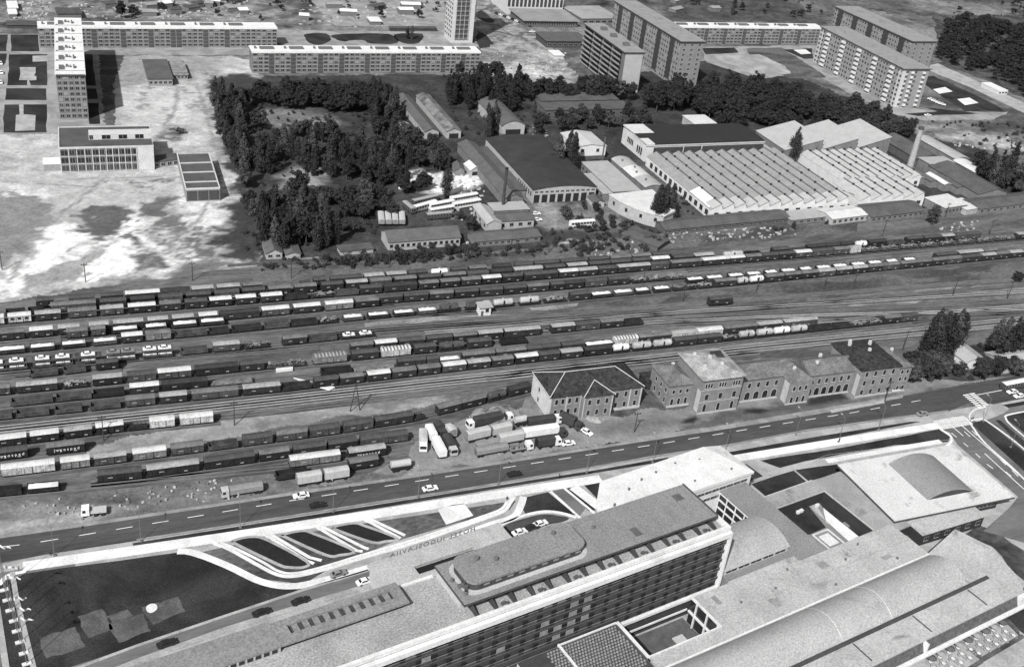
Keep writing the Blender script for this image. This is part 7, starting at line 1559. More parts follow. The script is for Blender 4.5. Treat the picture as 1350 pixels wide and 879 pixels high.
pcar((702, 43), 66, 'white', 'white car turning at the boulevard corner', 0.06); pcar((1, 85), 150, 'white', 'white car at left edge by the estate lawns, upper', 0.05); pcar((2, 97), 150, 'white', 'white car at left edge by the estate lawns, middle', 0.05); pcar((1, 110), 150, 'white', 'white car at left edge by the estate lawns, lower', 0.05)
pcar((706, 283), 66, 'white', 'white car beside the pale depot house, upper', 0.1); pcar((708, 291), 66, 'white', 'white car beside the pale depot house, lower', 0.1)
pcar((617, 85), 66, 'white', 'white car at the end of the middle white roofed row', 0.06)
# new cars on the carriers and on the flat wagon
nc = 0
for x, y, ang, L, n, phrase in CARS_ON:
    lv = (3.404, 1.604) if n > 0 else (1.604,)
    m = max(1, int((L+1.0)/4.7)); 
    for li, z in enumerate(lv):
        for j in range(m):
            o = (j-(m-1)/2)*(L/m); nc += 1
            grey = (n == 4 and li == 0)
            lab = (f'{"grey" if grey else "white"} new car, {ORD[j+1]} from left, {"upper" if li == 0 else "lower"} deck of {ORD[n]} car carrier' if n > 0 else f'white new car, {ORD[j+1]} of two on the flat wagon')
            car(x+o*cos(ang), y+o*sin(ang), ang, 'grey' if grey else 'white', lab, 'new cars on rail wagons', z, False, 0.98)
# lorries
canvas = {'white': mat('white tarpaulin', 0.66, 0.08, 0.5), 'pale': mat('pale tarpaulin', 0.40, 0.12, 0.5), 'grey': mat('grey tarpaulin', 0.22, 0.15, 0.5), 'dark': mat('dark tarpaulin', 0.045, 0.2, 0.5)}
WH = MB().cyl((0, -0.16, 0), (0, 0.16, 0), 0.5, 0.5, 10).mesh('wheel', [BLACK])
def cab(t, x, m, z=0.0):
    b = MB(); b.extry([(x, 0.6), (x+2.1, 0.6), (x+2.15, 1.5), (x+1.95, 2.75), (x, 2.85)], -1.15, 1.15); c = b.build('cab', m, t)
    g = MB(); g.add([(x+2.165, -1.0, 1.6), (x+2.165, 1.0, 1.6), (x+1.99, 1.0, 2.6), (x+1.99, -1.0, 2.6)], [(0, 1, 2, 3)])
    for s in (-1, 1):
        q = [(x+0.9, s*1.16, 1.6), (x+1.8, s*1.16, 1.6), (x+1.7, s*1.16, 2.5), (x+0.9, s*1.16, 2.5)]; g.add(q if s < 0 else q[::-1], [(0, 1, 2, 3)])
    g.build('windscreen', PANE, c)
def lorry(pa, pb, z, label, body='pale', cabm=None, kind='tilt', cabat='b', h=2.4, group='lorries in the truck park'):
    """pa to pb: photo pixels of the two ends at ground level; the cab stands at end b"""
    a, c = G(*pa), G(*pb)
    if cabat == 'a': a, c = c, a
    L = hypot(c[0]-a[0], c[1]-a[1]); ang = atan2(c[1]-a[1], c[0]-a[0])
    t = thing('lorry' if cabm else 'trailer', label, 'lorry' if cabm else 'trailer', loc=(a[0], a[1], z), rz=ang, group=group)
    B = L-2.7 if cabm else L
    b = MB(); b.box(0.1, L-0.3 if cabm else L-0.1, -0.45, 0.45, 0.75, 1.0); b.box(0, B, -1.2, 1.2, 1.004, 1.2); b.build('chassis', m_under, t)
    if kind == 'tilt':
        pr = [(-1.24, 1.204), (1.24, 1.204), (1.24, 1.2+h)]+arch(-1.24, 1.24, 1.2+h, 0.22, 6)[::-1][1:]
        b = MB(); b.extr(pr, 0, B)
        for i in range(int(B/1.3)+1): x = min(B-0.05, i*1.3); b.extr([(p[0]*1.02, p[1]+(0.03 if p[1] > 2 else 0.0)) for p in pr], x, x+0.07)
        b.build('tarpaulin', canvas[body], t)
    elif kind == 'tank':
        MB().cyl((0.2, 0, 2.3), (B-0.2, 0, 2.3), 1.1, 1.1, 14).build('tank', canvas[body], t)
    elif kind == 'load':
        b = MB(); b.box(0, B, -1.22, -1.14, 1.204, 1.8); b.box(0, B, 1.14, 1.22, 1.204, 1.8); b.box(0, 0.08, -1.139, 1.139, 1.204, 1.8); b.box(B-0.08, B, -1.139, 1.139, 1.204, 1.8); b.build('side_board', canvas[body], t)
        q = MB(); rr = random.Random(int(L*7))
        for k in range(int(B*4)): x, y = rr.uniform(0.6, B-0.6), rr.uniform(-0.7, 0.7); s = rr.uniform(0.3, 0.6); q.cyl((x, y, 1.3), (x+rr.uniform(-.3, .3), y, 1.4+s*1.6), s, s*0.6, 6)
        q.build('load', m_rub, t)
    elif kind == 'flat':
        b = MB(); b.box(0, B, -1.22, 1.22, 1.204, 1.75); b.build('side_board', canvas[body], t)
    if cabm: cab(t, L-2.4, canvas[cabm])
    xs = ([0.9, 2.0] if B > 6 else [1.0])+([L-1.2, L-3.9] if cabm else [B-1.2])
    for x in xs:
        for s in (-1, 1): link('wheel', WH, t, (x, s*0.98, 0.5))
    return t
Z = 0.17
lorry((557, 578), (557.5, 599), Z, 'pale lorry with white cab at the left end of the truck park', 'pale', 'white', cabat='b')
lorry((564.5, 572), (571, 585), Z, 'white tarped trailer, rear of two standing in line', 'white'); lorry((573.5, 588), (583.5, 607), Z, 'white tarped trailer, front of two standing in line', 'white')
lorry((575, 567), (585, 580), Z, 'dark lorry behind the dark lorry with pale cab', 'dark', 'dark'); lorry((588, 567), (597, 580), Z, 'pale short lorry right of the dark ones', 'pale', 'pale', cabat='a'); lorry((587, 584), (599, 604), Z, 'dark long lorry with pale cab pointing at the road', 'dark', 'pale')
lorry((614, 566), (660, 556.5), Z, 'long black trailer lorry with white cab at its left end', 'dark', 'white', cabat='a'); lorry((664, 556), (676, 554), Z, 'small box lorry with white front beside the black trailer', 'dark', 'white', cabat='b', h=1.6)
lorry((614, 583), (644, 576), Z, 'pale tarped trailer in the middle line of lorries, left', 'pale'); lorry((647, 576), (672, 570.5), Z, 'pale tarped trailer in the middle line of lorries, centre', 'pale')
lorry((677, 562), (693, 559), Z, 'small pale tank trailer behind the long white trailer', 'pale', None, 'tank'); lorry((694, 563), (740, 557), Z, 'long dark trailer under the brick house wall', 'dark', 'white', h=1.8)
lorry((688, 579), (734, 572.5), Z, 'long bright white trailer, brightest in the truck park', 'white'); lorry((656, 587), (688, 581), Z, 'pale trailer just below the long white one', 'pale')
lorry((628, 592), (655, 586), Z, 'grey trailer with sagging pale tarpaulin', 'grey', None, 'flat'); lorry((626, 602), (668, 594.5), Z, 'rough grey long trailer nearest the road', 'grey', None, 'tilt', h=1.4); lorry((671, 597), (702, 591.5), Z, 'open lorry with mixed load and white cab nearest the road', 'grey', 'white', 'load')
lorry((706, 591), (739, 586), Z, 'dark lorry with pale roof and white cab', 'dark', 'white'); lorry((738, 556), (767, 569), Z, 'dark lorry turned across the end of the truck park', 'dark', 'dark'); lorry((735, 576), (746, 575), Z, 'dark tractor unit in front of the long white trailer', 'dark', 'dark', 'flat')
lorry((106, 680), (141, 676.5), 0.1, 'flat lorry with pale load and white cab on the dirt', 'pale', 'white', 'flat', cabat='a', group='lorries by the road'); lorry((290, 656), (346, 647), 0.1, 'dark lorry with pale cab parked along the road', 'grey', 'pale', 'tilt', cabat='a', h=1.5, group='lorries by the road')
lorry((391, 640), (423, 635), 0.1, 'grey box trailer on the dirt, left of two', 'pale', group='lorries by the road'); lorry((427, 634), (459, 629), 0.1, 'pale box trailer on the dirt, right of two', 'pale', group='lorries by the road'); lorry((514, 621), (541, 617), 0.1, 'pale tank trailer alone beside the road', 'pale', None, 'tank', group='lorries by the road')
# buses
busm = {'white': mat('white bus paint', 0.66, 0.06, 0.6, 0.4), 'grey': mat('grey bus paint', 0.30, 0.1, 0.6, 0.4), 'dark': mat('dark bus paint', 0.06, 0.1, 0.6, 0.4)}
def bus(pa, pb, z, label, m, roofm, group=None, W=2.5):
    a, c = G(*pa), G(*pb); L = hypot(c[0]-a[0], c[1]-a[1]); ang = atan2(c[1]-a[1], c[0]-a[0])
    t = thing('bus', label, 'bus', loc=(a[0], a[1], z), rz=ang, group=group)
    MB().box(0, L, -W/2, W/2, 0.5, 2.9).build('body', busm[m], t); MB().extr([(p[0], p[1]) for p in arch(-W/2-0.02, W/2+0.02, 2.904, 0.25, 8)[::-1]], -0.02, L+0.02).build('roof', busm[roofm], t)
    n = max(4, int(L/1.4))
    for s in (-1, 1):
        for i in range(n): link('window', win_mesh(1.05, 0.8, f_mid, PANE, False), t, ((i+0.5)*L/n, s*W/2, 1.7), 0 if s < 0 else pi)
    link('windscreen', win_mesh(2.0, 1.0, f_mid, PANE, False), t, (L, 0, 1.5), pi/2)
    for x in (1.8, L-2.4):
        for s in (-1, 1): link('wheel', WH, t, (x, s*1.1, 0.5))
bus((1320, 515), (1372, 505), 0.22, 'dark bus with pale roof at the right edge of the road', 'dark', 'white')
for i, (a, c, m, r, lab) in enumerate([((533, 273), (545, 283), 'dark', 'grey', 'dark bus standing askew at the left of the bus group'), ((544, 272), (576, 264.5), 'dark', 'grey', 'grey roofed bus at the back of the bus group'), ((546, 280), (574, 272), 'grey', 'white', 'white roofed bus in the second line of the bus group'),
        ((566, 277), (597, 271), 'white', 'white', 'white bus in the middle of the bus group'), ((594, 268), (628, 262), 'white', 'white', 'white bus at the right back of the bus group'), ((597, 276), (632, 270), 'white', 'white', 'white bus at the right front of the bus group'), ((566, 284), (596, 279), 'grey', 'white', 'white roofed bus nearest the depot house'), ((562, 290), (594, 287), 'dark', 'grey', 'dark low bus in front of the bus group'),
        ((528, 252), (566, 237), 'white', 'white', 'white long bus on the bright yard at left'), ((529, 246), (566, 244), 'white', 'white', 'white bus by the poplar on the bright yard')]): bus(a, c, 0.12, lab, m, r, 'buses in the depot')
bus((751, 300), (782, 297.5), 0.12, 'white bus parked alone before the repair hall', 'white', 'white'); 
for i, x in enumerate((0, 9, 18, 27)): lorry((503+x, 299), (501.5+x*1.02, 287), 0.1, ORD[i+1]+' from left of four grey trailers behind the depot house', 'pale', h=1.8, group='trailers behind the depot house')
# ------------------------------------------------------------------ poles, lamps, flags, people
lamp_m = mat('lamp post steel', 0.16, 0.1, 1.0); pole_m = mat('wooden pole', 0.045, 0.2, 1.0)
LAMP = None
for i, (x, y) in enumerate([(72, 733), (186, 714), (317, 696), (439, 675), (551, 656), (657, 640), (773, 623), (860, 610), (955, 597), (1049, 574), (1105, 583), (1158, 567), (1296, 556), (1332, 590)]):
    p = G(x, y)
    if LAMP is None:
        LAMP = thing('street_lamp', 'x', 'street lamp', loc=(0, 0, 0)); o = LAMP
        MB().cyl((0, 0, 0), (0, 0, 9.5), 0.08, 0.05, 8).build('pole', lamp_m, LAMP); MB().cyl((0, 0, 9.4), (0, 1.8, 9.9), 0.05, 0.05, 6).build('arm', lamp_m, LAMP); MB().box(-0.18, 0.18, 1.6, 2.5, 9.82, 10.0).build('lamp_head', f_light, LAMP); MB().box(-0.3, 0.3, -0.3, 0.3, 0, 0.4).build('base', lamp_m, LAMP)
    else: o = copy_tree(LAMP)
    o.location = (p[0], p[1], 0.1); o.rotation_euler = (0, 0, HF.rz-radians(9)); o['group'] = 'street lamps along the main road'; o['label'] = f'slender street lamp along the road, {ORD[i+1]} from the left'
def pole(px, h, label, name='signal_mast', arm=True, m=None, group='masts in the rail yard'):
    p = G(*px); t = thing(name, label, 'mast', loc=(p[0], p[1], 0), rz=radians(90-65), group=group)
    MB().cyl((0, 0, 0), (0, 0, h), 0.17, 0.12, 8).build('post', m or pole_m, t)
    if arm: MB().box(-1.2, 1.2, -0.08, 0.08, h-0.9, h-0.7).box(-1.0, -0.8, -0.12, 0.12, h-0.69, h-0.35).box(0.8, 1.0, -0.12, 0.12, h-0.69, h-0.35).build('crossarm', m or pole_m, t)
for i, (x, y, h) in enumerate([(309, 561, 9), (137, 581, 9), (113, 372, 8), (3, 356, 8), (254, 370, 8), (384, 367, 8), (513, 352, 8), (997, 385, 7), (900, 398, 7), (1086, 382, 8), (1124, 382, 9), (1256, 390, 9), (836, 570, 8), (1190, 462, 9), (1166, 530, 9), (1328, 394, 9), (1246, 287, 8), (848, 372, 6), (612, 344, 8), (723, 333, 8), (1304, 310, 8), (1163, 312, 9)]):
    pole((x, y), h, ['dark mast with crossarm on the pale strip right of white vans', 'dark mast in front of the pale roofed row', 'mast at the lower edge of the white sand', 'mast at far left of the sand site', 'mast at the right end of the sand site', 'mast below the cottage in the trees', 'mast before the long depot house', 'short mast by the boxcars right of mid yard', 'short mast left of the mid yard boxcars', 'leaning mast right of the white loads', 'mast on the weeds below the right boxcars', 'mast on the pale track at right', 'mast between forecourt and main road', 'mast at the right end of the station', 'mast on the forecourt by the kerb strip', 'mast with stay at far right of the tracks', 'mast beside the small pale block', 'low signal between the right rows', 'mast right of the long depot house', 'mast by the pale rubble strip', 'mast at the end of the dark rear row', 'mast beside the white tank wagon'][i])
p = G(468, 542); t = thing('a_frame_mast', 'dark two legged mast on the pale strip beside the main line', 'mast', loc=(p[0], p[1], 0), rz=radians(90-65)); b = MB()
b.cyl((-1.6, 0, 0), (0, 0, 10.5), 0.18, 0.14, 8); b.cyl((1.6, 0, 0), (0.05, 0, 10.5), 0.18, 0.14, 8); b.box(-0.8, 0.8, -0.06, 0.06, 4.8, 5.0); b.build('legs', pole_m, t); MB().box(-0.6, 0.6, -0.1, 0.1, 10.3, 10.6).build('crossarm', pole_m, t)
# flagpoles with flags
fm = mat('white flag', 0.72, 0.1, 1.0)
for i, q in enumerate([(35, 405), (52, 467), (70, 530), (92, 594), (110, 657), (130, 725), (153, 793), (172, 858)]):
    p = G(q[0]/4.65-1.5, 690+q[1]/4.65+1); t = thing('flagpole', f'tall pale flagpole on white plinth, {ORD[i+1]} of eight counted from the road', 'flagpole', loc=(p[0], p[1], 0.12), rz=HF.rz, group='flagpoles on the hotel lawn edge')
    MB().cyl((0, 0, 0), (0, 0, 14.5), 0.10, 0.06, 8).build('pole', lamp_m, t); MB().box(-1.0, 1.0, -0.45, 0.45, 0, 0.35).build('plinth', h_white, t)
    if i not in (1, 4):
        b = MB(); n = 8; rr = random.Random(i)
        vs = []
        for k in range(n+1):
            x = 0.1+k*0.34; dz = -0.2*k+0.25*sin(k*1.1+i); y = 0.22*sin(k*1.4+i*2)
            vs += [(x, y, 14.2+dz), (x, y+0.1, 13.3+dz*1.05+0.06*k)]
        b.add(vs, [(2*k, 2*k+1, 2*k+3, 2*k+2) for k in range(n)]); b.build('flag', fm, t)
# people
pm = {'dark': mat('dark clothes', 0.025, 0.1, 2.0), 'grey': mat('grey clothes', 0.15, 0.1, 2.0)}; skin = mat('skin', 0.35, 0.05, 2.0)
def person(px, z, m, label, az, stride=0.28):
    p = G(px[0], px[1], z); t = thing('person', label, 'person', loc=(p[0], p[1], z), rz=radians(90-az))
    me = bpy.data.meshes.new('body'); V = [(0, 0, .95), (0, 0, 1.2), (0, 0, 1.42), (0, 0, 1.52), (0.02, 0, 1.66), (0, .19, 1.4), (0.10, .24, 1.12), (0.22, .22, .88), (0, -.19, 1.4), (-0.08, -.24, 1.12), (0.02, -.22, .88),
        (0, .10, .9), (stride*.6, .10, .5), (stride*.5, .10, .08), (stride*.5+.16, .10, .03), (0, -.10, .9), (-stride*.3, -.10, .5), (-stride*1.1, -.10, .1), (-stride*1.1+.15, -.10, .03)]
    E = [(0, 1), (1, 2), (2, 3), (3, 4), (2, 5), (5, 6), (6, 7), (2, 8), (8, 9), (9, 10), (0, 11), (11, 12), (12, 13), (13, 14), (0, 15), (15, 16), (16, 17), (17, 18)]
    R = [.16, .15, .15, .06, .10, .07, .05, .04, .07, .05, .04, .10, .07, .05, .04, .10, .07, .05, .04]
    me.from_pydata(V, E, []); o = bpy.data.objects.new('body', me); COL.objects.link(o)
    o.modifiers.new('skin', 'SKIN')
    for i, r in enumerate(R): me.skin_vertices[0].data[i].radius = (r, r)
    me.skin_vertices[0].data[0].use_root = True; s = o.modifiers.new('sub', 'SUBSURF'); s.levels = 1; s.render_levels = 1
    me2 = bpy.data.meshes.new_from_object(o.evaluated_get(bpy.context.evaluated_depsgraph_get())); bpy.data.objects.remove(o); me2.materials.clear(); me2.materials.append(m)
    link('body', me2, t)
    MB().cyl((0.0, 0, 1.60), (0.0, 0, 1.80), 0.105, 0.09, 10).build('hair', pm['dark'], t)
person((737, 630), 0.2, pm['dark'], 'person in dark clothes walking on the white walk by the road', 64); person((1106, 583), 0.2, pm['dark'], 'person in dark clothes walking on the white walk near the pavilion', 244); person((668, 660), 0.22, pm['dark'], 'person in dark clothes where white path meets the walk', 200)
person((25, 753), 0.2, pm['grey'], 'person in grey clothes at the left end of the white walk', 64); person((807, 544), 0.18, pm['dark'], 'person in dark clothes standing before the brick house corner', 150)
# aeroplane-like white plank and scrap lying in the yard
tag(MB().prism([(-7.5, 1.2), (-2, -0.6), (6.0, -1.6), (7.0, 0.5), (5.0, 1.0), (4.6, 1.8), (3.8, 1.1), (-1, 1.0)], 0.5, 0.9).build('white_sheet', h_white, None, (*G(414, 509), 0.1), radians(-8)), 'long white pointed sheet lying beside the boxcar train', 'scrap')
tag(MB().prism([(-3, -1), (2.6, -1), (3, 0.8), (-2.6, 1.1)], 0, 0.8).build('white_tarp', h_white, None, (*G(375, 489), 0.3), radians(25)), 'small white tarp lying between tracks', 'tarp')
rr = random.Random(77)
sc = MB()
for poly, n in (([(0, 665), (300, 632), (360, 650), (110, 686)], 90), ([(880, 304), (1060, 300), (1050, 312), (880, 322)], 90), ([(600, 225), (640, 240), (640, 330), (590, 320)], 60), ([(1240, 296), (1290, 290), (1290, 304), (1240, 306)], 30), ([(780, 318), (860, 318), (850, 345), (780, 345)], 50), ([(20, 2), (68, 2), (60, 26), (20, 26)], 80), ([(640, 70), (750, 70), (740, 105), (650, 100)], 90), ([(700, 165), (720, 170), (730, 200), (610, 215)], 30), ([(80, 6), (330, 2), (340, 28), (110, 26)], 160), ([(380, 8), (560, 4), (566, 34), (400, 38)], 80), ([(1225, 180), (1340, 175), (1350, 200), (1260, 195)], 40)):
    w4 = [G(*p) for p in poly]
    for k in range(n):
        u, v = rr.random(), rr.random(); x = (w4[0][0]*(1-u)+w4[1][0]*u)*(1-v)+(w4[3][0]*(1-u)+w4[2][0]*u)*v; y = (w4[0][1]*(1-u)+w4[1][1]*u)*(1-v)+(w4[3][1]*(1-u)+w4[2][1]*u)*v
        s = rr.uniform(0.12, 0.5) if poly[0][1] > 600 else rr.uniform(0.3, 0.8)*(1.8 if poly[0][1] < 20 else 1); a = rr.uniform(0, pi); sc.prism([(x+cos(a+q)*s*rr.uniform(0.7, 1.5), y+sin(a+q)*s*rr.uniform(0.6, 1.2)) for q in (0.4, 1.8, 3.4, 5.2)], 0.0, rr.uniform(0.15, 0.9), int(rr.random()*3))
o = sc.build('debris', [wl_l, h_con, wl_m], None); tag(o, 'scattered pale scrap and rubble over the yards', 'rubble', kind='stuff')
# ------------------------------------------------------------------ trees
leafm = [mat('leaves dark', 0.022, 0.45, 0.35, fine=0.35), mat('leaves mid', 0.034, 0.4, 0.35, fine=0.35), mat('leaves light', 0.060, 0.4, 0.35, fine=0.3)]
barkm = mat('bark', 0.06, 0.2, 1.0)
def crown_mesh(kind, seed):
    """leaf clumps: many small tilted faces spread through uneven lobes"""
    rr = random.Random(seed); v = []; f = []
    if kind == 'poplar': H, R, lobes, nl, s = 17.0, 2.6, 46, 60, 0.66
    elif kind == 'round': H, R, lobes, nl, s = 10.5, 4.8, 48, 60, 0.72
    elif kind == 'tall': H, R, lobes, nl, s = 14.5, 4.3, 54, 60, 0.74
    else: H, R, lobes, nl, s = 3.4, 2.0, 9, 40, 0.42
    for k in range(lobes):
        if kind == 'poplar':
            q = rr.random(); z = 0.9+q*(H-1.4); rad = R*(0.55+0.75*min(1, q*3.2))*(1-q**2.6*0.85); a = rr.uniform(0, 2*pi); d = rad*rr.uniform(0.25, 0.72)
            c = (cos(a)*d, sin(a)*d, z); lr = rr.uniform(0.75, 1.25)*max(0.5, rad*0.5); lz = lr*1.7
        elif kind in ('round', 'tall'):
            zc = H*(0.54 if kind == 'round' else 0.52); a = rr.uniform(0, 2*pi); e = math.asin(rr.uniform(-0.85, 1)); d = rr.uniform(0.30, 0.82)
            c = (cos(a)*cos(e)*R*d, sin(a)*cos(e)*R*d, zc+sin(e)*(H*0.40 if kind == 'round' else H*0.44)*d); lr = rr.uniform(0.8, 1.55); lz = lr*0.85
        else:
            a = rr.uniform(0, 2*pi); d = rr.uniform(0, R*0.65); c = (cos(a)*d, sin(a)*d, rr.uniform(0.6, H*0.66)); lr = rr.uniform(0.6, 1.0); lz = lr*0.9
        for i in range(nl):
            a = rr.uniform(0, 2*pi); e = math.asin(rr.uniform(-0.7, 1)); d = rr.random()**0.4
            p = Vector((c[0]+cos(a)*cos(e)*lr*d, c[1]+sin(a)*cos(e)*lr*d, c[2]+sin(e)*lz*d))
            if p.z < 0.3: p.z = 0.3+rr.random()*0.4
            n = Vector((cos(a)*cos(e)+rr.uniform(-.6, .6), sin(a)*cos(e)+rr.uniform(-.6, .6), sin(e)+rr.uniform(-.3, .8))).normalized()
            t1 = n.orthogonal().normalized(); t2 = n.cross(t1); r2 = rr.uniform(0, 2*pi); t1, t2 = t1*cos(r2)+t2*sin(r2), t2*cos(r2)-t1*sin(r2); q = s*rr.uniform(0.5, 1.15)
            o = len(v); v += [tuple(p+t1*q*0.6), tuple(p+t2*q*0.42), tuple(p-t1*q*0.6), tuple(p-t2*q*0.42)]; f.append((o, o+1, o+2, o+3))
    me = bpy.data.meshes.new('crown'); me.from_pydata(v, [], f); me.materials.append(leafm[1]); me.update(); return me
def trunk_mesh(kind, seed):
    rr = random.Random(seed); H = {'poplar': 14, 'round': 7.5, 'tall': 11, 'bush': 1.6}[kind]; r = {'poplar': 0.28, 'round': 0.30, 'tall': 0.32, 'bush': 0.08}[kind]; b = MB()
    pts = [(rr.uniform(-.15, .15)*k, rr.uniform(-.15, .15)*k, H*k/4) for k in range(5)]; pts[0] = (0, 0, -0.1)
    for k in range(4): b.cyl(pts[k], pts[k+1], r*(1-k*0.22), r*(1-(k+1)*0.22), 7)
    if kind != 'bush':
        for k in range(6):
            z = H*rr.uniform(0.35, 0.85); a = rr.uniform(0, 2*pi); l = 1.4 if kind == 'poplar' else rr.uniform(2, 3.2); b.cyl((0, 0, z), (cos(a)*l, sin(a)*l, z+l*(1.6 if kind == 'poplar' else 0.7)), r*0.4, r*0.15, 5)
    me = b.mesh('trunk', [barkm]); return me
CR = {k: [crown_mesh(k, 100*j+i) for i in range(n)] for j, (k, n) in enumerate((('poplar', 4), ('round', 5), ('tall', 4), ('bush', 3)))}
TK = {k: [trunk_mesh(k, i) for i in range(2)] for k in CR}
rt = random.Random(2024); NT = [0]
NAMES = {'poplar': 'poplar', 'round': 'tree', 'tall': 'tree', 'bush': 'bush'}
def tree(kind, x, y, s, label, group=None, tone=None, sz=None, z=0.0):
    t = thing(NAMES[kind], label, NAMES[kind], loc=(x, y, z), rz=rt.uniform(0, 6.28), group=group); t.scale = (s, s, sz or s*rt.uniform(0.92, 1.1)); NT[0] += 1
    tone = rt.choice((0, 0, 1, 1, 1, 2)) if tone is None else tone
    link('crown', rt.choice(CR[kind]), t, m=leafm[tone]); link('trunk', rt.choice(TK[kind]), t); return t
CLEAR = [[G(*p) for p in q] for q in ([(360, 234), (434, 232), (442, 288), (360, 288)], [(525, 230), (640, 224), (644, 300), (520, 300)], [(325, 150), (430, 150), (440, 190), (330, 190)])]
BELT = []; MASSED = ('trees under the middle row', 'trees above the vaulted shed', 'trees behind the parallel sheds')

def grove(px, n, kinds, smin, smax, label, group, mind=4.0, tone=None):
    w = [G(*p) for p in px]; x0, x1 = min(p[0] for p in w), max(p[0] for p in w); y0, y1 = min(p[1] for p in w), max(p[1] for p in w); got = []; tries = 0
    while len(got) < n and tries < n*60:
        tries += 1; p = (rt.uniform(x0, x1), rt.uniform(y0, y1))
        if not inside(p, w) or (BU not in kinds and any(inside(p, c) for c in CLEAR)) or any((p[0]-q[0])**2+(p[1]-q[1])**2 < mind*mind for q in got): continue
        got.append(p)
    for p in got:
        k = rt.choice(kinds)
        if group in MASSED: BELT.append((k, p, rt.uniform(smin, smax))); continue
        tree(k, p[0], p[1], rt.uniform(smin, smax), label.replace('#', {'poplar': 'slender dark poplar', 'round': 'round dark tree', 'tall': 'tall dark tree', 'bush': 'low dark bush'}[k]), group, tone)
PO, RO, TA, BU = 'poplar', 'round', 'tall', 'bush'
grove([(283, 140), (330, 143), (332, 150), (318, 165), (330, 260), (322, 265), (308, 225), (292, 180)], 36, [PO, PO, TA], 0.76, 1.06, '# in the belt along the right edge of sand site', 'trees along the sand site', 3.3)
grove([(330, 128), (480, 128), (520, 136), (524, 150), (470, 150), (330, 146)], 51, [RO, TA, RO], 0.81, 1.12, '# in the belt under the middle white roofed row', 'trees under the middle row', 3.6)
grove([(485, 135), (520, 150), (540, 190), (524, 215), (500, 190)], 24, [PO, TA, PO], 0.70, 1.01, '# left of the long narrow grey shed', 'trees left of the narrow sheds', 3.1)
grove([(318, 215), (420, 205), (520, 212), (526, 240), (440, 240), (330, 240)], 36, [PO, TA, PO], 0.76, 1.06, '# across the middle of the overgrown garden', 'trees across the overgrown garden', 3.5)
grove([(335, 292), (360, 286), (440, 290), (452, 325), (400, 335), (350, 335)], 33, [PO, PO, TA], 0.81, 1.12, '# in the dense clump above the cottage', 'trees round the cottage', 3.1)
grove([(440, 250), (520, 262), (520, 292), (450, 315)], 21, [RO, RO, BU], 0.59, 0.95, '# in scrub left of the four grey trailers', 'trees left of the trailers', 3.5)
grove([(585, 128), (640, 125), (690, 126), (694, 150), (640, 152), (610, 146), (588, 140)], 33, [PO, PO, TA], 0.81, 1.12, '# right of the middle row above the vaulted shed', 'trees above the vaulted shed', 3.3)
grove([(690, 126), (720, 122), (765, 126), (835, 128), (836, 134), (700, 138)], 21, [TA, RO], 0.81, 1.12, '# behind the two parallel dark sheds', 'trees behind the parallel sheds', 3.5)
grove([(770, 124), (816, 128), (820, 138), (778, 138)], 9, [TA], 0.97, 1.18, '# at the foot of the balconied slab', 'trees at the balconied slab', 3.9)
grove([(700, 165), (740, 158), (830, 155), (856, 160), (850, 170), (760, 176), (706, 178)], 24, [RO, TA], 0.65, 0.95, '# in front of the two parallel dark sheds', 'trees before the parallel sheds', 3.5)
grove([(836, 130), (880, 128), (1000, 124), (1046, 132), (1080, 160), (1010, 172), (930, 170), (850, 150)], 44, [TA, RO, TA], 0.97, 1.34, '# in the dark wood behind the black roofed hall', 'trees of the dark wood', 4.3, 0)
grove([(1080, 140), (1130, 145), (1206, 176), (1200, 186), (1150, 186), (1090, 172)], 36, [RO, TA, RO], 0.76, 1.06, '# behind the three pale monopitch halls', 'trees behind the monopitch halls', 3.9)
grove([(1280, 225), (1320, 235), (1372, 250), (1372, 268), (1300, 252)], 24, [TA, RO, PO], 0.86, 1.18, '# at the right edge above the long dark sheds', 'trees at the right edge', 3.5)
grove([(724, 215), (752, 212), (756, 228), (730, 232)], 7, [PO], 0.92, 1.12, '# between repair hall and the white house', 'poplars beside the white house', 2.3)
grove([(858, 290), (884, 288), (884, 298), (860, 298)], 9, [PO], 0.86, 1.06, '# in front of the curved workshop', 'poplars before the curved workshop', 1.9)
grove([(640, 170), (652, 168), (650, 190), (638, 188)], 6, [PO], 0.81, 1.06, '# beside the vaulted shed', 'poplars beside the vaulted shed', 2.3)
grove([(500, 195), (550, 190), (590, 205), (590, 228), (540, 226)], 18, [TA, RO], 0.65, 0.95, '# between the sheds and the bright yard', 'trees between sheds and bright yard', 3.1)
grove([(1180, 495), (1205, 488), (1230, 486), (1250, 490), (1232, 502), (1190, 508)], 12, [RO], 0.81, 1.06, '# at the right end of the station', 'trees at the station end', 3.1)
grove([(1212, 488), (1250, 480), (1258, 466), (1222, 470)], 11, [PO], 1.05, 1.25, '# right of the station roofs', 'tall trees right of the station', 2.6)
grove([(1260, 496), (1340, 488), (1372, 480), (1372, 492), (1270, 504)], 15, [RO, BU], 0.65, 1.06, '# along the road at far right', 'trees along the road at right', 3.1)
grove([(1300, 468), (1340, 464), (1372, 456), (1372, 468), (1310, 476)], 10, [PO, PO, TA], 0.95, 1.1, '# behind the low house at right edge', 'trees at the low house', 2.8)
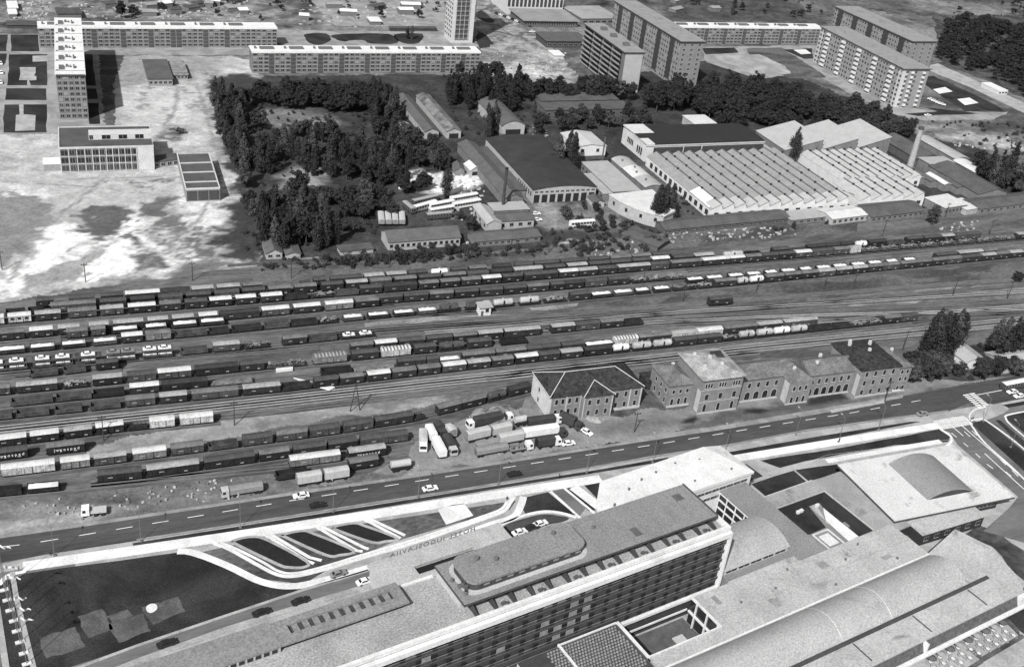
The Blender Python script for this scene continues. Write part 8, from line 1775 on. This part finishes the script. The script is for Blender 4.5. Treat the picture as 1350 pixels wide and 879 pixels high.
for x, y, k, s, lab in [(588, 262, PO, 1.0, 'single tall poplar on the bright yard'), (1044, 214, PO, 1.2, 'single dark poplar among the sawtooth roofs'), (1227, 297, TA, 0.85, 'round leafy tree in front of the dark windowed shed'), (360, 285, PO, 0.9, 'single poplar standing in the light clearing'),
        (329, 285, TA, 0.9, 'broad tree left of the cottage'), (620, 305, RO, 0.75, 'round tree beside the pale depot house'), (745, 288, RO, 0.7, 'round tree before the repair hall gateways'), (1124, 472-20, BU, 1.2, 'bush by the right station block') if False else (1126, 503, RO, 0.5, 'small round tree at the foot of the right station block'),
        (1140, 503, BU, 1.3, 'bush beside the small round station tree'), (1068, 252, RO, 0.55, 'small tree in the gap between sawtooth roofs'), (1078, 258, RO, 0.5, 'second small tree in the gap between sawtooth roofs'), (770, 275, BU, 1.4, 'bush at the right of the bus before the hall'), (785, 280, RO, 0.5, 'small tree right of the repair hall'),
        (160, 25, TA, 0.9, 'dark tree in the fields at top, left of two'), (176, 22, RO, 0.8, 'dark tree in the fields at top, right of two'), (966, 20, PO, 0.9, 'lone dark tree on the top plot'), (537, 52, PO, 0.5, 'small conifer in the round beds, left'), (543, 52, PO, 0.5, 'small conifer in the round beds, right'),
        (1340, 372, RO, 0.55, 'dark bush between tracks at far right'), (236, 177, BU, 1.6, 'dark bush on the sand behind the sports hall'), (606, 290, RO, 0.5, 'small tree by the bus group')]:
    p = G(x, y); tree(k, p[0], p[1], s, lab)
grove([(430, 345), (640, 330), (640, 338), (430, 355)], 39, [BU], 0.76, 1.79, '# on the weedy bank above the rail yard', 'bushes on the bank', 2.0)
grove([(760, 328), (870, 318), (870, 330), (760, 342)], 15, [BU], 0.76, 1.57, '# on the rubble by the rear row', 'bushes by the rubble', 2.5); grove([(520, 328), (600, 322), (604, 330), (524, 336)], 7, [BU], 0.9, 1.3, '# in front of the long depot house', 'bushes at the depot house', 2.0)
grove([(790, 278), (840, 300), (820, 312), (740, 310)], 18, [BU], 0.86, 1.68, '# on the yard before the curved workshop', 'bushes before the workshop', 3); grove([(1080, 125), (1130, 140), (1200, 160), (1190, 164), (1120, 150)], 10, [BU, RO], 0.5, 0.8, '# along the foot of the white balconied slab', 'bushes at the white slab', 3.1)
for q in ([(330, 170), (420, 175), (500, 185), (490, 205), (340, 205)], [(330, 255), (430, 258), (500, 262), (470, 280), (340, 280)]): grove(q, 16, [BU, BU, RO], 0.6, 1.2, '# in the overgrown garden clearing', 'bushes in the garden clearing', 3.5)
# wood that reads as one mass
import numpy as np
def mass_object(name, label, items, m, keep=1.0):
    VV = []; n0 = 0
    for k, p, sc in items:
        me = rt.choice(CR[k]); co = np.empty(len(me.vertices)*3, np.float32); me.vertices.foreach_get('co', co); co = co.reshape(-1, 4, 3)
        co = co[:int(len(co)*keep)].reshape(-1, 3); a = rt.uniform(0, 6.28); c, d = cos(a)*sc, sin(a)*sc
        VV.append(np.stack([p[0]+co[:, 0]*c-co[:, 1]*d, p[1]+co[:, 0]*d+co[:, 1]*c, co[:, 2]*sc*rt.uniform(0.9, 1.05)], 1))
    V = np.concatenate(VV); me = bpy.data.meshes.new(name); nv = len(V); nf = nv//4
    me.vertices.add(nv); me.vertices.foreach_set('co', V.astype(np.float32).ravel()); me.loops.add(nv); me.loops.foreach_set('vertex_index', np.arange(nv, dtype=np.int32))
    me.polygons.add(nf); me.polygons.foreach_set('loop_start', np.arange(0, nv, 4, dtype=np.int32)); me.polygons.foreach_set('loop_total', np.full(nf, 4, np.int32)); me.materials.append(m); me.update(calc_edges=True)
    o = link(name, me); tag(o, label, 'wood', kind='stuff')
def scatter(px, n, kinds, smin, smax):
    w = [G(*p) for p in px]; x0, x1 = min(p[0] for p in w), max(p[0] for p in w); y0, y1 = min(p[1] for p in w), max(p[1] for p in w); out = []
    while len(out) < n:
        p = (rt.uniform(x0, x1), rt.uniform(y0, y1))
        if inside(p, w): out.append((rt.choice(kinds), p, rt.uniform(smin, smax)))
    return out
mass_object('tree_belt', 'dark belt of trees filling the ground between estate and depot', BELT+scatter([(850, 126), (900, 124), (1000, 122), (1050, 134), (1078, 150), (1010, 158), (900, 150)], 46, [TA, RO, TA], 0.95, 1.3)+scatter([(1000, 128), (1080, 128), (1115, 158), (1070, 182), (990, 172)], 34, [TA, RO], 0.9, 1.2)+scatter([(440, 225), (540, 215), (585, 262), (500, 262)], 22, [TA, RO, PO], 0.6, 0.9)+scatter([(600, 100), (690, 104), (700, 140), (610, 140)], 16, [TA, PO], 0.7, 0.95), leafm[0])
ugr = []
for q, n in (([(300, 130), (520, 132), (545, 200), (520, 300), (440, 336), (320, 336), (330, 260), (296, 180)], 260), ([(330, 346), (640, 332), (880, 308), (880, 322), (640, 344), (330, 360)], 130), ([(585, 100), (700, 104), (720, 150), (700, 200), (620, 186), (590, 150)], 90), ([(740, 285), (880, 305), (860, 318), (720, 325)], 40), ([(1000, 300), (1372, 258), (1372, 266), (1000, 308)], 40), ([(840, 200), (868, 214), (920, 285), (900, 290)], 30), ([(1080, 122), (1210, 158), (1200, 172), (1080, 150)], 60), ([(1215, 160), (1372, 165), (1372, 215), (1290, 192)], 60), ([(1190, 470), (1372, 446), (1372, 480), (1240, 502)], 60)):
    ugr += scatter(q, n, [BU], 0.45, 1.25)
mass_object('undergrowth', 'rough dark undergrowth of the park and yard banks', ugr, leafm[1], 0.6)
mass_object('far_wood', 'dark far off wood beyond the white balconied slab', scatter([(1244, 30), (1300, 36), (1372, 50), (1372, 138), (1300, 104), (1236, 80)], 190, [RO], 0.8, 1.3), leafm[0], 0.5)
mass_object('far_scrub', 'scattered dark growth in the fields at the top', scatter([(0, -14), (200, -14), (640, -10), (570, 30), (380, 30), (110, 26)], 110, [RO, BU], 0.25, 0.75)+scatter([(880, -20), (1060, -20), (1090, 24), (900, 26)], 40, [BU, RO], 0.4, 0.8)+scatter([(1120, -30), (1372, -10), (1372, 36), (1240, 20)], 60, [BU, RO], 0.4, 0.9), leafm[0], 0.5)
